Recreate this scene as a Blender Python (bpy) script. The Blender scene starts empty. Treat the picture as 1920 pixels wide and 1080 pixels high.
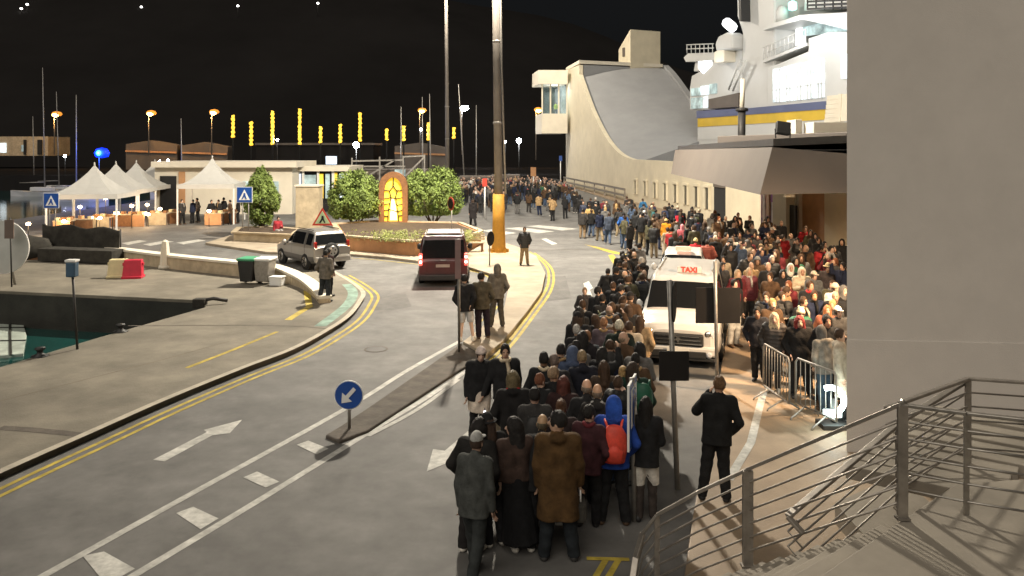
import bpy, bmesh, math, random
import numpy as np
from mathutils import Vector, Matrix
random.seed(7); np.random.seed(7)
sc = bpy.context.scene; col = sc.collection
R = math.radians
# ------------------------------------------------------------------ camera, sky, sun, exposure
F, H, YH = 1450.0, 5.2, 280.0        # focal length in photo pixels, eye height, horizon row
cam = bpy.data.cameras.new('camera'); camo = bpy.data.objects.new('camera', cam); col.objects.link(camo)
camo.location = (0, 0, H); camo.rotation_euler = (R(90), 0, 0)
cam.sensor_width = 36; cam.lens = 36 * F / 1920; cam.shift_y = -(540 - YH) / 1920
cam.clip_start = .1; cam.clip_end = 3000
sc.camera = camo
w = bpy.data.worlds.new('World'); sc.world = w; w.use_nodes = True
nt = w.node_tree; bg = nt.nodes['Background']
sky = nt.nodes.new('ShaderNodeTexSky'); sky.sky_type = 'NISHITA'; sky.sun_disc = False
sky.sun_elevation = R(45); sky.sun_rotation = R(206); sky.air_density = 1; sky.dust_density = 5
hs = nt.nodes.new('ShaderNodeHueSaturation'); hs.inputs['Saturation'].default_value = .25
nt.links.new(sky.outputs[0], hs.inputs['Color']); nt.links.new(hs.outputs[0], bg.inputs['Color'])
bg.inputs['Strength'].default_value = .0010
sun = bpy.data.lights.new('sun', 'SUN'); sun.energy = .72; sun.angle = R(60); sun.color = (1, .91, .78)
suno = bpy.data.objects.new('sun', sun); col.objects.link(suno)
suno.rotation_euler = Vector((-.42, -.85, .95)).to_track_quat('Z', 'Y').to_euler()
sc.view_settings.view_transform = 'Standard'; sc.view_settings.look = 'None'
sc.view_settings.exposure = 1.15; sc.view_settings.gamma = 1
try:
    sc.cycles.use_denoising = True; sc.cycles.sample_clamp_indirect = 2.5; sc.cycles.max_bounces = 6
    sc.cycles.caustics_reflective = False; sc.cycles.caustics_refractive = False
except Exception: pass

# ------------------------------------------------------------------ helpers
def G(px, py, z=0.0):                 # a photo pixel on the level z -> the place there
    D = F * (H - z) / (py - YH)
    return Vector(((px - 960) / F * D, D, z))
def P(px, py, D):                     # a photo pixel at distance D
    return Vector(((px - 960) / F * D, D, H - (py - YH) / F * D))
def onplane(px, py, O, n):            # a photo pixel on a vertical plane
    d = Vector(((px - 960) / F, 1, -(py - YH) / F)); c = Vector((0, 0, H))
    return c + d * ((O - c).dot(n) / d.dot(n))

class MB:
    def __init__(s): s.v, s.f, s.m, s.s = [], [], [], []
    def add(s, vs, fs, m=0, smooth=False):
        b = len(s.v); s.v += [tuple(x) for x in vs]; s.f += [tuple(i + b for i in f) for f in fs]
        s.m += [m] * len(fs); s.s += [smooth] * len(fs); return s
    def box(s, c, d, m=0, rz=0, M=None):
        vs = [Vector((x * d[0] / 2, y * d[1] / 2, z * d[2] / 2)) for z in (-1, 1) for y in (-1, 1) for x in (-1, 1)]
        if rz: M = Matrix.Rotation(rz, 3, 'Z')
        if M: vs = [M @ v for v in vs]
        return s.add([v + Vector(c) for v in vs], [(0,2,3,1),(4,5,7,6),(0,1,5,4),(2,6,7,3),(0,4,6,2),(1,3,7,5)], m)
    def tube(s, pts, r, n=8, m=0, smooth=True, cap=True):
        pts = [Vector(p) for p in pts]; k = len(pts)
        rs = r if isinstance(r, (list, tuple)) else [r] * k
        vs, fs = [], []; up = None
        for i, p in enumerate(pts):
            t = (pts[min(i + 1, k - 1)] - pts[max(i - 1, 0)])
            t = t.normalized() if t.length > 1e-9 else Vector((0, 0, 1))
            if up is None: up = Vector((0, 0, 1)) if abs(t.z) < .9 else Vector((1, 0, 0))
            a = t.cross(up).normalized(); b = a.cross(t).normalized(); up = b
            vs += [p + (a * math.cos(q) + b * math.sin(q)) * rs[i] for q in (2 * math.pi * j / n + math.pi / n for j in range(n))]
        for i in range(k - 1):
            fs += [(i * n + j, i * n + (j + 1) % n, (i + 1) * n + (j + 1) % n, (i + 1) * n + j) for j in range(n)]
        if cap: fs += [tuple(range(n)), tuple((k - 1) * n + j for j in range(n))]
        return s.add(vs, fs, m, smooth)
    def bar(s, a, b, wd, ht, m=0):    # rectangular bar from a to b (ht along z)
        a, b = Vector(a), Vector(b); t = (b - a).normalized()
        x = t.cross(Vector((0, 0, 1)));  x = x.normalized() if x.length > 1e-6 else Vector((1, 0, 0))
        z = x.cross(t).normalized()
        vs = [p + x * (i * wd / 2) + z * (j * ht / 2) for p in (a, b) for i, j in ((-1,-1),(1,-1),(1,1),(-1,1))]
        return s.add(vs, [(0,1,2,3),(4,7,6,5),(0,4,5,1),(1,5,6,2),(2,6,7,3),(3,7,4,0)], m)
    def prism(s, poly, z0, z1, m=0, mt=None):
        n = len(poly); vs = [(p[0], p[1], z0) for p in poly] + [(p[0], p[1], z1) for p in poly]
        s.add(vs, [(i, (i + 1) % n, n + (i + 1) % n, n + i) for i in range(n)] + [tuple(range(n))], m)
        b = len(s.v) - 2 * n; s.f.append(tuple(range(b + n, b + 2 * n))); s.m.append(m if mt is None else mt); s.s.append(False)
        return s
    def slab(s, pts, off, m=0):       # planar polygon pushed by a vector
        n = len(pts); off = Vector(off); pts = [Vector(p) for p in pts]
        return s.add(pts + [p + off for p in pts], [(i, (i + 1) % n, n + (i + 1) % n, n + i) for i in range(n)] + [tuple(range(n)), tuple(range(n, 2 * n))], m)
    def lathe(s, prof, c=(0, 0, 0), n=16, m=0, M=None, smooth=True):
        vs, fs = [], []; k = len(prof)
        for r, z in prof:
            vs += [Vector((r * math.cos(2 * math.pi * j / n), r * math.sin(2 * math.pi * j / n), z)) for j in range(n)]
        if M: vs = [M @ v for v in vs]
        for i in range(k - 1):
            fs += [(i * n + j, i * n + (j + 1) % n, (i + 1) * n + (j + 1) % n, (i + 1) * n + j) for j in range(n)]
        fs += [tuple(range(n)), tuple((k - 1) * n + j for j in range(n))]
        return s.add([v + Vector(c) for v in vs], fs, m, smooth)
    def build(s, name, mats, parent=None, world=False, bevel=0, fix=True):
        me = bpy.data.meshes.new(name); me.from_pydata(s.v, [], s.f)
        for q in (mats if isinstance(mats, (list, tuple)) else [mats]): me.materials.append(q)
        me.polygons.foreach_set('material_index', s.m); me.polygons.foreach_set('use_smooth', s.s)
        if fix:
            bm = bmesh.new(); bm.from_mesh(me); bmesh.ops.recalc_face_normals(bm, faces=bm.faces); bm.to_mesh(me); bm.free()
        me.update()
        o = bpy.data.objects.new(name, me); col.objects.link(o)
        if parent:
            o.parent = parent
            if world:
                t = Vector((0, 0, 0)); q = parent
                while q: t += q.location; q = q.parent
                o.location = -t
        if bevel:
            b = o.modifiers.new('Bevel', 'BEVEL'); b.width = bevel; b.segments = 2; b.limit_method = 'ANGLE'
        return o
def tag(o, label, cat, group=None):
    o['label'] = label; o['category'] = cat
    if group: o['group'] = group
    return o
def struct(o, kind='structure'): o['kind'] = kind; return o
def thing(name, label, cat, loc=(0, 0, 0), rz=0, group=None):
    o = bpy.data.objects.new(name, None); col.objects.link(o); o.empty_display_size = .2
    o.location = loc; o.rotation_euler = (0, 0, rz); return tag(o, label, cat, group)
def dup(root, loc, rz=None, label=None):
    r = root.copy(); col.objects.link(r); r.location = loc
    if rz is not None: r.rotation_euler = (0, 0, rz)
    if label: r['label'] = label
    for ch in list(root.children):
        c = ch.copy(); col.objects.link(c); c.parent = r
        for g in list(ch.children):
            d = g.copy(); col.objects.link(d); d.parent = c
    return r
def text(s, size, m, parent, loc, rot, name='lettering', ext=.003, align='CENTER', bold=0):
    cu = bpy.data.curves.new(name, 'FONT'); cu.body = s; cu.size = size; cu.extrude = ext; cu.align_x = align; cu.align_y = 'CENTER'; cu.offset = bold
    cu.materials.append(m); o = bpy.data.objects.new(name, cu); col.objects.link(o); o.parent = parent
    o.location = loc; o.rotation_euler = rot
    me = bpy.data.meshes.new_from_object(o.evaluated_get(bpy.context.evaluated_depsgraph_get())); q = bpy.data.objects.new(name, me); col.objects.link(q)
    q.parent = parent; q.location = loc; q.rotation_euler = rot; bpy.data.objects.remove(o); return q
def lamp(kind, parent, loc, power, color, size=.3, target=None, spot=None, blend=.6, world=False):
    l = bpy.data.lights.new('lamp_light', kind); l.energy = power; l.color = color
    if kind == 'AREA': l.shape = 'DISK'; l.size = size
    else: l.shadow_soft_size = size
    if kind == 'SPOT': l.spot_size = spot; l.spot_blend = blend
    o = bpy.data.objects.new('lamp_light', l); col.objects.link(o); loc = Vector(loc)
    if target is not None: o.rotation_euler = (loc - Vector(target)).to_track_quat('Z', 'Y').to_euler()
    o.parent = parent; o.location = loc - (parent.location if world else Vector((0, 0, 0))); return o

# ------------------------------------------------------------------ materials
def mat(name, c, rough=.7, metal=0, var=.15, scale=3.0, bump=0, bscale=40, emit=None, es=0, objcol=False, world=False, spec=.5, dirt=0, coat=0):
    m = bpy.data.materials.new(name); m.use_nodes = True; n = m.node_tree.nodes; L = m.node_tree.links; b = n['Principled BSDF']
    b.inputs['Roughness'].default_value = rough; b.inputs['Metallic'].default_value = metal
    b.inputs['Specular IOR Level'].default_value = spec
    if coat: b.inputs['Coat Weight'].default_value = coat
    if world: src = n.new('ShaderNodeNewGeometry').outputs['Position']
    else: src = n.new('ShaderNodeTexCoord').outputs['Object']
    if objcol: base = n.new('ShaderNodeObjectInfo').outputs['Color']
    else:
        rgb = n.new('ShaderNodeRGB'); rgb.outputs[0].default_value = (*c, 1); base = rgb.outputs[0]
    def noise(sc_, det=5, rg=.6):
        t = n.new('ShaderNodeTexNoise'); t.inputs['Scale'].default_value = sc_; t.inputs['Detail'].default_value = det
        t.inputs['Roughness'].default_value = rg; L.new(src, t.inputs['Vector']); return t.outputs[0]
    if var:
        mr = n.new('ShaderNodeMapRange'); mr.inputs['From Min'].default_value = .3; mr.inputs['From Max'].default_value = .7
        mr.inputs['To Min'].default_value = 1 - var; mr.inputs['To Max'].default_value = 1 + var
        L.new(noise(scale), mr.inputs['Value'])
        fac = mr.outputs[0]
        if dirt:
            m2 = n.new('ShaderNodeMapRange'); m2.inputs['From Min'].default_value = .42; m2.inputs['From Max'].default_value = .62
            m2.inputs['To Min'].default_value = 1 - dirt; m2.inputs['To Max'].default_value = 1
            L.new(noise(scale * .23, 8, .65), m2.inputs['Value'])
            mu = n.new('ShaderNodeMath'); mu.operation = 'MULTIPLY'; L.new(fac, mu.inputs[0]); L.new(m2.outputs[0], mu.inputs[1]); fac = mu.outputs[0]
        mx = n.new('ShaderNodeVectorMath'); mx.operation = 'SCALE'; L.new(base, mx.inputs[0]); L.new(fac, mx.inputs['Scale']); base = mx.outputs[0]
    L.new(base, b.inputs['Base Color'])
    if bump:
        bp = n.new('ShaderNodeBump'); bp.inputs['Strength'].default_value = bump; bp.inputs['Distance'].default_value = .02
        L.new(noise(bscale, 4), bp.inputs['Height']); L.new(bp.outputs[0], b.inputs['Normal'])
    if emit:
        b.inputs['Emission Color'].default_value = (*emit, 1)
        if var:
            em = n.new('ShaderNodeVectorMath'); em.operation = 'SCALE'; em.inputs[0].default_value = emit; L.new(fac, em.inputs['Scale']); L.new(em.outputs[0], b.inputs['Emission Color'])
        b.inputs['Emission Strength'].default_value = es
        if es < 30: m.cycles.emission_sampling = 'NONE' if es < 4 else 'AUTO'
    return m
M = {}
M['asphalt'] = mat('asphalt', (.165, .160, .152), .72, var=.16, scale=2.3, bump=.5, bscale=120, world=True, dirt=.30)
M['concrete'] = mat('quay_concrete', (.215, .192, .15), .85, var=.16, scale=1.6, bump=.4, bscale=25, world=True, dirt=.33)
M['paving'] = mat('paving', (.40, .335, .25), .85, var=.14, scale=1.5, bump=.3, bscale=30, world=True, dirt=.22)
M['warmpave'] = mat('warm_paving', (.34, .25, .165), .6, var=.16, scale=1.2, bump=.25, bscale=30, world=True, dirt=.25)
M['kerb'] = mat('kerb_stone', (.40, .36, .29), .85, var=.2, scale=4, bump=.3, world=True)
M['median'] = mat('median_dark', (.10, .085, .07), .9, var=.3, scale=3, bump=.6, bscale=15, world=True)
M['white'] = mat('road_white', (.55, .54, .50), .75, var=.22, scale=9, world=True, dirt=.3)
M['yellow'] = mat('road_yellow', (.50, .38, .06), .75, var=.25, scale=8, world=True, dirt=.35)
M['bluegreen'] = mat('faded_green_line', (.22, .33, .27), .8, var=.3, scale=5, world=True, dirt=.3)
M['cream'] = mat('cream_render', (.66, .59, .44), .85, var=.07, scale=.8, bump=.15, bscale=12, world=True, dirt=.1)
M['cream2'] = mat('pale_render', (.74, .68, .56), .85, var=.06, scale=.8, world=True, dirt=.08)
M['roofgrey'] = mat('roof_membrane', (.30, .302, .306), .7, var=.06, scale=.5, world=True, dirt=.1)
M['taupe'] = mat('canopy_taupe', (.125, .104, .088), .75, var=.08, scale=.7, world=True, dirt=.1)
M['darkmet'] = mat('dark_metal', (.045, .042, .04), .55, metal=.4, var=.2)
M['steel'] = mat('brushed_steel', (.38, .355, .32), .42, metal=.85, var=.2, scale=12, dirt=.2)
M['bronze'] = mat('bronze_rail', (.33, .30, .265), .42, metal=.65, var=.25, scale=6)
M['pole'] = mat('mast_grey', (.27, .24, .21), .6, metal=.3, var=.12, scale=2)
M['ochre'] = mat('mast_ochre', (.58, .29, .035), .7, var=.15, scale=5, dirt=.2)
M['pillar'] = mat('wall_plaster', (.64, .60, .55), .9, var=.035, scale=1.7, bump=.25, bscale=60, world=True, dirt=.045)
M['landing'] = mat('landing_stone', (.30, .265, .215), .85, var=.12, scale=2, bump=.15, world=True, dirt=.18)
M['terracotta'] = mat('terracotta_render', (.52, .27, .13), .85, var=.15, scale=2, world=True, dirt=.18)
M['orange'] = mat('orange_wall', (.50, .27, .13), .8, var=.1, scale=2, world=True)
M['stone'] = mat('limestone', (.50, .41, .28), .9, var=.18, scale=3, bump=.4, bscale=20, world=True, dirt=.2)
M['soil'] = mat('soil', (.06, .04, .025), .95, var=.3, bump=.5)
M['leaf'] = mat('leaf', (.165, .225, .055), .6, var=.45, scale=2.2, spec=.3)
M['leaf2'] = mat('flower_leaf', (.20, .22, .06), .6, var=.6, scale=4, spec=.3)
M['bark'] = mat('bark', (.09, .06, .04), .9, var=.3, bump=.5)
M['paintw'] = mat('white_paint', (.60, .59, .565), .35, var=.04, scale=3, coat=.5, dirt=.06)
M['shipw'] = mat('ship_white', (.56, .56, .54), .5, var=.04, scale=.3, world=True, dirt=.08)
M['shipblue'] = mat('ship_blue', (.10, .12, .22), .5, var=.1, scale=.5, world=True)
M['shipyel'] = mat('ship_yellow', (.62, .42, .04), .5, var=.12, scale=.4, world=True, dirt=.15)
M['silver'] = mat('silver_paint', (.44, .42, .39), .32, metal=.55, var=.05, coat=.6)
M['redpaint'] = mat('dark_red_paint', (.055, .008, .009), .28, var=.06, coat=.7)
M['navypaint'] = mat('navy_paint', (.02, .024, .04), .25, var=.05, coat=.8)
M['glass'] = mat('dark_glass', (.012, .013, .014), .06, var=0, spec=.6, coat=.3)
M['rubber'] = mat('tyre_rubber', (.018, .018, .018), .85, var=.2, scale=10)
M['blackpl'] = mat('black_plastic', (.022, .022, .022), .55, var=.15, scale=8)
M['chrome'] = mat('chrome', (.65, .65, .65), .2, metal=1, var=0)
M['alloy'] = mat('alloy', (.42, .41, .39), .35, metal=.8, var=.1)
M['plate'] = mat('number_plate', (.72, .71, .66), .5, var=.05)
M['lens'] = mat('headlamp_lens', (.55, .57, .6), .12, var=.2, scale=20, coat=.5)
M['taillit'] = mat('lit_tail_lamp', (.6, .03, .02), .3, var=0, emit=(1, .10, .07), es=1.2)
M['tailhot'] = mat('tail_lamp_core', (.8, .2, .2), .3, var=0, emit=(1, .55, .5), es=3)
M['tail'] = mat('tail_lamp', (.45, .03, .02), .25, var=.1, coat=.5)
M['amber'] = mat('amber_lens', (.65, .25, .02), .25, var=.1, coat=.5)
M['redtxt'] = mat('red_letters', (.62, .06, .04), .5, var=.05)
M['taxibox'] = mat('taxi_sign_box', (.75, .50, .42), .4, var=.05, emit=(1, .35, .2), es=.5)
M['signblue'] = mat('sign_blue', (.012, .07, .32), .4, var=.06)
M['signwhite'] = mat('sign_white', (.78, .78, .76), .45, var=.04)
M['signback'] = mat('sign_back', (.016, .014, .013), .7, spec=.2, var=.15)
M['signred'] = mat('sign_red', (.55, .05, .03), .45, var=.08)
M['signgreen'] = mat('sign_pale_green', (.45, .58, .35), .45, var=.08)
M['galv'] = mat('galvanised', (.34, .32, .29), .5, metal=.6, var=.2, scale=10)
M['tent'] = mat('tent_canvas', (.55, .54, .51), .7, var=.05, scale=2, dirt=.08)
M['net'] = mat('black_net', (.035, .032, .026), .95, var=.45, scale=3, bump=.6, bscale=60)
M['skin'] = mat('skin', (.5, .33, .24), .55, var=.06, scale=14, objcol=True)
M['eye'] = mat('eye_dark', (.03, .022, .018), .3, var=0)
M['lip'] = mat('lip', (.32, .13, .11), .5, var=0)
M['cloth'] = mat('cloth', (.1, .1, .1), .9, var=.4, scale=7, bump=.5, bscale=45, objcol=True, spec=.25)
M['puffer'] = mat('quilted_cloth', (.1, .1, .1), .6, var=.2, scale=8, bump=.35, bscale=30, objcol=True, spec=.4)
M['hair'] = mat('hair', (.1, .1, .1), .6, var=.4, scale=30, bump=.7, bscale=90, objcol=True, spec=.35)
M['shoe'] = mat('shoe', (.1, .1, .1), .6, var=.2, scale=12, objcol=True)
def emis(name, c, s): return mat(name, c, .5, var=0, emit=c, es=s)
M['sodium'] = emis('sodium_light', (1, .50, .14), 9)
M['coldlight'] = emis('cold_light', (.9, .95, 1), 60)
M['bluelight'] = emis('blue_beacon', (.02, .11, 1), 7)
M['ledyel'] = mat('led_yellow', (.9, .6, .1), .5, var=.5, scale=2.2, emit=(1, .56, .04), es=.75)
M['warmbulb'] = emis('warm_bulb', (1, .72, .42), 22)
M['decklight'] = mat('deck_light', (.9, .9, .9), .4, var=.35, scale=.9, emit=(.96, .98, 1), es=1.1)
M['shipwin'] = mat('ship_window', (.5, .6, .65), .3, var=.6, scale=1.1, emit=(.80, .93, 1), es=.55)
M['shipwin2'] = mat('ship_window_dim', (.3, .4, .4), .3, var=.7, scale=.9, emit=(.62, .78, .80), es=.15)
M['stained'] = mat('stained_glass', (1, .72, .10), .4, var=.35, scale=2.5, emit=(1, .60, .03), es=.27)
M['stainedw'] = mat('stained_glass_white', (1, .9, .6), .4, var=.1, emit=(1, .88, .5), es=.75)
M['screen'] = mat('lit_screen', (.6, .75, 1), .3, var=.5, scale=1.5, emit=(.65, .8, 1), es=.5)
M['dark'] = mat('dark_void', (.015, .015, .015), .9, var=.2)
M['hill'] = mat('hill_scrub', (.021, .0195, .019), 1, var=.18, scale=.02, world=True, spec=0)
M['wood'] = mat('wood_frame', (.20, .09, .035), .7, var=.3, scale=6)
M['bluemeter'] = mat('blue_grey_box', (.05, .10, .16), .5, var=.1)
M['redplastic'] = mat('red_plastic', (.55, .02, .05), .5, var=.12, scale=4)
M['creamplastic'] = mat('cream_plastic', (.66, .56, .32), .5, var=.1, scale=4)
M['greenplastic'] = mat('green_plastic', (.06, .30, .16), .5, var=.12, scale=4)
# ================================================================== THE SETTING
M['darkwall'] = mat('dark_quay_wall', (.022, .021, .017), .6, var=.4, scale=1.5, bump=.5, bscale=12, world=True)  # basin sides drawn far darker than the quay top
M['patch'] = mat('tar_patch', (.142, .137, .13), .85, var=.15, scale=4, bump=.4, bscale=70, world=True, dirt=.2); M['joint'] = mat('slab_joint', (.15, .125, .09), .9, var=.3, world=True)
# ground: one sheet that stops at the harbour basin, water beyond
b = MB(); b.prism([(-8.5, 8), (-13, -12), (70, -12), (70, 128), (-37, 128), (-37, 48), (-34, 46), (-34, 33), (-8.5, 33)], -.6, 0)
struct(b.build('ground', M['asphalt']))
wm = mat('harbour_water', (.008, .05, .045), .06, var=.2, scale=.6, bump=.32, bscale=2.2, world=True, spec=.6)
b = MB(); b.add([(-500, -20, -1.15), (400, -20, -1.15), (400, 420, -1.15), (-500, 420, -1.15)], [(0, 1, 2, 3)])
struct(b.build('water', wm))
def smooth_px(pts, n=5):              # Catmull-Rom through pixel points
    out = []; k = len(pts)
    for i in range(k - 1):
        p0, p1, p2, p3 = (Vector(pts[max(0, min(k - 1, j))]) for j in (i - 1, i, i + 1, i + 2))
        for t in range(n):
            t /= n
            out.append(.5 * ((2 * p1) + (p2 - p0) * t + (2 * p0 - 5 * p1 + 4 * p2 - p3) * t * t + (3 * p1 - p0 - 3 * p2 + p3) * t ** 3))
    return out + [Vector(pts[-1])]
kerbL_px = [(620, 506), (652, 524), (672, 538), (681, 549), (677, 561), (655, 590), (616, 617), (545, 655), (450, 691), (300, 752), (155, 816), (0, 884), (-420, 1075)]
kerbL = [G(p[0], p[1], .13) for p in smooth_px(kerbL_px)]
edge_near = [Vector((-19.5, -6, 0)), G(0, 688, .13), G(180, 634, .13), G(385, 576, .13), G(380, 563, .13)]
quay = edge_near + [G(20, 546, .13), Vector((-34.5, 30.8, 0)), Vector((-34.5, 44, 0)), G(60, 487, .13), G(225, 489, .13), G(460, 508, .13), G(545, 513, .13)] + kerbL
b = MB(); b.prism(quay, -4, .13); struct(b.build('quay', M['concrete'], bevel=.02))
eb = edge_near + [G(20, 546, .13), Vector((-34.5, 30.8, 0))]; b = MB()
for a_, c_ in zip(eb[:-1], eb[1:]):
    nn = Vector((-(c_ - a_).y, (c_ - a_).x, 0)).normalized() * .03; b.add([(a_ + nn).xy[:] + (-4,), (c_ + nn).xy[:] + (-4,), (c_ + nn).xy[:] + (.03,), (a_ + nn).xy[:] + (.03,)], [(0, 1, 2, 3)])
struct(b.build('basin_wall', M['darkwall']))
def strip(pl, wd, z, closed=False):   # flat ribbon along ground points
    b = MB(); vs = []
    for i, p in enumerate(pl):
        t = (pl[min(i + 1, len(pl) - 1)] - pl[max(i - 1, 0)]); t.z = 0; t.normalize(); nn = Vector((-t.y, t.x, 0))
        vs += [Vector((p.x, p.y, z)) - nn * wd / 2, Vector((p.x, p.y, z)) + nn * wd / 2]
    b.add(vs, [(2 * i, 2 * i + 1, 2 * i + 3, 2 * i + 2) for i in range(len(pl) - 1)]); return b
def offset(pl, d):
    out = []
    for i, p in enumerate(pl):
        t = (pl[min(i + 1, len(pl) - 1)] - pl[max(i - 1, 0)]); t.z = 0; t.normalize(); out.append(p + Vector((-t.y, t.x, 0)) * d)
    return out
# pale kerb line along the quay, with joints
kl = strip(offset(kerbL, -.0), .16, .135); kb = kl.build('kerb', M['kerb']); struct(kb)
road_marks = []
def mark(pl, wd, m='white', z=.005, name='road_line'): o = strip(pl, wd, z).build(name, M[m]); struct(o); return o
for d in (.30, .52): mark(offset(kerbL[2:], -d if (offset(kerbL, 1)[20] - kerbL[20]).x < 0 else d), .09, 'yellow', name='yellow_line')
# islands
isl_px = [(385, 455), (500, 472), (660, 476), (720, 481), (875, 499), (930, 516), (953, 541), (945, 575), (900, 615), (868, 640), (912, 664), (942, 640), (985, 588), (1016, 546), (1023, 512), (1006, 480), (975, 464), (905, 441), (860, 425), (520, 425), (440, 438)]
isl = [G(*p, .13) for p in isl_px]
b = MB(); b.prism(isl, -.1, .13); struct(b.build('island_pavement', M['paving'], bevel=.02))
med = [G(*p, .06) for p in [(866, 642), (800, 688), (700, 757), (640, 797), (610, 815), (636, 826), (690, 806), (790, 740), (860, 694), (910, 666)]]
b = MB(); b.prism(med, -.1, .06); struct(b.build('median_strip', M['median'], bevel=.03))
for ofs in (0, 9): mark([G(p[0] + ofs, p[1] + ofs * .25) for p in smooth_px([(993, 472), (1020, 494), (1029, 515), (1023, 545), (992, 590), (950, 645), (905, 690)], 4)], .10, 'yellow', name='yellow_line')
mark([G(*p) for p in smooth_px([(560, 478), (660, 484), (720, 489), (875, 507), (922, 523), (940, 543), (936, 572), (892, 610)], 4)], .08, 'yellow', name='yellow_line')
mark([G(*p) for p in smooth_px([(60, 1092), (330, 942), (640, 771), (760, 697), (862, 640)], 6)], .13)
mark([G(*p) for p in smooth_px([(225, 1095), (470, 948), (690, 812), (790, 752), (880, 692), (930, 655)], 6)], .13)
mark([G(*p) for p in smooth_px([(690, 818), (780, 770), (860, 712)], 6)], .10, z=.009)
for q in ([(155, 1042), (195, 1034), (253, 1066), (225, 1082), (190, 1085)], [(330, 962), (362, 950), (410, 972), (376, 992)], [(456, 895), (482, 884), (524, 903), (498, 914)], [(556, 834), (578, 826), (616, 841), (594, 852)]):
    b = MB(); b.add([G(*p, .006) for p in q], [tuple(range(len(q)))]); struct(b.build('road_block_marking', M['white']))
def flat(q, m, name, z=.006):
    b = MB(); b.add([G(p[0], p[1], z) for p in q], [tuple(range(len(q)))]); return struct(b.build(name, M[m]))
flat([(287, 862), (309, 865), (398, 816), (431, 812), (454, 787), (382, 806), (388, 810)], 'white', 'road_arrow')
flat([(800, 884), (812, 842), (834, 845), (880, 806), (884, 830), (852, 853), (862, 858)], 'white', 'road_arrow')
flat([(1094, 531), (1104, 527), (1112, 540), (1106, 543), (1112, 560), (1098, 551)], 'white', 'road_arrow')
for q in ([(945, 428), (975, 426), (1040, 434), (1010, 437)], [(985, 424), (1010, 422), (1085, 429), (1055, 432)], [(1015, 448), (1024, 447), (1045, 457), (1035, 459)], [(900, 432), (925, 430), (968, 437), (945, 440)], [(228, 456), (262, 450), (276, 452), (240, 459)], [(268, 458), (310, 451), (326, 453), (282, 461)], [(330, 455), (372, 449), (386, 451), (344, 458)]):
    flat(q, 'white', 'crossing_stripe')
for q in ([(1095, 458), (1120, 463), (1180, 478), (1150, 476)], [(1140, 478), (1150, 477), (1168, 500), (1154, 502)]): flat(q, 'yellow', 'yellow_line')
# tar joints, dark lines and faded lines on the quay and road
mark([G(p[0], p[1], .13) for p in [(240, 611), (480, 610), (560, 612), (616, 617)]], .07, 'median', .1345, 'dark_line')
mark([G(p[0], p[1], .13) for p in [(0, 802), (60, 806), (120, 812), (155, 816)]], .2, 'median', .1345, 'dark_line')  # broad dark band along the quay up to the kerb
mark([G(p[0], p[1], .13) for p in smooth_px([(600, 612), (648, 575), (662, 550), (650, 533)], 4)], .35, 'bluegreen', .1345, 'faded_line')
mark([G(p[0], p[1], .13) for p in [(540, 600), (580, 575), (575, 545)]], .22, 'yellow', .1345, 'faded_line')
mark([G(p[0], p[1], .13) for p in [(350, 690), (440, 655), (520, 622)]], .12, 'yellow', .1345, 'faded_line')
mark([G(p[0], p[1]) for p in [(960, 471), (1030, 469), (1100, 467), (1180, 468)]], .09, 'median', .005, 'dark_line')
for q in ([(1010, 520), (1060, 517), (1072, 560), (1018, 566)], [(690, 560), (760, 548), (772, 575), (700, 590)]):
    flat(q, 'patch', 'tar_patch', .003)
for u, v in ((705, 655),):
    c0_ = G(u, v); b = MB(); b.lathe([(.001, .002), (.26, .002), (.26, .007), (.001, .007)], c0_, 20, smooth=False); struct(b.build('manhole_cover', M['darkmet']))
    b = MB(); b.lathe([(.26, .001), (.31, .001), (.31, .005), (.26, .005)], c0_, 20, smooth=False); struct(b.build('manhole_rim', M['median']))
for pts in ([(0, 752), (120, 722), (300, 676), (430, 640)], [(60, 512), (200, 523), (350, 538), (420, 545)]):
    mark([G(p[0], p[1], .13) for p in pts], .03, 'joint', .1335, 'slab_joint')
# right hand pavement in front of the terminal, warm paving
pv = [G(*p, .12) for p in [(1282, 1085), (1300, 960), (1330, 800), (1352, 690), (1366, 600), (1352, 520), (1345, 470), (1330, 440), (1240, 405), (1150, 375)]]
pv = pv + [Vector((7.6, 112, 0)), Vector((40, 112, 0)), Vector((40, -6, 0)), Vector((1.6, -6, 0))]
b = MB(); b.prism(pv, -.1, .12); struct(b.build('pavement', M['warmpave'], bevel=.02))
mark([G(p[0], p[1], .12) for p in [(1366, 900), (1408, 830), (1425, 760), (1432, 735)]], .14, 'white', .1245, 'pavement_line')
for ofs in (0, 24): mark([G(p[0] + ofs, p[1]) for p in [(1115, 1085), (1136, 1050)]], .08, 'yellow', name='yellow_line')
mark([G(p[0], p[1]) for p in [(1100, 1048), (1180, 1050)]], .08, 'yellow', .009, name='yellow_line')
# far shore
def hillz(x, y):
    r = max(0, min(1, (y - 190) / 190)); e = 1 / (1 + math.exp((x - 40) / 55.0))
    return -2 + r ** 1.3 * (26 + 74 * e) + 3 * math.sin(x * .05) * math.sin(y * .07) * r
nx, ny = 60, 16; b = MB(); X = [-520 + i * 1000 / nx for i in range(nx + 1)]; Y = [172 + j * 330 / ny for j in range(ny + 1)]
b.add([(x, y, hillz(x, y)) for y in Y for x in X], [(j * (nx + 1) + i, j * (nx + 1) + i + 1, (j + 1) * (nx + 1) + i + 1, (j + 1) * (nx + 1) + i) for j in range(ny) for i in range(nx)], smooth=True)
struct(b.build('hill', M['hill']))
b = MB(); b.prism([(-130, 120), (-20, 116), (40, 122), (60, 172), (-260, 180), (-200, 118)], -4, 1.2); struct(b.build('far_quay', M['hill']))

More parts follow.
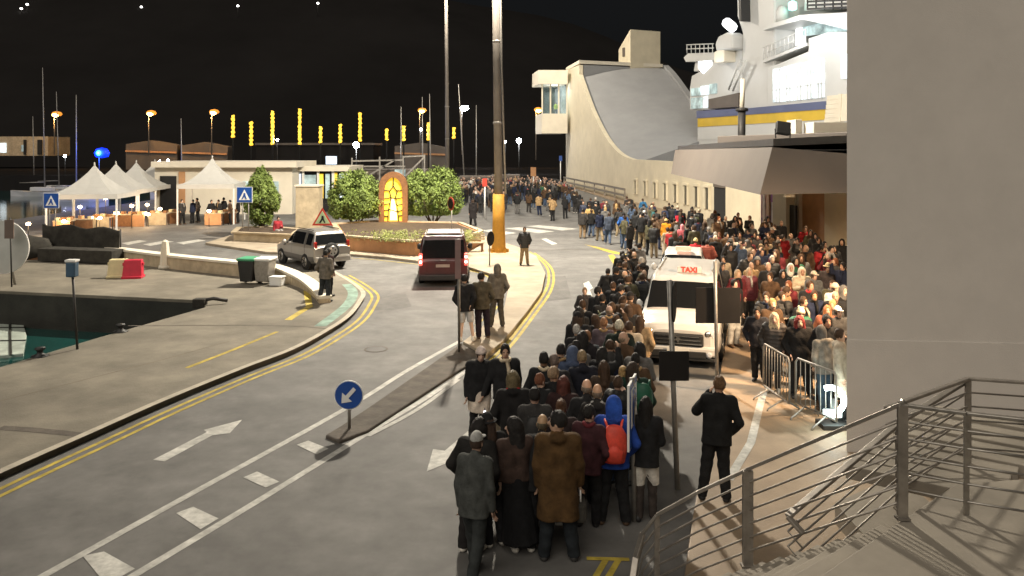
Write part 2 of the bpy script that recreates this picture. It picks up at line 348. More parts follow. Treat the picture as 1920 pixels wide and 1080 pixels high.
# ------------------------------------------------------------------ ferry terminal (wall runs away to the left)
WO = Vector((20.5 - .1155 * 40, 40, 0)); Wt = Vector((-.1155, 1, 0)).normalized(); Wn = Vector((Wt.y, -Wt.x, 0))
def wpt(px, py): return onplane(px, py, WO, Wn)
term = thing('ferry_terminal', 'cream ferry terminal with swept grey roof, control cabin and slot windows', 'building', (WO.x, WO.y, 0))
prof_px = smooth_px([(1086, 140), (1097, 172), (1112, 212), (1132, 252), (1150, 277), (1168, 292), (1186, 299)], 5)
prof = [wpt(p[0], p[1]) for p in prof_px]
zlow = prof[-1].z; zt = wpt(1066, 130).z
near = WO + Wt * -2; near.z = zlow
base0 = wpt(1061, 300); base0.z = 0; nb = near.copy(); nb.z = 0
top0 = base0.copy(); top0.z = zt
# side wall: one slab, with slot openings built as recessed panels
wall_pts = [nb, near] + list(reversed(prof)) + [Vector((prof[0].x, prof[0].y, zt - .2)), top0, base0]
b = MB(); b.slab(wall_pts, Wn * .5); b.build('wall', M['cream'], term, True)
# swept roof behind the wall
RW = 11.2; k = len(prof); pr = [p + Vector((0, 0, -.35)) for p in prof]
rq = smooth_px([(1243, 128), (1260, 147), (1282, 178), (1303, 208), (1321, 233), (1338, 256)], 6); rq = rq[:k] + [rq[-1]] * max(0, k - len(rq))
rp = [P(p[0], p[1], 106 - 22 * i / (k - 1)) for i, p in enumerate(rq)]; NS = 8
vs = [(a + Wn * .5).lerp(c, j / NS) + Vector((0, 0, .5 * (1 - i / (k - 1)) * math.sin(math.pi * j / NS))) for i, (a, c) in enumerate(zip(pr, rp)) for j in range(NS + 1)]
b = MB(); b.add(vs, [((NS + 1) * i + j, (NS + 1) * i + j + 1, (NS + 1) * i + NS + 2 + j, (NS + 1) * i + NS + 1 + j) for i in range(k - 1) for j in range(NS)], smooth=True)
lo = pr[-1]; ln = WO + Wt * 13; ln.z = lo.z - .1
b.add([lo + Wn * .5, lo + Wn * 14, ln + Wn * 14, ln + Wn * .5], [(0, 1, 2, 3)])
b.build('roof', M['roofgrey'], term, True)
b = MB(); b.slab([p + Vector((.05, 0, .45)) for p in rp] + [Vector((rp[-1].x + .05, rp[-1].y, 0)), Vector((rp[0].x + .05, rp[0].y, 0))], Vector((.7, .1, 0))); b.build('parapet', M['roofgrey'], term, True)
b = MB(); b.slab([lo + Wn * .5 + Vector((0, 0, .04)), rp[-1] + Vector((0, 0, .04)), Vector((rp[-1].x, rp[-1].y, 0)), Vector((lo.x, lo.y, 0)) + Wn * .5], Vector((0, .4, 0))); b.build('infill_wall', M['roofgrey'], term, True)
b = MB(); b.slab([top0, Vector((prof[0].x, prof[0].y, zt)), Vector((rp[0].x, rp[0].y, zt)), Vector((rp[0].x, rp[0].y + 5, zt)), top0 + Wn * RW], Vector((0, 0, .45))); b.build('roof_cap', M['cream2'], term, True)
b = MB(); q0 = Vector((prof[0].x, prof[0].y, 0)) + Wn * .6; q1 = Vector((rp[0].x - .1, rp[0].y, 0)); up_ = Vector((0, 0, zt - .15)); b.slab([q0 + Wt * .1, q1 + Wt * .1, q1 + Wt * .1 + up_, q0 + Wt * .1 + up_], Wt * 4); b.build('rear_block', M['roofgrey'], term, True)
# tower box
tc = P(1182, 125, 104); tl = P(1160, 125, 109); tr = P(1238, 125, 106)
tb = MB(); zt1 = P(1182, 55, 104).z; zb = zt - .5
f = [tl, tc, tr]; bk = tr + (tl - tc)
ring = [Vector((p.x, p.y, zb)) for p in (tl, tc, tr, bk)]; rt = [Vector((p.x, p.y, z)) for p, z in ((tl, P(1160, 93, 109).z), (tc, zt1), (tr, zt1), (bk, P(1160, 93, 109).z))]
tb.add(ring + rt, [(0,1,5,4),(1,2,6,5),(2,3,7,6),(3,0,4,7),(4,5,6,7),(0,3,2,1)]); tw = tb.build('roof_tower', M['cream'], term, True)
b = MB(); b.box((tl + tc) / 2 * 1 + Vector((0, 0, 2)), (.5, .6, 1.2)); b.build('vent', M['taupe'], tw, True)
# control cabin overhanging the street
c1 = P(1064, 255, 107); c0 = P(1016, 255, 107); d = Wt * 6
zc0, zc1 = P(1040, 250, 107).z, P(1040, 132, 107).z
def cabin_box(z0, z1, inset, m, name):
    b = MB(); a0 = c0 + (c1 - c0).normalized() * inset; a1 = c1
    b.slab([Vector((a0.x, a0.y + inset, z0)), Vector((a1.x, a1.y + inset, z0)), Vector((a1.x, a1.y + inset, z1)), Vector((a0.x, a0.y + inset, z1))], d); return b.build(name, M[m], term, True)
zw0, zw1 = P(1040, 213, 107).z, P(1040, 158, 107).z
cabin_box(zc0, zw0, 0, 'cream2', 'cabin_base'); cr_ = cabin_box(zw1, zc1, -.5, 'cream2', 'cabin_roof'); M['cabinglow'] = mat('cabin_wall_glow', (.45, .52, .52), .7, var=.5, scale=.6, emit=(.5, .62, .66), es=.10); cabin_box(zw0, zw1, 3.0, 'cabinglow', 'cabin_interior'); M['pane'] = mat('cabin_pane', (.25, .35, .38), .05, var=.3, scale=1); M['pane'].node_tree.nodes['Principled BSDF'].inputs['Alpha'].default_value = .28  # cabin back wall glows, the room light put into its colour
for i in range(3):
    x0 = c0.x + .12 + i * (c1.x - c0.x) / 3; x1 = x0 + (c1.x - c0.x) / 3 - .24
    b = MB(); b.box(((x0 + x1) / 2, c0.y + .3, (zw0 + zw1) / 2), (x1 - x0, .05, zw1 - zw0)); b.build('cabin_window', M['pane'], term, True)
for i in range(4):
    x0 = c0.x + .06 + i * (c1.x - c0.x - .12) / 3
    b = MB(); b.box((x0, c0.y + .25, (zw0 + zw1) / 2), (.2, .2, zw1 - zw0)); b.build('mullion', M['cream2'], term, True)
lamp('POINT', term, Vector(((c0.x + c1.x) / 2, c0.y + 1.6, zw1 - .6)), 120, (.85, .95, 1), .3, world=True)
# slot windows
for i in range(9):
    px = 1193 + i * 18.2 + i * i * .15
    a = wpt(px, 330); z1 = H - (338 + i * 1.9 - YH) / F * a.y; z0 = .9
    s_ = MB(); cc = a - Wn * .01; cc.z = (z0 + z1) / 2
    s_.slab([cc + Wt * .42 + Vector((0, 0, (z1 - z0) / 2)), cc - Wt * .42 + Vector((0, 0, (z1 - z0) / 2)), cc - Wt * .42 - Vector((0, 0, (z1 - z0) / 2)), cc + Wt * .42 - Vector((0, 0, (z1 - z0) / 2))], -Wn * .04)
    wf = s_.build('slot_window', M['glass'], term, True)
    fr = MB()
    for sgn in (-1, 1): fr.slab([cc + Wt * sgn * .5 + Vector((0, 0, (z1 - z0) / 2 + .1)), cc + Wt * sgn * .4 + Vector((0, 0, (z1 - z0) / 2 + .1)), cc + Wt * sgn * .4 - Vector((0, 0, (z1 - z0) / 2)), cc + Wt * sgn * .5 - Vector((0, 0, (z1 - z0) / 2))], -Wn * .16)
    h_ = Vector((0, 0, (z1 - z0) / 2)); fr.slab([cc + Wt * .55 + h_ + Vector((0, 0, .18)), cc - Wt * .55 + h_ + Vector((0, 0, .18)), cc - Wt * .55 + h_, cc + Wt * .55 + h_], -Wn * .2)
    fr.build('frame', M['cream'], wf)
# guard rail at the foot of the big wall
gr = thing('guard_rail', 'grey guard rail along the foot of the tall cream wall', 'rail', wpt(1120, 335) * 1)
gr.location = Vector((wpt(1120, 335).x - .6, wpt(1120, 335).y, 0))
for z in (.55, 1.15):
    a = wpt(1066, 330) - Wn * .7; c = wpt(1184, 330) - Wn * .7; a.z = c.z = z + .12
    b = MB(); b.bar(a, c, .08, .22); b.build('rail', M['bronze'], gr, True)
for i in range(7):
    q = wpt(1066 + i * 19.5, 330) - Wn * .62; q.z = .72; b = MB(); b.box(q, (.14, .14, 1.25)); b.build('post', M['bronze'], gr, True)

# ------------------------------------------------------------------ canopy in front of the ticket hall
can = thing('entrance_canopy', 'dark taupe folded entrance canopy over the packed pavement', 'canopy', (9, 30, 0))
A0 = P(1425, 365, 22); A1 = P(1258, 326, 42); T0_ = P(1448, 276, 22.4); T1_ = P(1266, 281, 41.5)
E0 = P(1588, 362, 21.5); E1 = P(1588, 288, 21.5); U0 = P(1470, 353, 26)
n1 = (A1 - A0).cross(T0_ - A0).normalized(); n2 = (E0 - A0).cross(T0_ - A0).normalized()
def rayp(px, py, O, n):
    d = Vector(((px - 960) / F, 1, -(py - YH) / F)); c = Vector((0, 0, H)); return c + d * ((O - c).dot(n) / d.dot(n))
T1_ = rayp(1266, 281, A0, n1); E1 = rayp(1588, 288, A0, n2)
b = MB()
b.add([A0, A1, T1_, T0_], [(0, 1, 2, 3)])
Er0, Er1 = E0 + (E0 - A0) * 2.0, E1 + (E1 - T0_) * 2.0
b.add([A0, T0_, E1, Er1, Er0, E0], [(0, 1, 2, 3, 4, 5)])
Ab = A1 + Vector((13, 3, 0)); Tb = T1_ + Vector((13, 3, 0))
b.add([A0, E0, Er0, Ab, A1], [(0, 1, 2, 3, 4)]); b.add([T0_, E1, Er1, Tb, T1_], [(0, 1, 2, 3, 4)])
b.add([A1, Ab, Tb, T1_], [(0, 1, 2, 3)]); b.add([Er0, Er1, Tb, Ab], [(0, 1, 2, 3)])
b.build('fascia', M['taupe'], can, True)
b = MB(); zc = T1_.z
b.slab([T1_ + Vector((.1, -.2, 0)), P(1450, 274, 23.2), P(1588, 268, 22.5), P(1588, 268, 22.5) + Vector((7, 2, 0)), Tb + Vector((0, -.5, 0))], Vector((0, 0, .22))); b.build('roof_slab', M['darkmet'], can, True)
b = MB(); q = [P(1345, 276, 36), P(1588, 262, 27), P(1588, 262, 27) + Vector((8, 2, 0)), P(1345, 276, 36) + Vector((10, 3, 0))]
b.slab([Vector((p.x, p.y, zc + .22)) for p in q], Vector((0, 0, .42))); b.build('upper_slab', M['taupe'], can, True, bevel=.03)
for x0, x1, y0, y1, D in ((1492, 1504, 224, 256, 30), (1526, 1590, 229, 252, 29)):
    b = MB(); p = P(x0, y1, D); q = P(x1, y0, D); b.box(((p.x + q.x) / 2, D + .5, (p.z + q.z) / 2), (q.x - p.x, 1, q.z - p.z)); b.build('plant_box', M['cream2'], can, True, bevel=.02)
# dark floodlight housing standing on the canopy
fl = thing('floodlight', 'unlit black floodlight standing on the canopy roof', 'floodlight', P(1468, 258, 26))
b = MB(); b.box((0, 0, .31), (.46, .22, .44), M=Matrix.Rotation(R(-14), 3, 'X') @ Matrix.Rotation(R(8), 3, 'Y')); b.build('housing', M['blackpl'], fl, bevel=.03)
for s in (-1, 1):
    b = MB(); b.tube([(s * .24, 0, -.02), (s * .26, .02, .30)], .02, 6); b.build('bracket_leg', M['darkmet'], fl)
# ticket hall wall under the canopy
hall = thing('ticket_hall', 'cream and orange ticket hall wall under the canopy', 'building', WO - Wt * 6)
hw = WO + Wn * -.2
def hpt(px, z): p = onplane(px, 400, hw, Wn); p.z = z; return p
def panel(x0, x1, z0, z1, m, name, pr_=0.0, par=hall, th=.3):
    b = MB(); b.slab([hpt(x0, z0) - Wn * pr_, hpt(x1, z0) - Wn * pr_, hpt(x1, z1) - Wn * pr_, hpt(x0, z1) - Wn * pr_], Wn * th); return b.build(name, M[m], par, True)
panel(1340, 1362, 0, 2.6, 'dark', 'doorway', .05); panel(1340, 1362, 2.6, 4.6, 'taupe', 'lintel', .12)
panel(1362, 1437, 0, 4.6, 'cream', 'wall_panel', .06)
panel(1471, 1497, 0, 4.6, 'cream', 'pillar', .7, th=1.0)
panel(1497, 1560, 0, 4.6, 'orange', 'orange_wall', .02); panel(1560, 1700, 0, 4.6, 'cream', 'wall_panel', .4)
for x in (1497, 1502): panel(x, x + 3, 0, 4.4, 'cream2', 'jamb', .22)
panel(1505, 1560, 0.0, .4, 'taupe', 'skirting', .06)
panel(1496, 1508, .2, 2.2, 'blackpl', 'notice_board', .5, th=.1)
po = thing('poster', 'tall purple and pink advertising poster on the hall wall', 'poster', hpt(1454, 0) - Wn * .3)
for nm, x0, x1, z0, z1, cc, e in (('panel', 1437, 1471, .3, 4.4, (.13, .06, .14), .35), ('pink_field', 1440, 1455, 1.2, 4.2, (.55, .35, .38), .42), ('purple_field', 1459, 1468, 2.2, 4.2, (.35, .10, .40), .44), ('pale_figure', 1444, 1448, .8, 2.6, (.7, .66, .66), .46), ('pale_figure', 1461, 1465, 1.0, 2.2, (.72, .70, .74), .46), ('peach_figure', 1451, 1456, 1.4, 3.6, (.62, .40, .25), .46)):
    M['po' + nm + str(x0)] = mat('poster_' + nm, cc, .4, var=.3, scale=2); panel(x0, x1, z0, z1, 'po' + nm + str(x0), nm, e, po, .1)
# downlights under the canopy
for i, (x, y) in enumerate(((8.6, 24), (9.6, 30), (10.0, 37), (12.5, 26), (13.2, 33))):
    dl = thing('canopy_downlight', 'recessed round downlight under the canopy, %s of five from the street corner' % ['first', 'second', 'third', 'fourth', 'fifth'][i], 'downlight', (x, y, 3.72), group='downlights under the canopy')
    b = MB(); b.lathe([(.02, .1), (.16, .1), (.17, 0), (.14, 0)], n=16); b.build('trim_ring', M['cream2'], dl)
    b = MB(); b.lathe([(.005, .02), (.13, .02), (.13, .04)], n=16); b.build('diffuser', M['warmbulb'], dl)
    lamp('SPOT', dl, (0, 0, -.05), 260, (1, .74, .48), .15, target=(0, 0, -5), spot=R(150), blend=.7)

# ------------------------------------------------------------------ near building (plain wall on the right)
nbw = thing('near_building', 'plain grey plastered building wall filling the right side', 'building', (9, 13.5, 0))
b = MB(); x0 = (1588 - 960) / F * 13; b.prism([(x0, 13), (24, 11.4), (24, 15.2), (x0 + .95, 14.7)], 0, 16); b.build('wall', M['pillar'], nbw, True)
b = MB(); b.prism([(x0 - .012, 12.985), (24, 11.38), (24, 11.5), (x0 + .08, 13.1)], .1, 2.0); b.build('plinth', M['pillar'], nbw, True)
wl = thing('unseen_wall_lamp', 'unseen warm wall lamp on the back of the near building', 'lamp', (x0 + 1.7, 15.0, 4.4))  # lamp out of view, gives the pavement and crowd their warm light
b = MB(); b.box((0, 0, 0), (.4, .3, .3)); b.build('housing', M['darkmet'], wl, bevel=.02); b = MB(); b.box((0, .16, -.04), (.34, .03, .2)); b.build('lens', M['warmbulb'], wl)
lamp('SPOT', wl, (0, .25, -.1), 1500, (1, .68, .40), .25, target=(-1.5, 4, -4.4), spot=R(120), blend=.8)
# ------------------------------------------------------------------ ferry behind the terminal
fe = thing('ferry', 'white multi deck ferry with blue and yellow hull stripes and lit windows', 'ship', (24, 70, -1.2))
Fa, Fb = P(1310, 212, 82), P(1588, 186, 60); Fa.z = Fb.z = 0
Ft = (Fb - Fa).normalized(); Fn = Vector((-Ft.y, Ft.x, 0)); FO = Fa
if Fn.y < 0: Fn = -Fn
def fp(px, py, back=0): return onplane(px, py, FO + Fn * back, Fn)
def fpoly(pts, m, name, th=8.0, back=0, par=fe, bevel=0):
    b = MB(); b.slab([fp(p[0], p[1], back) for p in pts], Fn * th); return b.build(name, M[m], par, True, bevel)
fpoly([(1308, 262), (1308, 238), (1640, 214), (1640, 262)], 'shipw', 'hull', 12, 0.1)
fpoly([(1308, 238), (1308, 222), (1640, 197), (1640, 219)], 'shipyel', 'yellow_stripe', 12, .05)
fpoly([(1306, 222), (1306, 208), (1400, 203), (1640, 181), (1640, 198)], 'shipblue', 'blue_stripe', 12, 0)
fpoly([(1308, 320), (1308, 258), (1640, 258), (1640, 330)], 'shipw', 'lower_hull', 12, .15)
# stern house: tall funnel block and stepped decks
fpoly([(1392, 206), (1392, 62), (1382, 30), (1378, -160), (1452, -160), (1452, 50), (1452, 203)], 'shipw', 'funnel_block', 9, .4, bevel=.15)
fpoly([(1386, 40), (1381, -160), (1386, -160), (1390, 40)], 'blackpl', 'exhaust_pipe', 1.0, -.6)
sb = fpoly([(1438, 206), (1438, 128), (1515, 96), (1515, 72), (1552, 60), (1640, 58), (1640, 184)], 'shipw', 'superstructure', 10, .2, bevel=.1)
for i in range(5):
    x0 = 1449 + i * 19.6; x1 = x0 + 17; y0 = 130 - i * 4.4; y1 = 192 - i * 2
    wn = fpoly([(x0, y1), (x0, y0), (x1, y0 - 3.5), (x1, y1 - 2)], 'shipwin', 'window', .15, .1, fe)
    for j, fx in enumerate((.32, .66)):
        xx = x0 + fx * 17; b = MB(); b.slab([fp(xx, y1, .02), fp(xx, y0 - 1, .02), fp(xx + 1.1, y0 - 1, .02), fp(xx + 1.1, y1, .02)], Fn * .1); b.build('mullion', M['shipw'], wn)
    b = MB(); ym = y0 + (y1 - y0) * .62; b.slab([fp(x0, ym, .02), fp(x0, ym + 1.4, .02), fp(x1, ym - .4, .02), fp(x1, ym - 1.8, .02)], Fn * .1); b.build('transom', M['shipw'], wn)
fpoly([(1577, 148), (1577, 104), (1592, 100), (1592, 146)], 'shipwin', 'window', .15, .1)
# lit open deck with overhead slab, posts, rail
fpoly([(1430, 57), (1430, 50), (1500, 28), (1640, 20), (1640, 58), (1600, 58), (1505, 36)], 'shipw', 'deck_head', 9, -.3)
fpoly([(1432, 112), (1432, 52), (1500, 30), (1500, 84)], 'shipw', 'deck_bulkhead', .3, 2.6)
fpoly([(1505, 68), (1505, 38), (1592, 34), (1592, 58)], 'shipwin2', 'bridge_window', .2, 2.2)
for x0, x1, y0, y1 in ((1432, 1464, 62, 95), (1492, 1508, 42, 86), (1532, 1566, 42, 58)):
    fpoly([(x0, y1), (x0, y0), (x1, y0 - 3), (x1, y1 - 5)], 'decklight', 'deck_light_panel', .1, 2.3)
dr = fpoly([(1430, 118), (1430, 113), (1512, 80), (1512, 86)], 'shipw', 'deck_edge', 2.6, -.1)
for i in range(11):
    x = 1431 + i * 8; y = 113 - i * 3.3; b = MB(); a = fp(x, y, -.05); b.tube([a, a + Vector((0, 0, 1.15))], .04, 5); b.build('rail_post', M['shipw'], fe, True)
for dz in (.55, 1.15):
    b = MB(); b.tube([fp(1431, 113, -.05) + Vector((0, 0, dz)), fp(1511, 80, -.05) + Vector((0, 0, dz))], .035, 5); b.build('hand_rail', M['shipw'], fe, True)
fpoly([(1508, 20), (1512, -60), (1640, -60), (1640, 12)], 'shipw', 'bridge_deck', 7, 1.5)
for i in range(3):
    b = MB(); y = 3 + i * 7; b.tube([fp(1514, y, -.4), fp(1600, y - 4, -.4)], .09, 5); b.build('bridge_rail', M['blackpl'], fe, True)
for i in range(6):
    b = MB(); x = 1514 + i * 16; b.tube([fp(x, 18, -.4), fp(x, -2, -.4)], .07, 5); b.build('rail_post', M['blackpl'], fe, True)
# stern platforms
fpoly([(1286, 116), (1282, 108), (1290, 100), (1345, 98), (1350, 112)], 'shipw', 'stern_platform', 6, .5)
fpoly([(1300, 134), (1304, 112), (1350, 104), (1392, 66), (1392, 206), (1345, 206), (1293, 206), (1293, 165), (1297, 142), (1312, 134)], 'shipw', 'stern_house', 7, .9, bevel=.1)
fpoly([(1309, 128), (1309, 108), (1332, 104), (1334, 122), (1318, 138)], 'decklight', 'deck_light_panel', .1, .8)
fpoly([(1338, 118), (1338, 98), (1357, 86), (1357, 116)], 'cream2', 'life_raft', 1.5, -.4, bevel=.1)
fpoly([(1340, 82), (1346, 68), (1362, 60), (1372, 66), (1372, 92), (1342, 96)], 'shipw', 'rescue_boat', 1.6, -.5, bevel=.2)
for i in range(2):
    b = MB(); b.tube([fp(1287, 84 + i * 8, .3), fp(1338, 82 + i * 8, .3)], .06, 5); b.build('hand_rail', M['shipw'], fe, True)
for i in range(7):
    x = 1288 + i * 8; b = MB(); b.tube([fp(x, 100, .3), fp(x, 83, .3)], .05, 5); b.build('rail_post', M['shipw'], fe, True)
for x0, x1, y0, y1, m in ((1295, 1312, 166, 180, 'shipwin2'), (1314, 1328, 162, 178, 'shipwin'), (1330, 1343, 158, 176, 'shipwin2'), (1295, 1315, 184, 204, 'shipwin2'), (1318, 1326, 182, 202, 'shipwin')):
    fpoly([(x0, y1), (x0, y0), (x1, y0 - 2), (x1, y1 - 1)], m, 'window', .12, .8)
fpoly([(1328, 204), (1328, 186), (1384, 174), (1384, 200)], 'taupe', 'deck_machinery', .6, .2)
b = MB(); b.tube([fp(1366, 168, -.2), fp(1388, 112, -.2)], .12, 5); b.tube([fp(1374, 170, -.2), fp(1398, 114, -.2)], .12, 5)
for i in range(7): b.tube([fp(1367 + i * 3, 164 - i * 8, -.2), fp(1376 + i * 3, 165 - i * 8, -.2)], .06, 4)
b.build('ladder', M['shipw'], fe, True)
b = MB(); b.tube([fp(1362, 42, 0), fp(1374, 52, 0)], .5, 8); b.build('deck_lamp', M['decklight'], fe, True)
b = MB(); b.lathe([(.1, -1.0), (.5, -.8), (.55, .1), (.3, .6), (.05, .7)], fp(1467, 25, 1)); b.build('radar_dome', M['shipw'], fe, True)
b = MB(); b.lathe([(.05, 0), (.35, .1), (.35, .7), (.05, .9)], fp(1486, 20, 1)); b.build('green_lamp', emis('green_lamp', (.2, .9, .75), 2.5), fe, True)
for x, y, pw in ((1470, 30, 200), (1545, 40, 120), (1320, 112, 100)):
    lamp('POINT', fe, fp(x, y + 24, -2.2), pw, (.92, .97, 1), .4, world=True)
lamp('AREA', fe, fp(1420, -120, -9), 260, (.95, .97, 1), 3, target=fp(1420, 150, 0), world=True)
# gangway stair with slats
gw = thing('gangway', 'beige slatted gangway leaning against the ferry side', 'gangway', fp(1572, 228, -3))
for i in range(6):
    y = 180 + i * 8.5; b = MB(); b.bar(fp(1556 - i * 1.0, y + 4, -3), fp(1640, y - 4, -3), .5, .32); b.build('slat', M['cream2'], gw, True)
b = MB(); b.bar(fp(1575, 228, -3.2), fp(1577, 176, -3.2), .2, .3); b.build('stringer', M['cream2'], gw, True)
# dark post in front of the hull
dpst = thing('mooring_post', 'thick dark post standing in front of the ferry hull', 'post', P(1390, 270, 48))
dpst.location.z = 4.1
b = MB(); p0, p1, p2 = P(1390, 300, 48), P(1391, 206, 48), P(1393, 148, 48); b.tube([p0, p1], .24, 10); b.build('lower_post', M['darkmet'], dpst, True)
b = MB(); b.tube([p1, p2], .15, 10); b.build('upper_post', M['cream2'], dpst, True)
b = MB(); b.lathe([(.35, -.1), (.4, 0), (.35, .12)], p1, 12); b.build('collar', M['darkmet'], dpst, True)

# ------------------------------------------------------------------ floodlight masts
def mast(base, hgt, r0, r1, label, ochre, powers, guy=True):
    t = thing('floodlight_mast', label, 'mast', base)
    b = MB(); b.tube([(0, 0, 0 if not ochre else 2.9), (-.1, 0, hgt * .5), (-.25, 0, hgt)], [r0, (r0 + r1) / 2, r1], 14); b.build('pole', M['pole'], t)
    for z in (6.5, 10.5): 
        b = MB(); b.lathe([(r0 * .98, -.06), (r0 * 1.06, -.05), (r0 * 1.06, .05), (r0 * .98, .06)], (-.1 * z / hgt * 1.6, 0, z), 14); b.build('band', M['galv'], t)
    if ochre:
        b = MB(); b.lathe([(.36, .13), (.34, .5), (.30, 1.6), (.285, 3.0)], n=14); b.build('ochre_base', M['ochre'], t)
        for i in range(8):
            a = i * math.pi / 4; b = MB(); b.box((math.cos(a) * .42, math.sin(a) * .42, .2), (.16, .04, .22), rz=a); b.build('gusset', M['ochre'], t)
        b = MB(); b.box((0, 0, .02), (1.9, 1.3, .25)); b.build('plinth', M['stone'], t, bevel=.03)
        b = MB(); b.tube([(.34, -.1, 3.0), (.14, -.1, hgt * .5), (-.02, -.1, hgt)], .055, 8); b.build('cable_conduit', M['galv'], t)
    hd = MB(); hd.lathe([(.25, 0), (1.1, .1), (1.1, .25), (.25, .3)], (-.25, 0, hgt), 16); hd.build('head_ring', M['galv'], t)
    for i in range(6):
        a = i * math.pi / 3 + .3; p = Vector((math.cos(a) * 1.2 - .25, math.sin(a) * 1.2, hgt))
        b = MB(); b.box(p, (.3, .5, .4), rz=a); f_ = b.build('flood_lamp', M['darkmet'], t, bevel=.03)
        b = MB(); b.box(p + Vector((math.cos(a) * .16, math.sin(a) * .16, -.03)), (.03, .42, .32), rz=a); b.build('lens', M['coldlight'], f_)
    lamp('POINT', t, (-.25, 0, hgt - .9), powers, (1, .90, .74), .5)
    return t
mast(G(935, 478) , 19, .21, .15, 'tall floodlight mast with ochre painted base on the island', True, 33000)
mast(Vector((-8.0, 96, 0)), 30, .27, .16, 'tall slim grey floodlight mast behind the round trees', False, 22000)

# ------------------------------------------------------------------ low harbour wall
lw_px = smooth_px([(150, 478), (225, 488), (310, 500), (460, 517), (520, 524), (560, 536), (585, 552), (598, 566)], 4)
lw = [G(p[0], p[1] + 3, .13) for p in lw_px]; lo_ = offset(lw, .38)
wlt = thing('harbour_wall', 'low beige harbour wall with pale coping curving beside the road', 'wall', lw[0])
b = MB(); n = len(lw); hgt = [.62 if p[0] < 500 else .62 - .35 * min(1, (p[0] - 500) / 95) for p in lw_px]
def ribbon(b, A, B, z0, z1, m=0):
    n = len(A); vs = []
    for i in range(n):
        vs += [(A[i].x, A[i].y, z0[i]), (B[i].x, B[i].y, z0[i]), (B[i].x, B[i].y, z1[i]), (A[i].x, A[i].y, z1[i])]
    fs = []
    for i in range(n - 1):
        for j in range(4): fs.append((4 * i + j, 4 * i + (j + 1) % 4, 4 * i + 4 + (j + 1) % 4, 4 * i + 4 + j))
    fs += [(0, 1, 2, 3), (4 * n - 4, 4 * n - 3, 4 * n - 2, 4 * n - 1)]; b.add(vs, fs, m)
ribbon(b, lw, lo_, [.1] * n, hgt); b.build('wall_body', M['stone'], wlt, True)
b = MB(); ribbon(b, offset(lw, -.05), offset(lw, .43), [h - .002 for h in hgt], [h + .09 for h in hgt]); b.build('coping', M['cream2'], wlt, True)

# ------------------------------------------------------------------ planters, trees
def planter(px, h, label, m='terracotta', z=.13):
    poly = [G(p[0], p[1], z) for p in px]; c = sum(poly, Vector()) / len(poly); t = thing('planter', label, 'planter', (c.x, c.y, z))
    b = MB(); b.prism(poly, z - .05, z + h); b.build('planter_wall', M[m], t, True)
    ins = [c + (p - c) * .93 for p in poly]; b = MB(); b.prism(ins, z + h - .03, z + h + .015); b.build('soil', M['soil'], t, True)
    cp = MB()
    for i in range(len(poly)):
        cp.bar(Vector((poly[i].x, poly[i].y, z + h + .03)), Vector((poly[(i + 1) % len(poly)].x, poly[(i + 1) % len(poly)].y, z + h + .03)), .28, .08)
    cp.build('coping', M['stone'], t, True); return t
planter([(640, 468), (778, 480), (872, 474), (902, 458), (862, 440), (700, 436), (625, 442)], .68, 'long terracotta planter with round trees and flowers')
planter([(438, 452), (548, 457), (562, 446), (500, 440), (448, 442)], .45, 'small stone planter with the conical tree', 'stone')
def leaves(n, fn, size, m, flat=0):
    vs = np.empty((n * 4, 3)); 
    for i in range(n):
        p, nrm = fn(); u = Vector((random.gauss(0, 1), random.gauss(0, 1), random.gauss(0, 1))); nn = (nrm + u * .55).normalized()
        a = nn.cross(Vector((0, 0, 1))); a = a.normalized() if a.length > .01 else Vector((1, 0, 0)); c = nn.cross(a)
        q = random.random() * 6.28; a, c = a * math.cos(q) + c * math.sin(q), c * math.cos(q) - a * math.sin(q)
        s = size * random.uniform(.6, 1.3)
        for j, (x, y) in enumerate(((-1, 0), (0, -.45), (1, 0), (0, .45))): vs[i * 4 + j] = p + a * (s * x) + c * (s * y) + nn * (.15 * s if j % 2 else 0)
    b = MB(); b.add([tuple(v) for v in vs], [(4 * i, 4 * i + 1, 4 * i + 2, 4 * i + 3) for i in range(n)]); return b
def tree(px, D, cy, rx, ry, label, base_z, cone=0):
    base = Vector(((px - 960) / F * D, D, base_z)); cz = H - (cy - YH) / F * D; rxm, rzm = rx * D / F, ry * D / F
    t = thing('topiary_tree', label, 'tree', base)
    c = Vector((0, 0, cz - base_z)); cl = []
    for i in range(210):
        v = Vector((random.gauss(0, 1), random.gauss(0, 1), random.gauss(0, 1))).normalized() * random.choice((.4, .7, .84, .86, .88, .86)); cl.append((v, random.uniform(.14, .22)))
    def fn():
        v, r = random.choice(cl); u = Vector((random.gauss(0, 1), random.gauss(0, 1), random.gauss(0, 1))).normalized()
        q = v + u * r * random.uniform(.6, 1); k = 1 - cone * max(0, q.z) * .75
        if q.z < -.55 and not cone: q.z = -.55 - (q.z + .55) * .2
        p = Vector((q.x * rxm * k, q.y * rxm * k, q.z * rzm)); return c + p, (u + v).normalized()
    leaves(15000, fn, .085, 'leaf').build('crown', M['leaf'], t, fix=False)
    b = MB(); zb = cz - base_z - rzm * .5
    for i in range(5):
        a = i * 1.256 + .4; b.tube([(math.cos(a) * .05, math.sin(a) * .05, -.1), (math.cos(a) * rxm * .22, math.sin(a) * rxm * .22, zb * .55), (math.cos(a) * rxm * .5, math.sin(a) * rxm * .5, zb + rzm * .4)], [.07, .05, .02], 6)
    b.build('trunk', M['bark'], t)
tree(667, 47, 376, 54, 58, 'round clipped tree left of the glowing window panel', .6)
tree(812, 48, 368, 58, 60, 'larger round clipped tree right of the glowing window panel', .6)
tree(490, 46, 370, 36, 58, 'conical clipped tree by the stone planter', .55, .6)
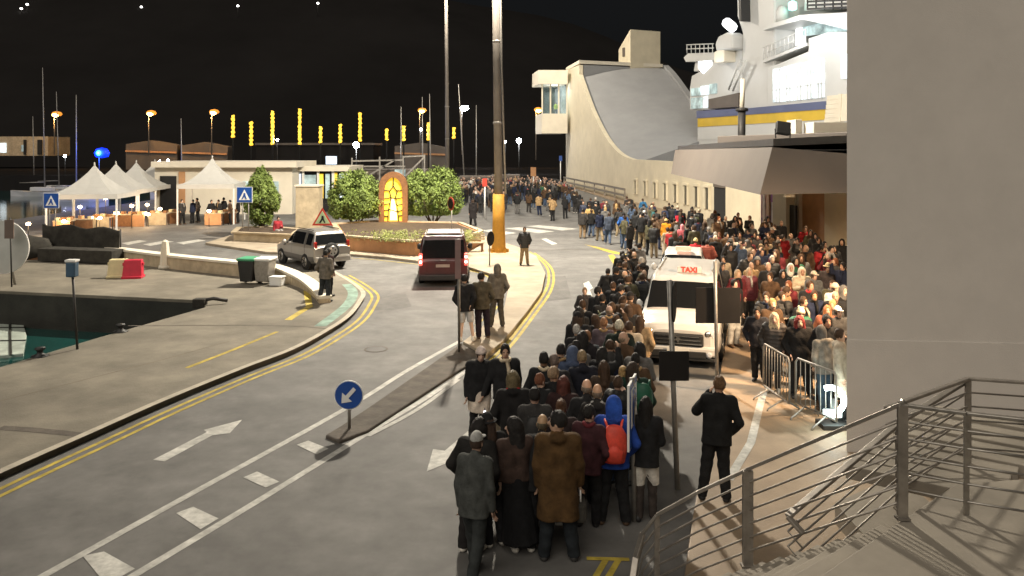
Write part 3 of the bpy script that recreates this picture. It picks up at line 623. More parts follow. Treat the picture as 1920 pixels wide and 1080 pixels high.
def fl_fn():
    while True:
        u = random.choice((random.gauss(728, 26), random.gauss(748, 20), random.gauss(875, 10), random.uniform(650, 890))); p = G(u, random.uniform(440, 455), .80)
        if not (705 < u < 772 and p.y > 45.0) and random.random() < .35 + .65 * (u > 700) * (.5 + .5 * math.sin(u * .21)): return p + Vector((0, 0, random.uniform(0, .3))), Vector((0, -.3, 1))
fo = leaves(1900, fl_fn, .06, 'leaf2').build('flower_bed', M['leaf2'], fix=False); struct(fo, 'stuff'); fo['label'] = 'pale yellow flowering plants in the terracotta planter'; fo['category'] = 'flowers'

# ------------------------------------------------------------------ glowing gothic window panel on the island
Dg = 46.5; gb = P(737, 425, Dg); gp = thing('stained_glass_panel', 'glowing yellow stained glass panel in brown pointed arch frame', 'panel', (gb.x, Dg, .6))
s_ = Dg / F
def arch(w_, h0, h1, y, n=8):         # pointed arch outline, local metres, base width w_, springing h0, top h1
    L = [(-w_ / 2, y, 0), (-w_ / 2, y, h0)]
    for i in range(1, n):
        a = i / n; L.append((-w_ / 2 * math.cos(a * math.pi / 2), y, h0 + (h1 - h0) * math.sin(a * math.pi / 2) ** .85))
    L.append((0, y, h1)); L += [(-x, y_, z) for x, y_, z in reversed(L[:-1])]; return L
zb0 = gb.z - .6
out = [(x, y, z + zb0) for x, y, z in arch(54 * s_, 70 * s_, 103 * s_, 0)]; inn = [(x, y, z + zb0 + 10 * s_) for x, y, z in arch(34 * s_, 52 * s_, 82 * s_, 0)]
b = MB(); n = len(out); b.add(out + inn + [(x, .3, z) for x, y, z in out] + [(x, .3, z) for x, y, z in inn], [(i, (i + 1) % n, n + (i + 1) % n, n + i) for i in range(n)] + [(i, (i + 1) % n, 2 * n + (i + 1) % n, 2 * n + i) for i in range(n)] + [(n + i, n + (i + 1) % n, 3 * n + (i + 1) % n, 3 * n + i) for i in range(n)])
b.build('arch_frame', M['wood'], gp)
b = MB(); b.box((0, .15, (zb0) / 2), (.9, .3, max(.1, zb0))); b.build('plinth', M['wood'], gp)
pc = [(x * .99, .12, z) for x, y, z in inn]; b = MB(); b.slab(pc, (0, .05, 0)); gl = b.build('glass', M['stained'], gp)
fig = MB(); fz = zb0 + 12 * s_
fig.slab([(-6 * s_, .10, fz), (7 * s_, .10, fz), (5 * s_, .10, fz + 22 * s_), (1 * s_, .10, fz + 40 * s_), (-3 * s_, .10, fz + 40 * s_), (-5 * s_, .10, fz + 18 * s_)], (0, .015, 0)); fig.build('white_pane', M['stainedw'], gp)
def lead(pts):
    b = MB()
    for a, c in zip(pts[:-1], pts[1:]): b.tube([(a[0] * s_, .09, zb0 + 10 * s_ + a[1] * s_), (c[0] * s_, .09, zb0 + 10 * s_ + c[1] * s_)], .04, 4)
    b.build('lead_line', M['dark'], gp)
for L in ([(-17, 20), (-6, 22), (7, 18), (17, 21)], [(-17, 42), (-5, 44), (5, 42), (17, 44)], [(-10, 0), (-9, 20), (-4, 44), (-7, 56), (0, 66), (7, 56), (4, 44), (8, 20), (10, 0)], [(-17, 58), (-7, 57)], [(17, 58), (7, 57)], [(0, 66), (0, 82)], [(-17, 10), (-9, 9)], [(17, 11), (9, 10)], [(-17, 31), (-7, 33)], [(17, 32), (7, 30)]): lead(L)
lamp('POINT', gp, (0, -.5, zb0 + 1.2), 30, (1, .7, .2), .3)
# beige box pillar beside it
tb_ = thing('stone_kiosk_box', 'plain beige block beside the left round tree', 'block', P(577, 432, 50)); tb_.location.z = .13
b = MB(); b.box((0, .4, 1.35), (1.5, 1.1, 2.7)); b.build('block', M['stone'], tb_, bevel=.02); b = MB(); b.box((0, .4, 2.72), (1.62, 1.22, .1)); b.build('cap', M['cream2'], tb_)

# ------------------------------------------------------------------ pagoda tents
def tent(px, D, wd, eave, peak, label):
    t = thing('pagoda_tent', label, 'tent', ((px - 960) / F * D, D + wd / 2, .02), rz=R(8), group='white pagoda tents by the water')
    b = MB(); n = 7; vs = []; prof = [(1 - (i / n)) ** 1.9 for i in range(n + 1)]
    for i in range(n + 1):
        r = wd / 2 * (1 - i / n) ; z = eave + (peak - eave) * (i / n) ** 1.75
        if i == n: r = .05
        vs += [(-r, -r, z), (0, -r, z - .1 * (1 - i / n)), (r, -r, z), (r, 0, z - .1 * (1 - i / n)), (r, r, z), (0, r, z), (-r, r, z), (-r, 0, z - .1 * (1 - i / n))]
    fs = [(8 * i + j, 8 * i + (j + 1) % 8, 8 * i + 8 + (j + 1) % 8, 8 * i + 8 + j) for i in range(n) for j in range(8)]
    b.add(vs, fs, smooth=False); b.build('canopy', M['tent'], t)
    b = MB()
    for i in range(4):
        a = [(-1, -1), (1, -1), (1, 1), (-1, 1)]; p, q = a[i], a[(i + 1) % 4]
        b.bar((p[0] * wd / 2, p[1] * wd / 2, eave - .12), (q[0] * wd / 2, q[1] * wd / 2, eave - .12), .02, .3)
    b.build('valance', M['tent'], t)
    for sx in (-1, 1):
        for sy in (-1, 1):
            b = MB(); b.box((sx * (wd / 2 - .05), sy * (wd / 2 - .05), eave / 2), (.09, .09, eave)); b.build('leg', M['signwhite'], t)
    b = MB(); b.lathe([(.06, 0), (.05, .25), (.01, .3)], (0, 0, peak - .05), 8); b.build('finial', M['tent'], t)
    return t
for i, (px, D) in enumerate(((143, 48), (188, 53), (230, 58), (268, 63))):
    tent(px, D, 4.2, 2.35, 4.1, ['nearest white pagoda tent at the left, beside the blue crossing sign', 'second white pagoda tent from the left in the row', 'third white pagoda tent from the left in the row', 'farthest pagoda tent of the row, beside the long kiosk'][i])
tent(378, 53, 3.8, 2.75, 4.5, 'white pagoda tent with people standing beneath, in front of the kiosk')
# low screens, tables and lamps inside the tents
k_ = 0
for (px, py, D, h) in ((198, 372, 51, 1.9), (247, 386, 51, 1.35), (278, 402, 52, .8), (187, 409, 49, .75), (120, 415, 47, .8), (53, 420, 46, .8), (218, 368, 54, 2.1), (220, 400, 52, .7), (392, 396, 52, .95), (276, 384, 55, 1.2), (150, 388, 50, 1.3), (300, 392, 54, 1.0)):
    p = P(px, py, D); k_ += 1
    t = thing('festoon_lamp', 'small warm lamp glowing under the tents, number %d from the water' % k_, 'lamp', (p.x, p.y, 0), group='warm lamps under the tents')
    t['label'] = ['warm lamp hanging beside the second tent leg', 'warm lamp above the middle tent tables', 'bright table lamp at the right end of the tent row', 'table lamp behind the second tent screen', 'low lamp under the nearest tent', 'lamp on the dark wall left of the tents', 'bright lamp hanging under the second tent eave', 'small lamp between the tent tables', 'white glowing lamp among people under the separate tent', 'lamp at the back under the third tent', 'lamp at the back of the nearest tent', 'lamp at the right edge by the third tent leg'][k_ - 1]
    b = MB(); b.tube([(0, 0, 0), (0, 0, p.z - .1)], .02, 5); b.build('stand', M['darkmet'], t)
    b = MB(); b.lathe([(.03, -.08), (.11, -.05), (.125, .03), (.05, .09)], (0, 0, p.z), 10); b.build('shade', M['warmbulb'], t)
    lamp('POINT', t, (0, -.25, p.z), 26, (1, .66, .36), .15)
for i, (px, py, D, wd, cc) in enumerate(((120, 425, 47.5, 1.1, 'orange'), (152, 420, 48.5, 1.8, 'wood'), (192, 418, 50, 1.2, 'stone'), (232, 412, 52, 1.5, 'wood'), (262, 412, 52, .9, 'terracotta'), (298, 408, 53, 1.3, 'stone'), (330, 408, 54, 1.0, 'wood'), (402, 410, 53, 1.2, 'terracotta'), (432, 410, 54, 1.0, 'wood'))):
    p = P(px, py, D); t = thing('market_table', '', 'table', (p.x, p.y, 0), group='tables under the tents')
    t['label'] = ['orange fronted stall table under the nearest tent', 'brown stall table under the nearest tent', 'pale stall table by the second tent leg', 'brown stall table under the second tent', 'terracotta stall table under the third tent', 'pale stall table at the end of the tent row', 'brown table between the tent row and separate tent', 'terracotta table beneath the separate tent', 'brown table at the right leg of the separate tent'][i]
    b = MB(); b.box((0, 0, .82), (wd, .6, .05)); b.build('tabletop', M['stone'], t); b = MB(); b.box((0, -.26, .42), (wd - .06, .04, .78)); b.build('front_panel', M[cc], t)
    for s in (-1, 1):
        b = MB(); b.box((s * (wd / 2 - .05), .2, .4), (.05, .05, .8)); b.build('leg', M['darkmet'], t)
    for j in range(3):
        b = MB(); b.box((-wd / 3 + j * wd / 3, 0, .93), (.22, .3, .16 + .05 * (j % 2))); b.build('tray', M[['creamplastic', 'wood', 'orange'][(i + j) % 3]], t)

# ------------------------------------------------------------------ kiosks behind
kk = thing('long_kiosk', 'long pale kiosk with flat roof behind the separate tent', 'building', P(420, 400, 62)); kk.location.z = 0
def kbox(x0, x1, y0, y1, D, dep, m, name, par):
    a, c = P(x0, y0, D), P(x1, y1, D); b = MB(); b.box(((a.x + c.x) / 2, D + dep / 2, (max(a.z, 0) + max(0, c.z)) / 2), (c.x - a.x, dep, max(a.z, 0) - max(0, c.z))); return b.build(name, M[m], par, True)
kbox(290, 548, 314, 402, 62, 5, 'cream2', 'wall', kk); kbox(283, 556, 303, 314, 61.4, 6.2, 'cream2', 'roof', kk); kbox(300, 330, 330, 400, 61.9, .2, 'dark', 'shutter', kk); kbox(335, 346, 322, 400, 61.88, .2, 'orange', 'door', kk)
for i in range(3): kbox(455 + i * 26, 470 + i * 26, 340, 378, 61.9, .2, 'shipwin2', 'window', kk)
gk = thing('glass_kiosk', 'glass fronted kiosk with bright displays and a lit sign on its roof', 'building', P(600, 398, 64)); gk.location.z = 0
kbox(540, 652, 320, 400, 64.4, 5, 'dark', 'interior', gk); kbox(537, 655, 312, 321, 63.6, 6, 'cream2', 'roof', gk)
for x in (538, 566, 594, 622, 648): kbox(x, x + 4, 320, 400, 63.9, .2, 'signwhite', 'post', gk)
for i, (x0, x1, y0, y1, m) in enumerate(((543, 550, 328, 340, 'screen'), (543, 550, 348, 362, 'screen'), (543, 550, 370, 390, 'screen'), (556, 564, 326, 360, 'screen'), (569, 592, 328, 350, 'shipwin2'), (598, 606, 326, 372, 'stained'), (610, 618, 326, 372, 'shipwin2'), (626, 632, 324, 366, 'stained'), (636, 644, 326, 370, 'shipwin'), (572, 590, 356, 382, 'screen'))): kbox(x0, x1, y0, y1, 64.1, .1, m, 'display', gk)
kbox(611, 630, 293, 308, 63.8, .3, 'screen', 'roof_sign', gk)
# dark structures on the far quay: barge, scaffold, small cabins
sf = thing('scaffold_gantry', 'pale metal gantry structure behind the round trees', 'gantry', (-13, 70, 0))
for x0, y0, x1, y1 in ((660, 302, 756, 300), (665, 312, 760, 312), (660, 340, 660, 296), (712, 340, 712, 294), (756, 330, 756, 292), (756, 294, 796, 292), (760, 330, 796, 294), (796, 330, 796, 290), (690, 330, 740, 300)):
    b = MB(); b.bar(P(x0, y0, 70), P(x1, y1, 70), .12, .14); b.build('beam', M['galv'], sf, True)
kbox(664, 800, 318, 372, 72, 4, 'taupe', 'cabin_block', sf); kbox(668, 690, 322, 350, 71.9, .2, 'cream2', 'panel', sf); kbox(740, 760, 318, 330, 71.9, .2, 'shipwin2', 'lit_panel', sf)
sh = thing('harbour_shed', 'long low shed under orange lamps across the water', 'building', (-90, 160, 0)); kbox(-150, 90, 256, 292, 160, 8, 'stone', 'wall', sh); kbox(0, 11, 268, 286, 159.8, .3, 'shipwin', 'lit_window', sh); kbox(40, 44, 272, 284, 159.8, .3, 'shipwin2', 'lit_window', sh)
for x0, x1 in ((44, 48), (70, 78)): kbox(x0, x1, 262, 290, 159.7, .3, 'dark', 'buttress', sh)
sh2 = thing('quay_warehouse', 'dark flat warehouse across the water behind the lit columns', 'building', (-40, 150, 0)); kbox(480, 700, 272, 300, 150, 8, 'hill', 'wall', sh2); kbox(478, 702, 268, 272, 149.6, 9, 'taupe', 'roof', sh2)
M['hilllight'] = emis('hill_lamp_light', (1, .97, .92), 3.5); M['lamphalo'] = emis('amber_lamp_halo', (1, .36, .05), .42)  # amber one: halo round the street lamps, painted as a dim glow
# ------------------------------------------------------------------ lamps, lit columns and masts across the water
def street_lamp(px, py, D, base_py, label, m='sodium', pw=350, c=(1, .52, .16)):
    p = P(px, py, D); zb = max(-1, P(px, base_py, D).z); t = thing('street_lamp', label, 'street lamp', (p.x, D, zb), group='lamps across the water')
    b = MB(); b.tube([(0, 0, 0), (0, 0, p.z - zb - .3), (.5, 0, p.z - zb + .1)], [.13, .09, .07], 6); b.build('pole', M['pole'], t)
    b = MB(); b.lathe([(.1, .55), (.7, .4), (.95, 0), (.7, -.3), (.1, -.36)], (.5, 0, p.z - zb), 12); ln_ = b.build('lantern_glow', M['lamphalo'] if m == 'sodium' else M[m], t)  # oversized glowing shell added as the halo round the bulb
    b = MB(); b.lathe([(.1, .1), (.55, .02), (.6, -.3), (.15, -.62)], (.5, -.5, p.z - zb), 10); b.build('bulb', M[m], ln_)
    if pw: lamp('POINT', t, (.5, -.8, p.z - zb - .4), pw, c, .3)
for nm_, x0_, x1_, y0_, y1_, lab in (('embankment', 236, 330, 268, 296, 'orange lit stone embankment below the middle street lamp'), ('embankment', 340, 425, 271, 296, 'orange lit stone embankment left of the lit columns'), ('embankment', 740, 835, 272, 300, 'orange lit stone embankment behind the slim grey mast')):
    t = thing(nm_, lab, 'wall', P((x0_ + x1_) / 2, 296, 153)); b = MB(); a_, c_ = P(x0_, y1_, 153), P(x1_, y0_, 153); b.slab([(a_.x, 153, -1), (c_.x, 153.5, -1), (c_.x, 153.5, c_.z - .4), ((a_.x + c_.x) / 2, 153, c_.z + .5), (a_.x, 153, c_.z - .2)], (0, 3, 0)); b.build('stone_face', M['taupe'], t, True)
    b = MB(); b.bar((a_.x, 152.9, c_.z - 1.6), (c_.x, 153.2, c_.z - 1.9), .3, .35); b.build('ledge', M['terracotta'], t, True)
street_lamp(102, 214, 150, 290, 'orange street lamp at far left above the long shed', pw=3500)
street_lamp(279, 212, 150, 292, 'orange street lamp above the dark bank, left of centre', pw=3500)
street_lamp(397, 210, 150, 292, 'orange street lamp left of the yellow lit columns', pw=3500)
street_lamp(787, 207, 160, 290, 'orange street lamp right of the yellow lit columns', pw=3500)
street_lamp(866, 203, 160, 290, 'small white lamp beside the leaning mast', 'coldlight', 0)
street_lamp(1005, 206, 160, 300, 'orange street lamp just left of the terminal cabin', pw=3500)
def flood(px, py, D, r, label, m, pw=0, c=(1, 1, 1)):
    p = P(px, py, D); t = thing('quay_light', label, 'light', (p.x, D, 0), group='bright quay lights')
    b = MB(); b.tube([(0, 0, 0), (0, 0, p.z)], .05, 6); b.build('pole', M['blackpl'], t)
    b = MB(); b.lathe([(.02, -r), (r * .7, -r * .7), (r, 0), (r * .7, r * .7), (.02, r)], (0, 0, p.z), 12); b.build('bulb', M[m], t)
    if pw: lamp('POINT', t, (0, -r - .3, p.z), pw, c, .3)
flood(668, 272, 118, .5, 'dazzling white light behind the left round tree', 'coldlight', 900)
flood(973, 264, 120, .38, 'white light behind the mast, left of the terminal', 'coldlight', 500)
flood(947, 266, 120, .2, 'small white light right beside the thick mast', 'coldlight')
flood(757, 243, 140, .25, 'white light at the short lit column', 'coldlight'); flood(789, 243, 140, .25, 'white light between two lit columns', 'coldlight')
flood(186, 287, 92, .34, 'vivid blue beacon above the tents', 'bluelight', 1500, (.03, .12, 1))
flood(520, 262, 140, .2, 'tiny white light below the lit columns', 'coldlight'); flood(122, 292, 120, .2, 'tiny white light on the far left bank', 'coldlight')
flood(299, 303, 75, .12, 'tiny lamp on the long kiosk roof', 'coldlight'); flood(315, 301, 75, .12, 'second tiny lamp on the long kiosk roof', 'coldlight')
for i, (px, y0, y1) in enumerate(((437, 216, 258), (471, 228, 273), (511, 208, 271), (562, 204, 271), (601, 237, 268), (638, 233, 268), (675, 211, 265), (725, 241, 263), (757, 236, 264), (803, 230, 263), (851, 239, 260))):
    D = 140; a, c = P(px, y0, D), P(px, y1, D); t = thing('lit_palm_trunk', '', 'tree', (c.x, D, 1.2), group='trunks wrapped in yellow lights')
    t['label'] = '%s yellow light wrapped trunk from the left across the water' % ['first', 'second', 'third', 'fourth', 'fifth', 'sixth', 'seventh', 'eighth', 'ninth', 'tenth', 'eleventh'][i]
    b = MB(); b.tube([(0, 0, 0), (0, 0, a.z - 1.2)], .14, 7); b.build('trunk', M['dark'], t)
    z0, z1 = c.z - 1.2, a.z - 1.2; pts = []; n = int((z1 - z0) / .09)
    n = int((z1 - z0) / .16); b = MB(); b.tube([(random.uniform(-.04, .04), 0, z0 + (z1 - z0) * k / n) for k in range(n + 1)], [.27 + .06 * math.sin(k * 1.3) + random.uniform(-.06, .06) for k in range(n + 1)], 8); b.build('light_string', M['ledyel'], t)
def boat(px, py, D, L, mast_py, lean, label, hull='shipw', m='galv'):
    p = P(px, py, D); t = thing('sailing_boat', label, 'boat', (p.x, D, -1.25), group='boats moored across the harbour')
    b = MB(); st = [(-L / 2, .25, .9), (-L / 4, .9, .75), (0, 1.1, .7), (L / 4, .95, .8), (L / 2, .05, 1.15)]; vs = []
    for x, wd, z in st: vs += [(x, -wd, z), (x, -wd * .8, .05), (x, 0, -.25), (x, wd * .8, .05), (x, wd, z)]
    fs = [(5 * i + j, 5 * i + j + 1, 5 * i + 5 + j + 1, 5 * i + 5 + j) for i in range(4) for j in range(4)] + [(5 * i, 5 * i + 4, 5 * i + 9, 5 * i + 5) for i in range(4)] + [(0, 1, 2, 3, 4)]
    b.add(vs, fs, smooth=False); b.build('hull', M[hull], t)
    b = MB(); b.box((-.3, 0, 1.05), (L * .32, 1.1, .55)); b.build('cabin', M[hull], t, bevel=.1)
    hz = P(px, mast_py, D).z + 1.25; b = MB(); b.tube([(0, 0, .8), (lean, 0, hz)], [.10, .05], 6); b.build('mast', M[m], t)
    b = MB(); b.tube([(0, 0, 2.0), (-L * .38, 0, 1.9)], .06, 6); b.build('boom', M[m], t)
for a in ((84, 300, 105, 9, 127, -.3, 'sailing boat with the tallest mast at the far left'), (64, 300, 120, 7, 218, -.2, 'small boat with short mast left of the tallest mast'), (111, 300, 110, 8, 172, -.4, 'boat with thin mast by the left orange lamp'), (143, 300, 95, 8, 178, 0, 'boat with white mast just above the nearest tent'), (341, 300, 100, 8, 222, -.1, 'boat with white mast and furled sail near the warehouse'), (752, 300, 110, 8, 200, 0, 'boat with thin mast left of the right orange lamp'), (793, 300, 112, 8, 182, -.1, 'boat with mast behind the right orange lamp'), (808, 300, 112, 8, 176, -.2, 'boat with tall mast right of the orange lamp'), (872, 302, 105, 11, 158, -.9, 'dark boat with leaning mast beside the slim grey mast'), (893, 300, 115, 8, 197, 0, 'boat with short mast left of the thick mast')): boat(*a)
bc = [o for o in col.objects if o.get('label', '').startswith('vivid blue')][0]; zb_ = P(186, 287, 92).z; b = MB(); b.lathe([(.05, -.6), (.7, -.45), (.85, 0), (.6, .5), (.05, .65)], (0, .6, zb_), 14); b.build('blue_halo', emis('blue_halo', (.004, .03, 1), .8), bc)  # glowing shell added behind the beacon as its blue halo
# dark motor boats near the far end of the road
for i, (px, py, D, L, lab) in enumerate(((905, 305, 100, 13, 'dark motor boat moored behind the crowd'), (955, 300, 105, 10, 'dark motor boat with a cold deck light left of the terminal'))):
    p = P(px, py, D); t = thing('motor_boat', lab, 'boat', (p.x, D, -1.25))
    b = MB(); st = [(-L / 2, 1.4, 1.5), (0, 1.7, 1.6), (L * .3, 1.2, 1.9), (L / 2, .1, 2.3)]; vs = []
    for x, wd, z in st: vs += [(x, -wd, z), (x, -wd * .7, .1), (x, 0, -.3), (x, wd * .7, .1), (x, wd, z)]
    b.add(vs, [(5 * k + j, 5 * k + j + 1, 5 * k + 6 + j, 5 * k + 5 + j) for k in range(3) for j in range(4)] + [(5 * k, 5 * k + 4, 5 * k + 9, 5 * k + 5) for k in range(3)] + [(0, 1, 2, 3, 4)]); b.build('hull', M['navypaint' if i else 'taupe'], t)
    b = MB(); b.box((-.5, 0, 2.3), (L * .4, 2.2, 1.5)); c_ = b.build('cabin', M['taupe'], t, bevel=.2); b = MB(); b.box((-.5, -1.05, 2.5), (L * .34, .04, .6)); b.build('window', M['glass'], c_)
# hillside lights and the lit church high up
for i, (px, py) in enumerate(((40, 16), (51, 8), (265, 13), (446, 11), (596, 6))):
    x = (px - 960) / F * 330; D = 330
    for _ in range(60):
        x = (px - 960) / F * D; zz = H - (py - YH) / F * D
        if hillz(x, D) > zz - 6: break
        D += 2
    z0 = hillz(x, D); t = thing('hill_lamp', ['lower of two white lamps high at the top left', 'upper of two white lamps high at the top left', 'white lamp high on the hill, second along the top', 'white lamp high on the hill, third along the top', 'white lamp high on the hill, left of the orange church'][i], 'street lamp', (x, D, z0), group='lamps on the hilltop')
    b = MB(); b.tube([(0, 0, -1), (0, 0, zz - z0)], .12, 6); b.build('pole', M['darkmet'], t)
    b = MB(); b.lathe([(.1, -.4), (.5, -.25), (.5, .2), (.1, .4)], (0, 0, zz - z0), 8); b.build('lantern_glow', M['hilllight'], t)
D = 372; c_ = P(674, 15, D); ch = thing('hill_church', 'small orange lit church on the hilltop', 'church', (c_.x, D, c_.z - 1.5))
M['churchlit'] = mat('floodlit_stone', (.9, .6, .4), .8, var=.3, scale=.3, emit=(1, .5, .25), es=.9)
b = MB(); b.box((0, 0, 0), (9, 5, 2.6)); b.build('nave', M['churchlit'], ch); b = MB(); b.lathe([(1.6, 0), (1.5, 1.2), (1.0, 2.0), (.1, 2.4)], (1.2, 0, 1.2), 10); b.build('dome', M['churchlit'], ch)
b = MB(); b.box((-3.2, 0, -4), (1.0, 1.0, 6)); b.build('bell_tower', M['churchlit'], ch); b = MB(); b.box((0, 0, -6), (10, 5, 9.5)); b.build('base', M['hill'], ch)

# ------------------------------------------------------------------ signs
def pole(t, h, r=.035, m='galv', lean=0):
    b = MB(); b.tube([(0, 0, 0), (lean, 0, h)], r, 8); return b.build('pole', M[m], t)
def disc(t, z, r, m, name, y=-.04, th=.02, n=24, rz=0, sx=1):
    b = MB(); b.lathe([(.001, -th / 2), (r, -th / 2), (r, th / 2), (.001, th / 2)], n=n, M=Matrix.Rotation(rz, 3, 'Z') @ Matrix.Rotation(R(90), 3, 'X'), smooth=False)
    o = b.build(name, M[m], t); o.location = (0, 0, z) if not rz else (0, 0, z); o.location += Matrix.Rotation(rz, 3, 'Z') @ Vector((0, y, 0)); return o
# blue keep left arrow
q = G(655, 803, .06); t = thing('keep_left_sign', 'round blue sign with white diagonal arrow at the median tip', 'sign', q)
zc_ = P(652, 739, q.y).z - .06; pole(t, zc_ + .2, .03); disc(t, zc_, .27, 'signwhite', 'rim', -.045); disc(t, zc_, .25, 'signblue', 'face', -.06)
b = MB(); a = R(-132); ar = [(-.17, -.035), (.04, -.035), (.04, -.12), (.19, 0), (.04, .12), (.04, .035), (-.17, .035)]
b.slab([(x * math.cos(a) - y * math.sin(a), -.085, zc_ + x * math.sin(a) + y * math.cos(a)) for x, y in ar], (0, .012, 0)); b.build('arrow', M['signwhite'], t)
# blue crossing signs
def crossing(px, py, base, D, label):
    q = G(px, base, .0); q = Vector(((px - 960) / F * D, D, 0)); t = thing('crossing_sign', label, 'sign', q); zc = P(px, py, D).z; s = .42
    for dx in (-.12, .22):
        b = MB(); b.tube([(dx, 0, 0), (dx, 0, zc + .3)], .03, 6); b.build('pole', M['galv'], t)
    b = MB(); b.box((0, -.05, zc), (2 * s, .03, 2 * s)); b.build('face', M['signblue'], t); b = MB(); b.box((0, -.04, zc), (2 * s + .06, .025, 2 * s + .06)); b.build('rim', M['signwhite'], t)
    b = MB(); b.slab([(-.32, -.075, zc - .3), (.32, -.075, zc - .3), (0, -.075, zc + .3)], (0, .012, 0)); tr_ = b.build('triangle', M['signwhite'], t)
    b = MB(); b.slab([(-.03, -.09, zc + .1), (.05, -.09, zc + .1), (.07, -.09, zc - .05), (.14, -.09, zc - .24), (.08, -.09, zc - .25), (.0, -.09, zc - .1), (-.1, -.09, zc - .25), (-.16, -.09, zc - .24), (-.06, -.09, zc - .05)], (0, .012, 0)); b.build('walking_figure', M['signblue'], t)
crossing(97, 376, 430, 45, 'blue pedestrian crossing sign in front of the nearest tent'); crossing(459, 365, 455, 44, 'blue pedestrian crossing sign left of the conical tree')
# warning triangle
q = Vector(((605 - 960) / F * 39, 39, .13)); t = thing('warning_sign', 'red bordered triangular walker warning sign above the silver car', 'sign', q); zc_ = P(605, 408, 39).z
pole(t, zc_ - .13, .03)
for m, s, y, nm in (('signred', .56, -.05, 'border'), ('signgreen', .40, -.065, 'face')):
    b = MB(); zo = zc_ - .13 - .05; b.slab([(-s * .95, y, zo - s * .62), (s * .95, y, zo - s * .62), (0, y, zo + s * 1.0)], (0, .012, 0)); b.build(nm, M[m], t)
b = MB(); zo = zc_ - .18; b.slab([(-.03, -.085, zo + .16), (.06, -.085, zo + .14), (.08, -.085, zo - .02), (.16, -.085, zo - .2), (.09, -.085, zo - .22), (.02, -.085, zo - .06), (-.09, -.085, zo - .22), (-.16, -.085, zo - .2), (-.05, -.085, zo)], (0, .012, 0)); b.build('walking_figure', M['dark'], t)
# sign backs
def back_sign(px, py, base_py, rx, label, z=.13, lean=0, shape='disc', rz=0, wd=.3, ht=.3):
    q = G(px, base_py, z); t = thing('traffic_sign', label, 'sign', q); zc = P(px, py, q.y).z - z; pole(t, zc + rx * .9, .033, 'galv', lean)
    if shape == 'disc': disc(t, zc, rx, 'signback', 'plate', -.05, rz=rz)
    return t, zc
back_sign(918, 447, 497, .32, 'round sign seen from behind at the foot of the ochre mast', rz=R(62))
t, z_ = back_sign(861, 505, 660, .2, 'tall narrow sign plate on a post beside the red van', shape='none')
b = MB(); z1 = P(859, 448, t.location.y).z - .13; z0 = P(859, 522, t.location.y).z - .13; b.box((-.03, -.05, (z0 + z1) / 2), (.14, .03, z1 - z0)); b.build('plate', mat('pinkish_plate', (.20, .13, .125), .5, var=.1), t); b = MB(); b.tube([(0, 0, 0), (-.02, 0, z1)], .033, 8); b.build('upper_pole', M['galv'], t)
# pole A with edge-on disc and square plate
q = G(1270, 918, .12); t = thing('traffic_sign', 'post with edge-on round sign and dark square plate before the taxi van', 'sign', q); zt_ = P(1256, 525, q.y).z - .12
b = MB(); b.tube([(0, 0, 0), (-.13 * .9, 0, zt_)], .04, 8); b.build('pole', M['galv'], t)
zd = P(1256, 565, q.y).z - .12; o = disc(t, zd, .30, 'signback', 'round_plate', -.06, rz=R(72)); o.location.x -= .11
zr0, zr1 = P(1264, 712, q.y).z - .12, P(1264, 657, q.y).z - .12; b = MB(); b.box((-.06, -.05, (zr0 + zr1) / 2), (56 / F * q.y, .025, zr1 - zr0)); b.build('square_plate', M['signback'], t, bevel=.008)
for dz in (-.15, .15):
    b = MB(); b.box((-.06, -.0, (zr0 + zr1) / 2 + dz), (.3, .05, .03)); b.build('clamp', M['galv'], t)
# pole B with rectangular plate
q = Vector(((1342 - 960) / F * 16.6, 16.6, .12)); t = thing('traffic_sign', 'post with wide dark rectangular plate beside the taxi van', 'sign', q); zt_ = P(1340, 500, 16.6).z
b = MB(); b.tube([(.03, 0, 0), (-.02, 0, zt_)], .038, 8); b.build('pole', M['galv'], t)
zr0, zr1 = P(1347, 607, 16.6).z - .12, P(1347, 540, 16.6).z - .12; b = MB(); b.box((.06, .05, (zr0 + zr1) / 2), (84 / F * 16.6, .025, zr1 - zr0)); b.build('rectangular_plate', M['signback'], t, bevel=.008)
# P sign
q = G(1190, 978, .0); t = thing('parking_sign', 'blue parking sign with white P turned almost edge-on', 'sign', q); z0, z1 = P(1182, 828, q.y).z, P(1182, 715, q.y).z
b = MB(); b.tube([(0, 0, 0), (-.04, 0, z1 + .05)], .036, 8); b.build('pole', M['galv'], t)
rzp = R(72); Mz = Matrix.Rotation(rzp, 3, 'Z')
b = MB(); b.box(Mz @ Vector((0, -.05, 0)) + Vector((-.08, 0, (z0 + z1) / 2)), (.56, .03, z1 - z0), M=Mz); b.build('face', M['signblue'], t)
b = MB(); b.box(Mz @ Vector((0, -.042, 0)) + Vector((-.08, 0, (z0 + z1) / 2)), (.62, .03, z1 - z0 + .06), M=Mz); b.build('rim', M['signwhite'], t)
b = MB(); b.box(Mz @ Vector((0, -.068, 0)) + Vector((-.08, 0, z0 + (z1 - z0) * .62)), (.44, .012, (z1 - z0) * .62), M=Mz); b.build('white_field', M['signwhite'], t)
o = text('P', .62, M['signblue'], t, Mz @ Vector((0, -.078, 0)) + Vector((-.08, 0, z0 + (z1 - z0) * .60)), (R(90), 0, rzp), bold=.012)
# no parking disc at the right round tree
q = Vector(((847 - 960) / F * 41, 41, .13)); t = thing('no_parking_sign', 'red rimmed round sign before the larger round tree', 'sign', q); zc_ = P(847, 382, 41).z - .13
pole(t, zc_, .03); o = disc(t, zc_, .36, 'signred', 'rim', -.05, rz=R(-58)); o = disc(t, zc_, .28, 'signback', 'face', -.075, rz=R(-58))
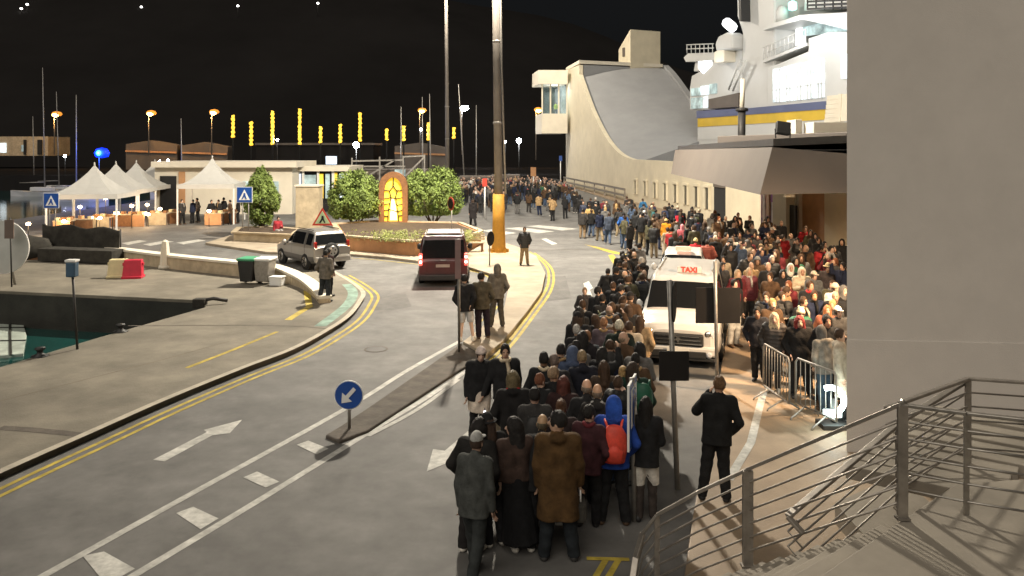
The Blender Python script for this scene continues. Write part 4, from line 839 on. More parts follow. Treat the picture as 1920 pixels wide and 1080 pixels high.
# small far signs in the crowd
for px, py, D, m, lab, sh_ in ((909, 342, 58, 'signred', 'small red topped sign on a white pole in the far crowd', .35), (1000, 322, 86, 'terracotta', 'pink rectangular sign above the far crowd', .6), (1051, 297, 100, 'signblue', 'narrow blue sign at the terminal corner', .4)):
    p = P(px, py, D); t = thing('street_sign', lab, 'sign', (p.x, D, 0)); b = MB(); b.tube([(0, 0, 0), (0, 0, p.z)], .06, 6); b.build('pole', M['signwhite'], t); b = MB(); b.box((0, -.08, p.z), (sh_, .04, sh_ * 1.7)); b.build('plate', M[m], t)
# meter post on the quay edge
q = G(145, 655, .13); t = thing('meter_post', 'blue grey box on a thin post at the quay edge', 'post', q); zz = P(138, 505, q.y).z - .13
b = MB(); b.tube([(0, 0, 0), (-.12, 0, zz - .15)], .03, 8); b.build('post', M['darkmet'], t); b = MB(); b.box((-.13, 0, zz), (.24, .2, .38)); b.build('meter_box', M['bluemeter'], t, bevel=.03); b = MB(); b.box((-.13, 0, zz + .22), (.27, .22, .06)); b.build('cap', M['signwhite'], t, bevel=.01)
# big white disc with dark sign back on a post (left edge)
q = G(22, 538, .13); t = thing('white_dish', 'large white round dish board at the left edge of the quay', 'dish', Vector((q.x - .6, q.y + .1, .13)))
cz_ = P(-8, 466, q.y).z - .13; b = MB(); b.lathe([(.001, -.03), (1.0, -.03), (1.0, .03), (.001, .12)], n=40, M=Matrix.Rotation(R(90), 3, 'X'), smooth=False); o = b.build('dish', M['signgreen' if 0 else 'paintw'], t); o.location = (0, .3, cz_)
for s in (-.5, .4):
    b = MB(); b.tube([(s, .4, 0), (s * .4, .4, cz_)], .05, 6); b.build('support_leg', M['galv'], t)
t = thing('traffic_sign', 'small dark sign plate on a thin post before the white dish', 'sign', q); b = MB(); b.tube([(0, 0, 0), (-.06, 0, P(17, 415, q.y).z)], .03, 6); b.build('pole', M['darkmet'], t); b = MB(); z0, z1 = P(17, 447, q.y).z, P(17, 412, q.y).z; b.box((-.06, -.05, (z0 + z1) / 2 - .13), (.34, .03, z1 - z0)); b.build('plate', mat('brown_plate', (.17, .12, .10), .6, var=.1), t)

# ------------------------------------------------------------------ quay clutter
# netted skip
p = G(150, 492, .13); t = thing('netted_enclosure', 'black netting hung round a low enclosure on the quay', 'netting', (p.x, p.y, .13))
pts = [P(80, 490, 36.5), P(82, 422, 36.5), P(95, 420, 36.5), P(225, 431, 35.2), P(224, 480, 35.2), P(150, 484, 36)]
nb_, vs = MB(), []
for i in range(15):
    u = i / 14; a = P(80 + 145 * u, 488 - 6 * u, 36.5 - 1.3 * u); c = P(80 + 145 * u, 420 + 10 * u + 3 * math.sin(u * 14), 36.5 - 1.3 * u); wob = .12 * math.sin(u * 23) + .06 * math.sin(u * 51)
    for j in range(6): vs.append(a.lerp(c, j / 5) + Vector((0, wob * (1 - j / 7), 0)))
nb_.add(vs, [(6 * i + j, 6 * i + j + 1, 6 * i + 7 + j, 6 * i + 6 + j) for i in range(14) for j in range(5)], smooth=True); o = nb_.build('net', M['net'], t, True); so = o.modifiers.new('Solidify', 'SOLIDIFY'); so.thickness = .02
for x in (82, 130, 180, 224):
    u = (x - 80) / 145; a = P(x, 488 - 6 * u, 36.6 - 1.3 * u); b = MB(); b.tube([Vector((a.x, a.y + .1, .13)), Vector((a.x, a.y + .1, P(x, 420 + 10 * u, a.y).z))], .035, 6); b.build('post', M['darkmet'], t, True)
b = MB(); b.bar(Vector((p.x - 1.9, p.y + .6, .45)), Vector((p.x + 1.9, p.y - .3, .45)), .9, .55); b.build('covered_stack', M['net'], t, True)
# dark tarp left
p = G(55, 485, .13); t = thing('covered_boat', 'dark covered dinghy on the quay beside the netting', 'boat', (p.x, p.y, .13)); b = MB(); b.lathe([(.05, -1.1), (.5, -.8), (.65, 0), (.5, .8), (.05, 1.2)], (0, 0, .45), 12, M=Matrix.Rotation(R(90), 3, 'Y')); b.build('cover', M['net'], t); b = MB(); b.box((0, 0, .1), (1.6, .8, .2)); b.build('cradle', M['wood'], t)
# red and cream barriers
for px, py, m, lab, rz in ((222, 520, 'creamplastic', 'cream plastic road barrier next to the red one', .3), (250, 521, 'redplastic', 'red plastic road barrier by the low harbour wall', .5)):
    p = G(px, py, .13); t = thing('road_barrier', lab, 'barrier', p, R(10)); b = MB(); b.slab([(-.36, -.25, 0), (.36, -.25, 0), (.36, -.18, .15), (.32, -.1, .72), (-.32, -.1, .72), (-.36, -.18, .15)], (0, .3, 0)); b.build('body', M[m], t, bevel=.03)
    for s in (-1, 1):
        b = MB(); b.box((s * .33, 0, .55), (.12, .12, .12)); b.build('coupling', M[m], t, bevel=.02)
    b = MB(); b.box((0, -.02, .05), (.74, .55, .1)); b.build('foot', M[m], t, bevel=.02)
# white standing stone
p = G(310, 503, .13); t = thing('white_bollard_stone', 'tall whitewashed stone set against the harbour wall', 'stone', p); b = MB(); b.lathe([(.24, 0), (.2, .4), (.17, .9), (.13, 1.15), (.02, 1.22)], n=7, smooth=False); b.build('stone', M['cream2'], t); b = MB(); b.lathe([(.3, 0), (.28, .12), (.1, .14)], n=8); b.build('foot', M['cream2'], t)
# bins
for px, py, m, lab in ((468, 532, 'greenplastic', 'green topped wheeled bin by the harbour wall, left one'), (497, 532, 'signwhite', 'white lidded wheeled bin by the harbour wall, right one')):
    p = G(px, py, .13); t = thing('wheeled_bin', lab, 'bin', p, R(-8)); b = MB(); vs = [(-.24, -.3, .12), (.24, -.3, .12), (.24, .25, .12), (-.24, .25, .12), (-.32, -.36, .9), (.32, -.36, .9), (.32, .32, .9), (-.32, .32, .9)]
    b.add(vs, [(0,1,2,3),(4,7,6,5),(0,4,5,1),(1,5,6,2),(2,6,7,3),(3,7,4,0)]); b.build('body', M['galv' if m == 'signwhite' else 'blackpl'], t, bevel=.03); b = MB(); b.box((0, -.02, .95), (.7, .76, .1)); b.build('lid', M[m], t, bevel=.04)
    for s in (-1, 1):
        b = MB(); b.lathe([(.02, -.03), (.12, -.03), (.12, .03), (.02, .03)], (s * .27, .25, .12), 12, M=Matrix.Rotation(R(90), 3, 'Y')); b.build('wheel', M['rubber'], t)
for px, py, m, s, lab in ((520, 535, 'signwhite', .32, 'white crate beside the wheeled bins'), (560, 533, 'creamplastic', .3, 'cream crate beside the curved end of the harbour wall')):
    p = G(px, py, .13); t = thing('crate', lab, 'crate', p, R(-12)); b = MB(); b.box((0, 0, s / 2), (s * 1.5, s * 1.1, s)); b.build('body', M[m], t, bevel=.03); b = MB(); b.box((0, 0, s), (s * 1.6, s * 1.2, .05)); b.build('lid', M[m], t, bevel=.01)
# mooring bollards, pipe
for px, py, lab in ((75, 668, 'black mooring bollard at the lower end of the quay edge'), (226, 622, 'black mooring bollard midway along the quay edge')):
    p = G(px, py, .13); t = thing('bollard', lab, 'bollard', p); b = MB(); b.lathe([(.15, 0), (.13, .04), (.07, .07), (.07, .14), (.12, .17), (.12, .21), (.03, .23)], n=14); b.build('cast_body', M['blackpl'], t); b = MB(); b.lathe([(.2, 0), (.2, .02), (.07, .03)], n=14); b.build('base_plate', M['blackpl'], t)
p = G(395, 571, .13); t = thing('mooring_ladder_head', 'rusty pipe and bracket at the inner corner of the basin', 'pipe', p); b = MB(); b.tube([(-.5, .1, .08), (.1, 0, .2), (.5, .15, .1)], .06, 8); b.build('pipe', M['darkmet'], t); b = MB(); b.box((-.35, 0, .05), (.4, .3, .3)); b.build('bracket', M['net'], t, bevel=.03)
# pale reflection on the basin water, painted as a flat white sheet
pq = [G(-60, 596, -1.05), G(42, 598, -1.05), G(50, 628, -1.05), G(44, 662, -1.05), G(-60, 672, -1.05)]; t = thing('painted_reflection', 'white sheet standing for a pale reflection on the basin water', 'reflection', (pq[0].x, pq[0].y, -1.3))
b = MB(); b.prism(pq, -1.4, -1.05); b.build('deck', mat('reflection_white', (.42, .47, .42), .3, var=.3, scale=2, world=True), t, True, bevel=.03)  # flat pale sheet in place of a mirrored image
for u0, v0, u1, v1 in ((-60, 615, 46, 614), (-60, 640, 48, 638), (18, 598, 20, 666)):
    b = MB(); b.bar(G(u0, v0, -1.04), G(u1, v1, -1.04), .07, .03); b.build('reflection_line', M['darkwall'], t, True)
# bench and rails on the island
p = G(887, 472, .13); t = thing('wooden_bench', 'small slatted wooden bench right of the red van', 'bench', p, R(-5))
for s in (-1, 1):
    for y in (-.2, .2):
        b = MB(); b.box((s * .45, y, .22), (.06, .06, .44)); b.build('leg', M['wood'], t)
for i in range(4):
    b = MB(); b.box((0, -.2 + i * .13, .46), (1.1, .1, .035)); b.build('seat_slat', M['stone'], t)
for i in range(3):
    b = MB(); b.box((0, .26, .6 + i * .13), (1.1, .03, .09)); b.build('back_slat', M['stone'], t)
# neon ring lamp by the wall
p = G(1562, 800, .12); t = thing('curved_neon_light', 'bright white curved neon light standing beside the wall corner', 'light', p)
b = MB(); b.box((0, 0, .04), (.5, .4, .08)); b.build('base', M['darkmet'], t); zz = P(1578, 748, p.y).z - .12
b = MB(); b.tube([(-.10 + .26 * math.sin(a), -.1, zz + .24 * math.cos(a)) for a in [R(-20 + i * 16) for i in range(13)]], .05, 8); b.build('tube', emis('neon_white', (.82, 1, .97), 5), t); b = MB(); b.box((0, .03, zz / 2), (.06, .06, zz)); b.build('stand', M['darkmet'], t); b = MB(); b.box((-.02, -.02, .25), (.3, .1, .12)); b.build('lower_light', emis('neon_white_low', (.82, 1, .97), 3), t)
lamp('POINT', t, (-.2, -.3, zz), 8, (.85, 1, .97), .2)

# ------------------------------------------------------------------ crowd barriers
def barrier(a, c, label, z=.12):
    a, c = Vector(a), Vector(c); a.z = c.z = z; d = c - a; L = d.length; t = thing('crowd_barrier', label, 'barrier', a, math.atan2(d.y, d.x), group='steel crowd barriers')
    b = MB(); b.tube([(0, 0, .22), (0, 0, 1.0), (.06, 0, 1.08), (L - .06, 0, 1.08), (L, 0, 1.0), (L, 0, .22), (0, 0, .22)], .022, 8); b.build('frame', M['galv'], t)
    n = int(L / .12)
    for i in range(1, n):
        b = MB(); b.tube([(i * L / n, 0, .22), (i * L / n, 0, 1.08)], .009, 5); b.build('bar', M['galv'], t)
    for x in (.25, L - .25):
        b = MB(); b.tube([(x, -.33, 0), (x, -.3, .05), (x, 0, .22), (x, .3, .05), (x, .33, 0)], .018, 6); b.build('foot', M['galv'], t)
barrier(G(1432, 742, .12), G(1480, 778, .12), 'nearer steel crowd barrier at the open end of the pavement')
barrier(G(1492, 776, .12), G(1568, 812, .12), 'steel crowd barrier running to the near wall')

# ------------------------------------------------------------------ foreground stairs and railings
def rail(pts, label, posts, drop=1.02, nb=6, sp=.145, m='bronze', hw=.075, thick=.035, mb='bronze', end=None):
    pts = [Vector(p) for p in pts]; base = pts[0] - Vector((0, 0, drop)); t = thing('stair_railing', label, 'railing', base)
    b = MB()
    for a, c in zip(pts[:-1], pts[1:]): b.bar(a, c, hw, thick)
    b.build('handrail', M[m], t, True, bevel=.008)
    for k in range(1, nb + 1):
        b = MB(); b.tube([p - Vector((0, 0, sp * k)) for p in pts], .011, 6); b.build('bar', M[mb], t, True)
    for i, wd in posts:
        p = pts[i]; b = MB(); b.box(p - Vector((0, 0, drop / 2 + .01)), (wd, wd * .45, drop)); b.build('post', M[m], t, True, bevel=.006)
        b = MB(); b.box(p - Vector((0, 0, drop)), (wd * 1.25, wd * .9, .02)); b.build('base_plate', M[mb], t, True)
    return t
T0 = P(1692, 757, 6.9); T1 = P(1402, 880, 8.2)
near_pts = [T0, T0.lerp(T1, .5), T1] + [P(1310, 922, 8.55), P(1232, 965, 8.85), P(1205, 1000, 8.95), P(1192, 1045, 8.9), P(1184, 1100, 8.7)]
rail(near_pts, 'bronze railing curving down the outer side of the near steps', [(0, .09), (2, .11), (4, .06)])
S0 = P(1686, 792, 8.5); S1 = P(1477, 968, 7.7); S2 = P(1506, 1000, 7.6)
rail([P(1815, 712, 9.1), S0, S1, S2], 'inner bronze railing folding down behind the near steps', [(1, .08)], drop=.95, nb=5, sp=.15)
rail([P(1690, 750, 7.3), P(1700, 760, 7.3), P(1812, 775, 7.0), P(1960, 792, 6.7)], 'pale steel landing railing at the right edge', [(0, .06), (2, .05)], drop=1.0, nb=5, sp=.16, m='steel', mb='steel', hw=.05)
rail([P(1662, 765, 7.6), P(1815, 710, 9.0), P(1990, 722, 8.8)], 'upper bronze railing climbing beside the near wall', [(1, .07)], drop=1.0, nb=5, sp=.16, hw=.06)
st = thing('entrance_steps', 'pale stone landing and steps in the lower right foreground', 'stairs', (T0.x, T0.y, 0))
fz = T0.z - 1.04
b = MB(); b.prism([(T0.x + .05, T0.y + .05), (T0.x + .9, T0.y + .75), (9, 8.4), (9, 3.5), (T0.x - 1.1, 3.5), (T0.x - 1.1, T0.y - .9)], fz - .28, fz); b.build('landing', M['landing'], st, True, bevel=.015)
dv = Vector((T1.x - T0.x, T1.y - T0.y, 0)); dl_ = dv.length; dv.normalize(); sv = Vector((-.8, -.6, 0)); sv = Vector((-dv.y, dv.x, 0)); sv = sv if sv.y < 0 else -sv
nst = 13; run = dl_ / ((T0.z - T1.z) / (fz / nst))
for i in range(nst - 1):
    a = Vector((T0.x, T0.y, 0)) + dv * (run * i) - sv * .06; z1 = fz - (i + 1) * fz / nst
    b = MB(); b.prism([a, a + dv * (run + .02), a + dv * (run + .02) + sv * 1.6, a + sv * 1.6], max(0.0, z1 - .3), z1); b.build('step', M['landing'], st, True, bevel=.012)
b = MB(); b.prism([(T0.x + .9, T0.y + 1.6), (T0.x + 2.2, T0.y + 2.4), (T0.x + 2.2, T0.y + 4.5), (T0.x + .9, T0.y + 3.6)], 0, .4); b.build('lower_flight', M['landing'], st, True)
for i in range(9):
    a = P(1716 + i * 16, 905 - i * 14, 8.6 + i * .16); b = MB(); b.box((a.x + .15, a.y + .2, a.z - .08), (1.5, .36, .16), rz=R(-35)); b.build('upper_step', M['landing'], st, True, bevel=.01)
# ================================================================== VEHICLES
def S(y, w_, zb, zbelt, zt, wt):
    h = zbelt - zb
    return y, [(w_ * .9, zb), (w_, zb + .25 * h), (w_, zb + .75 * h), (w_ * .985, zbelt), (wt, zt - .06), (wt * .72, zt - .012), (0, zt)]
def cr(p0, p1, p2, p3, t): return .5 * (2 * p1 + (p2 - p0) * t + (2 * p0 - 5 * p1 + 4 * p2 - p3) * t * t + (3 * p1 - p0 - 3 * p2 + p3) * t ** 3)
class Loft:
    def __init__(s, st, L): s.st = [(y - L / 2, r) for y, r in st]; s.n = len(st); s.k = len(st[0][1])
    def row(s, i, v):
        r = s.st[i][1]; j = min(int(v), s.k - 2); t = v - j; g = lambda q: Vector(r[max(0, min(s.k - 1, q))])
        a = g(j - 1) if j > 0 else 2 * g(0) - g(1); d = g(j + 2) if j + 2 < s.k else Vector((-g(s.k - 2).x, g(s.k - 2).y))
        p = cr(a, g(j), g(j + 1), d, t); return Vector((p.x, s.st[i][0], p.y))
    def pt(s, u, v, sd=1):
        i = min(int(u), s.n - 2); t = u - i; g = lambda q: s.row(max(0, min(s.n - 1, q)), v)
        p = g(i).lerp(g(i + 1), t) * .35 + cr(g(i - 1), g(i), g(i + 1), g(i + 2), t) * .65
        return Vector((p.x * sd, p.y, p.z))
    def nrm(s, u, v, sd):
        e = .02; a = s.pt(min(u + e, s.n - 1), v, sd) - s.pt(max(u - e, 0), v, sd); c = s.pt(u, min(v + e, s.k - 1), sd) - s.pt(u, max(v - e, 0), sd)
        n = a.cross(c); n = n.normalized() if n.length > 1e-9 else Vector((0, 0, 1)); p = s.pt(u, v, sd); r = p - Vector((0, p.y * .8, .8))
        return n if n.dot(r) > 0 else -n
    def body(s, su=5, sv=4):
        b = MB(); U = [i / su for i in range((s.n - 1) * su + 1)]; V = [j / sv for j in range((s.k - 1) * sv + 1)]; m = 2 * len(V) - 1; vs = []
        for u in U: vs += [s.pt(u, v, -1) for v in V] + [s.pt(u, v, 1) for v in reversed(V[:-1])]
        b.add(vs, [(m * i + j, m * i + j + 1, m * i + m + j + 1, m * i + m + j) for i in range(len(U) - 1) for j in range(m - 1)] + [(m * i, m * i + m - 1, m * i + 2 * m - 1, m * i + m) for i in range(len(U) - 1)], smooth=True)
        b.add([vs[j] for j in range(m)], [tuple(range(m))]); b.add([vs[-m + j] for j in range(m)], [tuple(range(m))]); return b
    def patch(s, u0, u1, v0, v1, sides=(-1, 1), off=.012, n=6, trim=None):
        b = MB()
        for sd in sides:
            vs = []
            for i in range(n + 1):
                for j in range(n + 1):
                    fu = i / n; fv = j / n; u = u0 + (u1 - u0) * fu; v = v0 + (v1 - v0) * fv
                    if trim: u, v = trim(fu, fv, u, v)
                    vs.append(s.pt(u, v, sd) + s.nrm(u, v, sd) * off)
            b.add(vs, [((n + 1) * i + j, (n + 1) * i + j + 1, (n + 1) * i + n + 2 + j, (n + 1) * i + n + 1 + j) for i in range(n) for j in range(n)], smooth=True)
        return b
def wheel(t, x, y, r, sd, wd=.2):
    Mx = Matrix.Rotation(R(90), 3, 'Y'); b = MB(); b.lathe([(r * .55, -wd / 2), (r * .94, -wd / 2), (r, -wd * .35), (r, wd * .35), (r * .94, wd / 2), (r * .55, wd / 2)], (x, y, r), 24, M=Mx); w_ = b.build('wheel', M['rubber'], t)
    b = MB(); b.lathe([(r * .08, -.02), (r * .58, -.02), (r * .6, .02), (r * .5, .03), (r * .08, .03)], (x + sd * (wd / 2 - .01), y, r), 20, M=Mx); b.build('rim', M['alloy'], w_)
    b = MB()
    for i in range(5):
        a = i * 1.2566; b.bar((x + sd * (wd / 2 + .015), y, r), (x + sd * (wd / 2 + .015), y + math.cos(a) * r * .52, r + math.sin(a) * r * .52), .05, .03)
    b.build('spokes', M['darkmet'], w_)
def vehicle(kind, st, L, W, paint, label, cat, loc, rz, wy, wr, front, glassfr, glassrr, side, extra):
    t = thing(kind, label, cat, loc, rz); lf = Loft(st, L)
    lf.body().build('body', M[paint], t)
    def inset(a, c): return lambda fu, fv, u, v: (u, v)
    lf.patch(*glassfr, 4.12, 6.0, n=8).build('windscreen', M['glass'], t)
    if glassrr: lf.patch(*glassrr, 4.15, 6.0, n=8).build('rear_window', M['glass'], t)
    for a, c in side:
        for sd in (-1, 1): lf.patch(a, c, 3.12, 3.9, (sd,)).build('side_window', M['glass'], t)
    for y in wy:
        for sd in (-1, 1):
            b = MB(); b.lathe([(.02, -.03), (wr * 1.2, -.03), (wr * 1.2, .03), (.02, .03)], (sd * (W / 2 - .035), y - L / 2, wr + .02), 24, M=Matrix.Rotation(R(90), 3, 'Y'), smooth=False); b.build('wheel_arch', M['blackpl'], t)
            wheel(t, sd * (W / 2 - .07), y - L / 2, wr, sd)
    for sd in (-1, 1):
        b = MB(); my, mz = extra['mirror']; b.lathe([(.02, -.14), (.09, -.1), (.1, .06), (.02, .13)], (sd * (W / 2 + .13), my - L / 2, mz), 10); mo = b.build('wing_mirror', M[extra.get('mirrormat', paint)], t)
        b = MB(); b.bar((sd * (W / 2 - .1), my - L / 2, mz - .04), (sd * (W / 2 + .12), my - L / 2, mz - .02), .05, .05); b.build('mirror_arm', M['blackpl'], mo)
    return t, lf
vanS = [S(0, .74, .34, .74, .88, .58), S(.10, .90, .26, .86, 1.00, .76), S(.4, .965, .22, 1.0, 1.10, .86), S(.78, .975, .22, 1.10, 1.20, .87), S(1.5, .978, .22, 1.15, 1.84, .80), S(1.95, .978, .22, 1.15, 1.93, .82), S(4.5, .978, .22, 1.15, 1.96, .82), S(4.98, .96, .25, 1.15, 1.90, .79), S(5.08, .90, .36, 1.10, 1.76, .72)]
L = 5.08; vx, vy = 3.98, 18.5; a = R(-16.7)
t, lf = vehicle('taxi_van', vanS, L, 1.956, 'paintw', 'white taxi van parked among the queue', 'van', (vx + .287 * L / 2, vy + .958 * L / 2, 0), a, (.92, 4.05), .33, 0, (3.08, 3.92), None, ((3.55, 4.3), (4.5, 5.4), (5.55, 6.8)), dict(mirror=(1.35, 1.18)))
lf.patch(.35, 1.45, 2.5, 3.7, off=.014).build('headlight', M['lens'], t)
y0 = -L / 2
b = MB(); b.box((0, y0 - .03, .66), (1.18, .1, .30)); g_ = b.build('grille', M['blackpl'], t, bevel=.04)
for i in range(3):
    b = MB(); b.box((0, y0 - .09, .58 + i * .085), (1.10 - .06 * i, .03, .018)); b.build('chrome_bar', M['chrome'], g_)
b = MB(); b.slab([(0, y0 - .115, .60), (.06, y0 - .115, .69), (0, y0 - .115, .78), (-.06, y0 - .115, .69)], (0, .03, 0)); b.build('badge', M['chrome'], g_)
b = MB(); b.box((0, y0 + .06, .40), (1.84, .26, .24)); bp_ = b.build('front_bumper', M['paintw'], t, bevel=.06)
b = MB(); b.box((0, y0 - .085, .33), (1.3, .03, .16)); b.build('lower_intake', M['blackpl'], bp_, bevel=.02)
b = MB(); b.box((0, y0 + .05, .22), (1.7, .26, .08)); b.build('skirt', M['blackpl'], bp_, bevel=.02); b = MB(); b.box((0, y0 - .11, .45), (.52, .015, .11)); b.build('number_plate', M['plate'], bp_)
for sd in (-1, 1):
    b = MB(); b.tube([(sd * .1, y0 + .86, 1.24), (sd * .62, y0 + .94, 1.30)], .012, 5); b.build('wiper', M['blackpl'], t)
    b = MB(); b.lathe([(.02, -.02), (.07, -.02), (.07, .02), (.02, .02)], (sd * .72, y0 - .08, .34), 12, M=Matrix.Rotation(R(90), 3, 'X')); b.build('fog_lamp', M['lens'], t)
b = MB(); b.box((-.35, y0 + 1.1, 1.26), (.4, .2, .06)); b.build('dashboard_papers', M['signwhite'], t)
b = MB(); b.box((.12, y0 + 2.12, 2.02), (.62, .2, .17)); tx = b.build('roof_sign', M['paintw'], t, bevel=.02); text('TAXI', .19, M['redtxt'], tx, (.12, y0 + 2.01, 2.02), (R(90), 0, 0), bold=.008)
for sd in (-1, 1):
    b = MB(); b.tube([(sd * .7, y0 + 2.3, 1.97), (sd * .72, y0 + 4.6, 1.98)], .018, 6); b.build('roof_rail', M['galv'], t)
for u in (2.95, 4.42, 6.9): lf.patch(u, u + .022, .4, 3.95, off=.006, n=10).build('panel_gap', M['blackpl'], t)
lf.patch(1.5, 2.9, 3.72, 3.78, off=.006, n=8).build('bonnet_gap', M['blackpl'], t); lf.patch(2.0, 6.8, 1.6, 1.75, off=.012, n=10).build('rubbing_strip', M['blackpl'], t)
for sd in (-1, 1):
    b = MB(); b.lathe([(.01, -.03), (.09, -.03), (.075, .04), (.01, .05)], (sd * .68, y0 + .04, .80), 14, M=Matrix.Rotation(R(90), 3, 'X')); b.build('headlamp_bulb', M['chrome'], t)
    b = MB(); b.box((sd * .42, y0 + 2.3, 1.25), (.44, .14, .62)); b.build('seat_back', M['signback'], t, bevel=.06)
# second taxi
sedS = [S(0, .68, .36, .66, .76, .55), S(.12, .82, .28, .74, .84, .7), S(.6, .87, .24, .86, .93, .78), S(1.15, .88, .22, .93, 1.0, .78), S(1.95, .88, .22, .95, 1.42, .64), S(2.4, .88, .22, .95, 1.52, .65), S(3.5, .88, .22, .97, 1.50, .64), S(4.1, .87, .24, .98, 1.12, .70), S(4.35, .80, .34, .92, 1.04, .64)]
t, lf = vehicle('taxi_car', sedS, 4.35, 1.76, 'paintw', 'white taxi car with roof sign parked behind the taxi van', 'car', (6.25, 28.2, 0), R(-14), (.8, 3.4), .31, 0, (3.08, 3.9), (6.1, 6.9), ((3.6, 4.4), (4.6, 5.9)), dict(mirror=(1.5, 1.0)))
b = MB(); b.box((0, -.1, 1.60), (.55, .18, .15)); b.build('roof_sign', M['taxibox'], t, bevel=.02); lf.patch(.3, 1.3, 2.5, 3.6, off=.012).build('headlight', M['lens'], t)
t, lf = vehicle('parked_car', sedS, 4.35, 1.76, 'navypaint', 'dark car with pale headlamps at the far end beside the terminal', 'car', (4.2, 97, 0), R(-70), (.8, 3.4), .31, 0, (3.08, 3.9), (6.1, 6.9), ((3.6, 4.4), (4.6, 5.9)), dict(mirror=(1.5, 1.0))); lf.patch(.3, 1.3, 2.5, 3.6, off=.012).build('headlight', M['lens'], t)
# silver four wheel drive, seen from behind
suvS = [S(0, .66, .42, .74, .84, .55), S(.12, .80, .34, .82, .94, .68), S(.5, .86, .30, .94, 1.01, .76), S(1.05, .868, .30, 1.0, 1.07, .77), S(1.7, .868, .30, 1.02, 1.55, .66), S(2.1, .868, .30, 1.02, 1.67, .68), S(3.55, .868, .30, 1.04, 1.66, .67), S(3.78, .862, .32, 1.04, 1.56, .68), S(4.0, .85, .36, 1.02, 1.08, .80), S(4.06, .82, .42, .96, 1.02, .74)]
th = R(40); L = 4.06; c_ = G(622, 507)
t, lf = vehicle('silver_car', suvS, L, 1.735, 'silver', 'silver four wheel drive with a spare wheel on its back', 'car', (c_.x - .25 * 1.0 - math.sin(th) * 1.6, c_.y + .4 + math.cos(th) * 1.6, 0), math.pi + th, (.75, 3.2), .35, 0, (3.08, 3.9), (7.08, 7.86), ((3.6, 4.35), (4.5, 5.6), (5.75, 6.6)), dict(mirror=(1.35, 1.05)))
ye = L / 2
b = MB(); b.lathe([(.02, -.1), (.30, -.1), (.345, -.06), (.345, .06), (.30, .1), (.02, .1)], (.12, ye + .13, .86), 26, M=Matrix.Rotation(R(90), 3, 'X')); sw = b.build('spare_wheel', M['rubber'], t)
b = MB(); b.lathe([(.02, -.02), (.2, -.02), (.22, .0), (.2, .02), (.02, .02)], (.12, ye + .235, .86), 22, M=Matrix.Rotation(R(90), 3, 'X')); b.build('rim', M['alloy'], sw)
for i in range(5):
    a = i * 1.2566 + .3; b = MB(); b.box((.12 + math.cos(a) * .125, ye + .255, .86 + math.sin(a) * .125), (.06, .012, .06)); b.build('rim_hole', M['darkmet'], sw)
b = MB(); b.box((0, ye - .02, .48), (1.66, .22, .26)); bp_ = b.build('rear_bumper', M['silver'], t, bevel=.06); b = MB(); b.box((-.45, ye + .095, .62), (.42, .012, .1)); b.build('number_plate', M['plate'], bp_)
for sd in (-1, 1):
    b = MB(); b.box((sd * .765, ye - .1, 1.12), (.13, .14, .26)); b.build('tail_light', M['taillit' if 0 else 'tail'], t, bevel=.03); b = MB(); b.box((sd * .775, ye - .075, .93), (.12, .14, .13)); b.build('indicator', M['amber'], t, bevel=.03)
    b = MB(); b.tube([(sd * .6, -.05, 1.71), (sd * .6, 1.45, 1.71)], .02, 6); b.build('roof_rail', M['darkmet'], t)
for u in (2.95, 4.42, 5.68): lf.patch(u, u + .022, .6, 3.95, off=.006, n=10).build('panel_gap', M['blackpl'], t)
lf.patch(2.2, 7.9, .5, 1.35, off=.008, n=10).build('lower_cladding', mat('grey_cladding', (.16, .15, .14), .6, var=.1), t)
# dark red van, seen from behind with tail lamps lit
rvS = [S(0, .66, .38, .74, .86, .55), S(.12, .84, .28, .84, .98, .7), S(.5, .92, .24, 1.0, 1.09, .8), S(.95, .93, .24, 1.06, 1.2, .82), S(1.75, .935, .24, 1.08, 1.78, .78), S(2.1, .935, .24, 1.08, 1.88, .80), S(4.3, .935, .24, 1.08, 1.90, .80), S(4.52, .93, .25, 1.08, 1.80, .79), S(4.70, .92, .28, 1.0, 1.02, .86), S(4.75, .90, .34, .92, .98, .80)]
L = 4.75; c_ = G(824, 538)
t, lf = vehicle('dark_red_van', rvS, L, 1.87, 'redpaint', 'dark red van driving away with its tail lamps lit', 'van', (c_.x - .02, c_.y + L / 2, 0), math.pi + R(4), (.85, 3.75), .33, 0, (3.08, 3.9), (7.08, 7.9), ((3.6, 4.35), (4.5, 5.6), (5.75, 6.7)), dict(mirror=(1.3, 1.12), mirrormat='blackpl'))
ye = L / 2
b = MB(); b.box((0, ye + .005, .74), (1.35, .03, .42)); b.build('tailgate_panel', mat('dark_maroon', (.06, .012, .012), .3, var=.1, coat=.5), t, bevel=.01)
b = MB(); b.box((0, ye - .02, .36), (1.78, .22, .24)); bp_ = b.build('rear_bumper', M['blackpl'], t, bevel=.05); b = MB(); b.box((.02, ye + .03, .80), (.52, .015, .11)); b.build('number_plate', mat('dull_plate', (.35, .3, .26), .5, var=.1), t)
for sd in (-1, 1):
    b = MB(); b.box((sd * .855, ye - .03, 1.04), (.13, .12, .46)); tl_ = b.build('tail_light', M['taillit'], t, bevel=.03)
    for z in (.95, 1.14):
        b = MB(); b.lathe([(.005, -.01), (.055, -.01), (.055, .01), (.005, .01)], (sd * .855, ye + .035, z), 12, M=Matrix.Rotation(R(90), 3, 'X')); b.build('bulb', M['tailhot'], tl_)
    lamp('POINT', t, (sd * .85, ye + .25, 1.04), 3, (1, .1, .06), .08)
    b = MB(); b.tube([(sd * .72, -.2, 1.90), (sd * .72, 1.9, 1.93)], .018, 6); b.build('roof_rail', M['galv'], t)
for u in (4.42, 6.75): lf.patch(u, u + .022, .4, 3.95, off=.006, n=10).build('panel_gap', M['blackpl'], t)
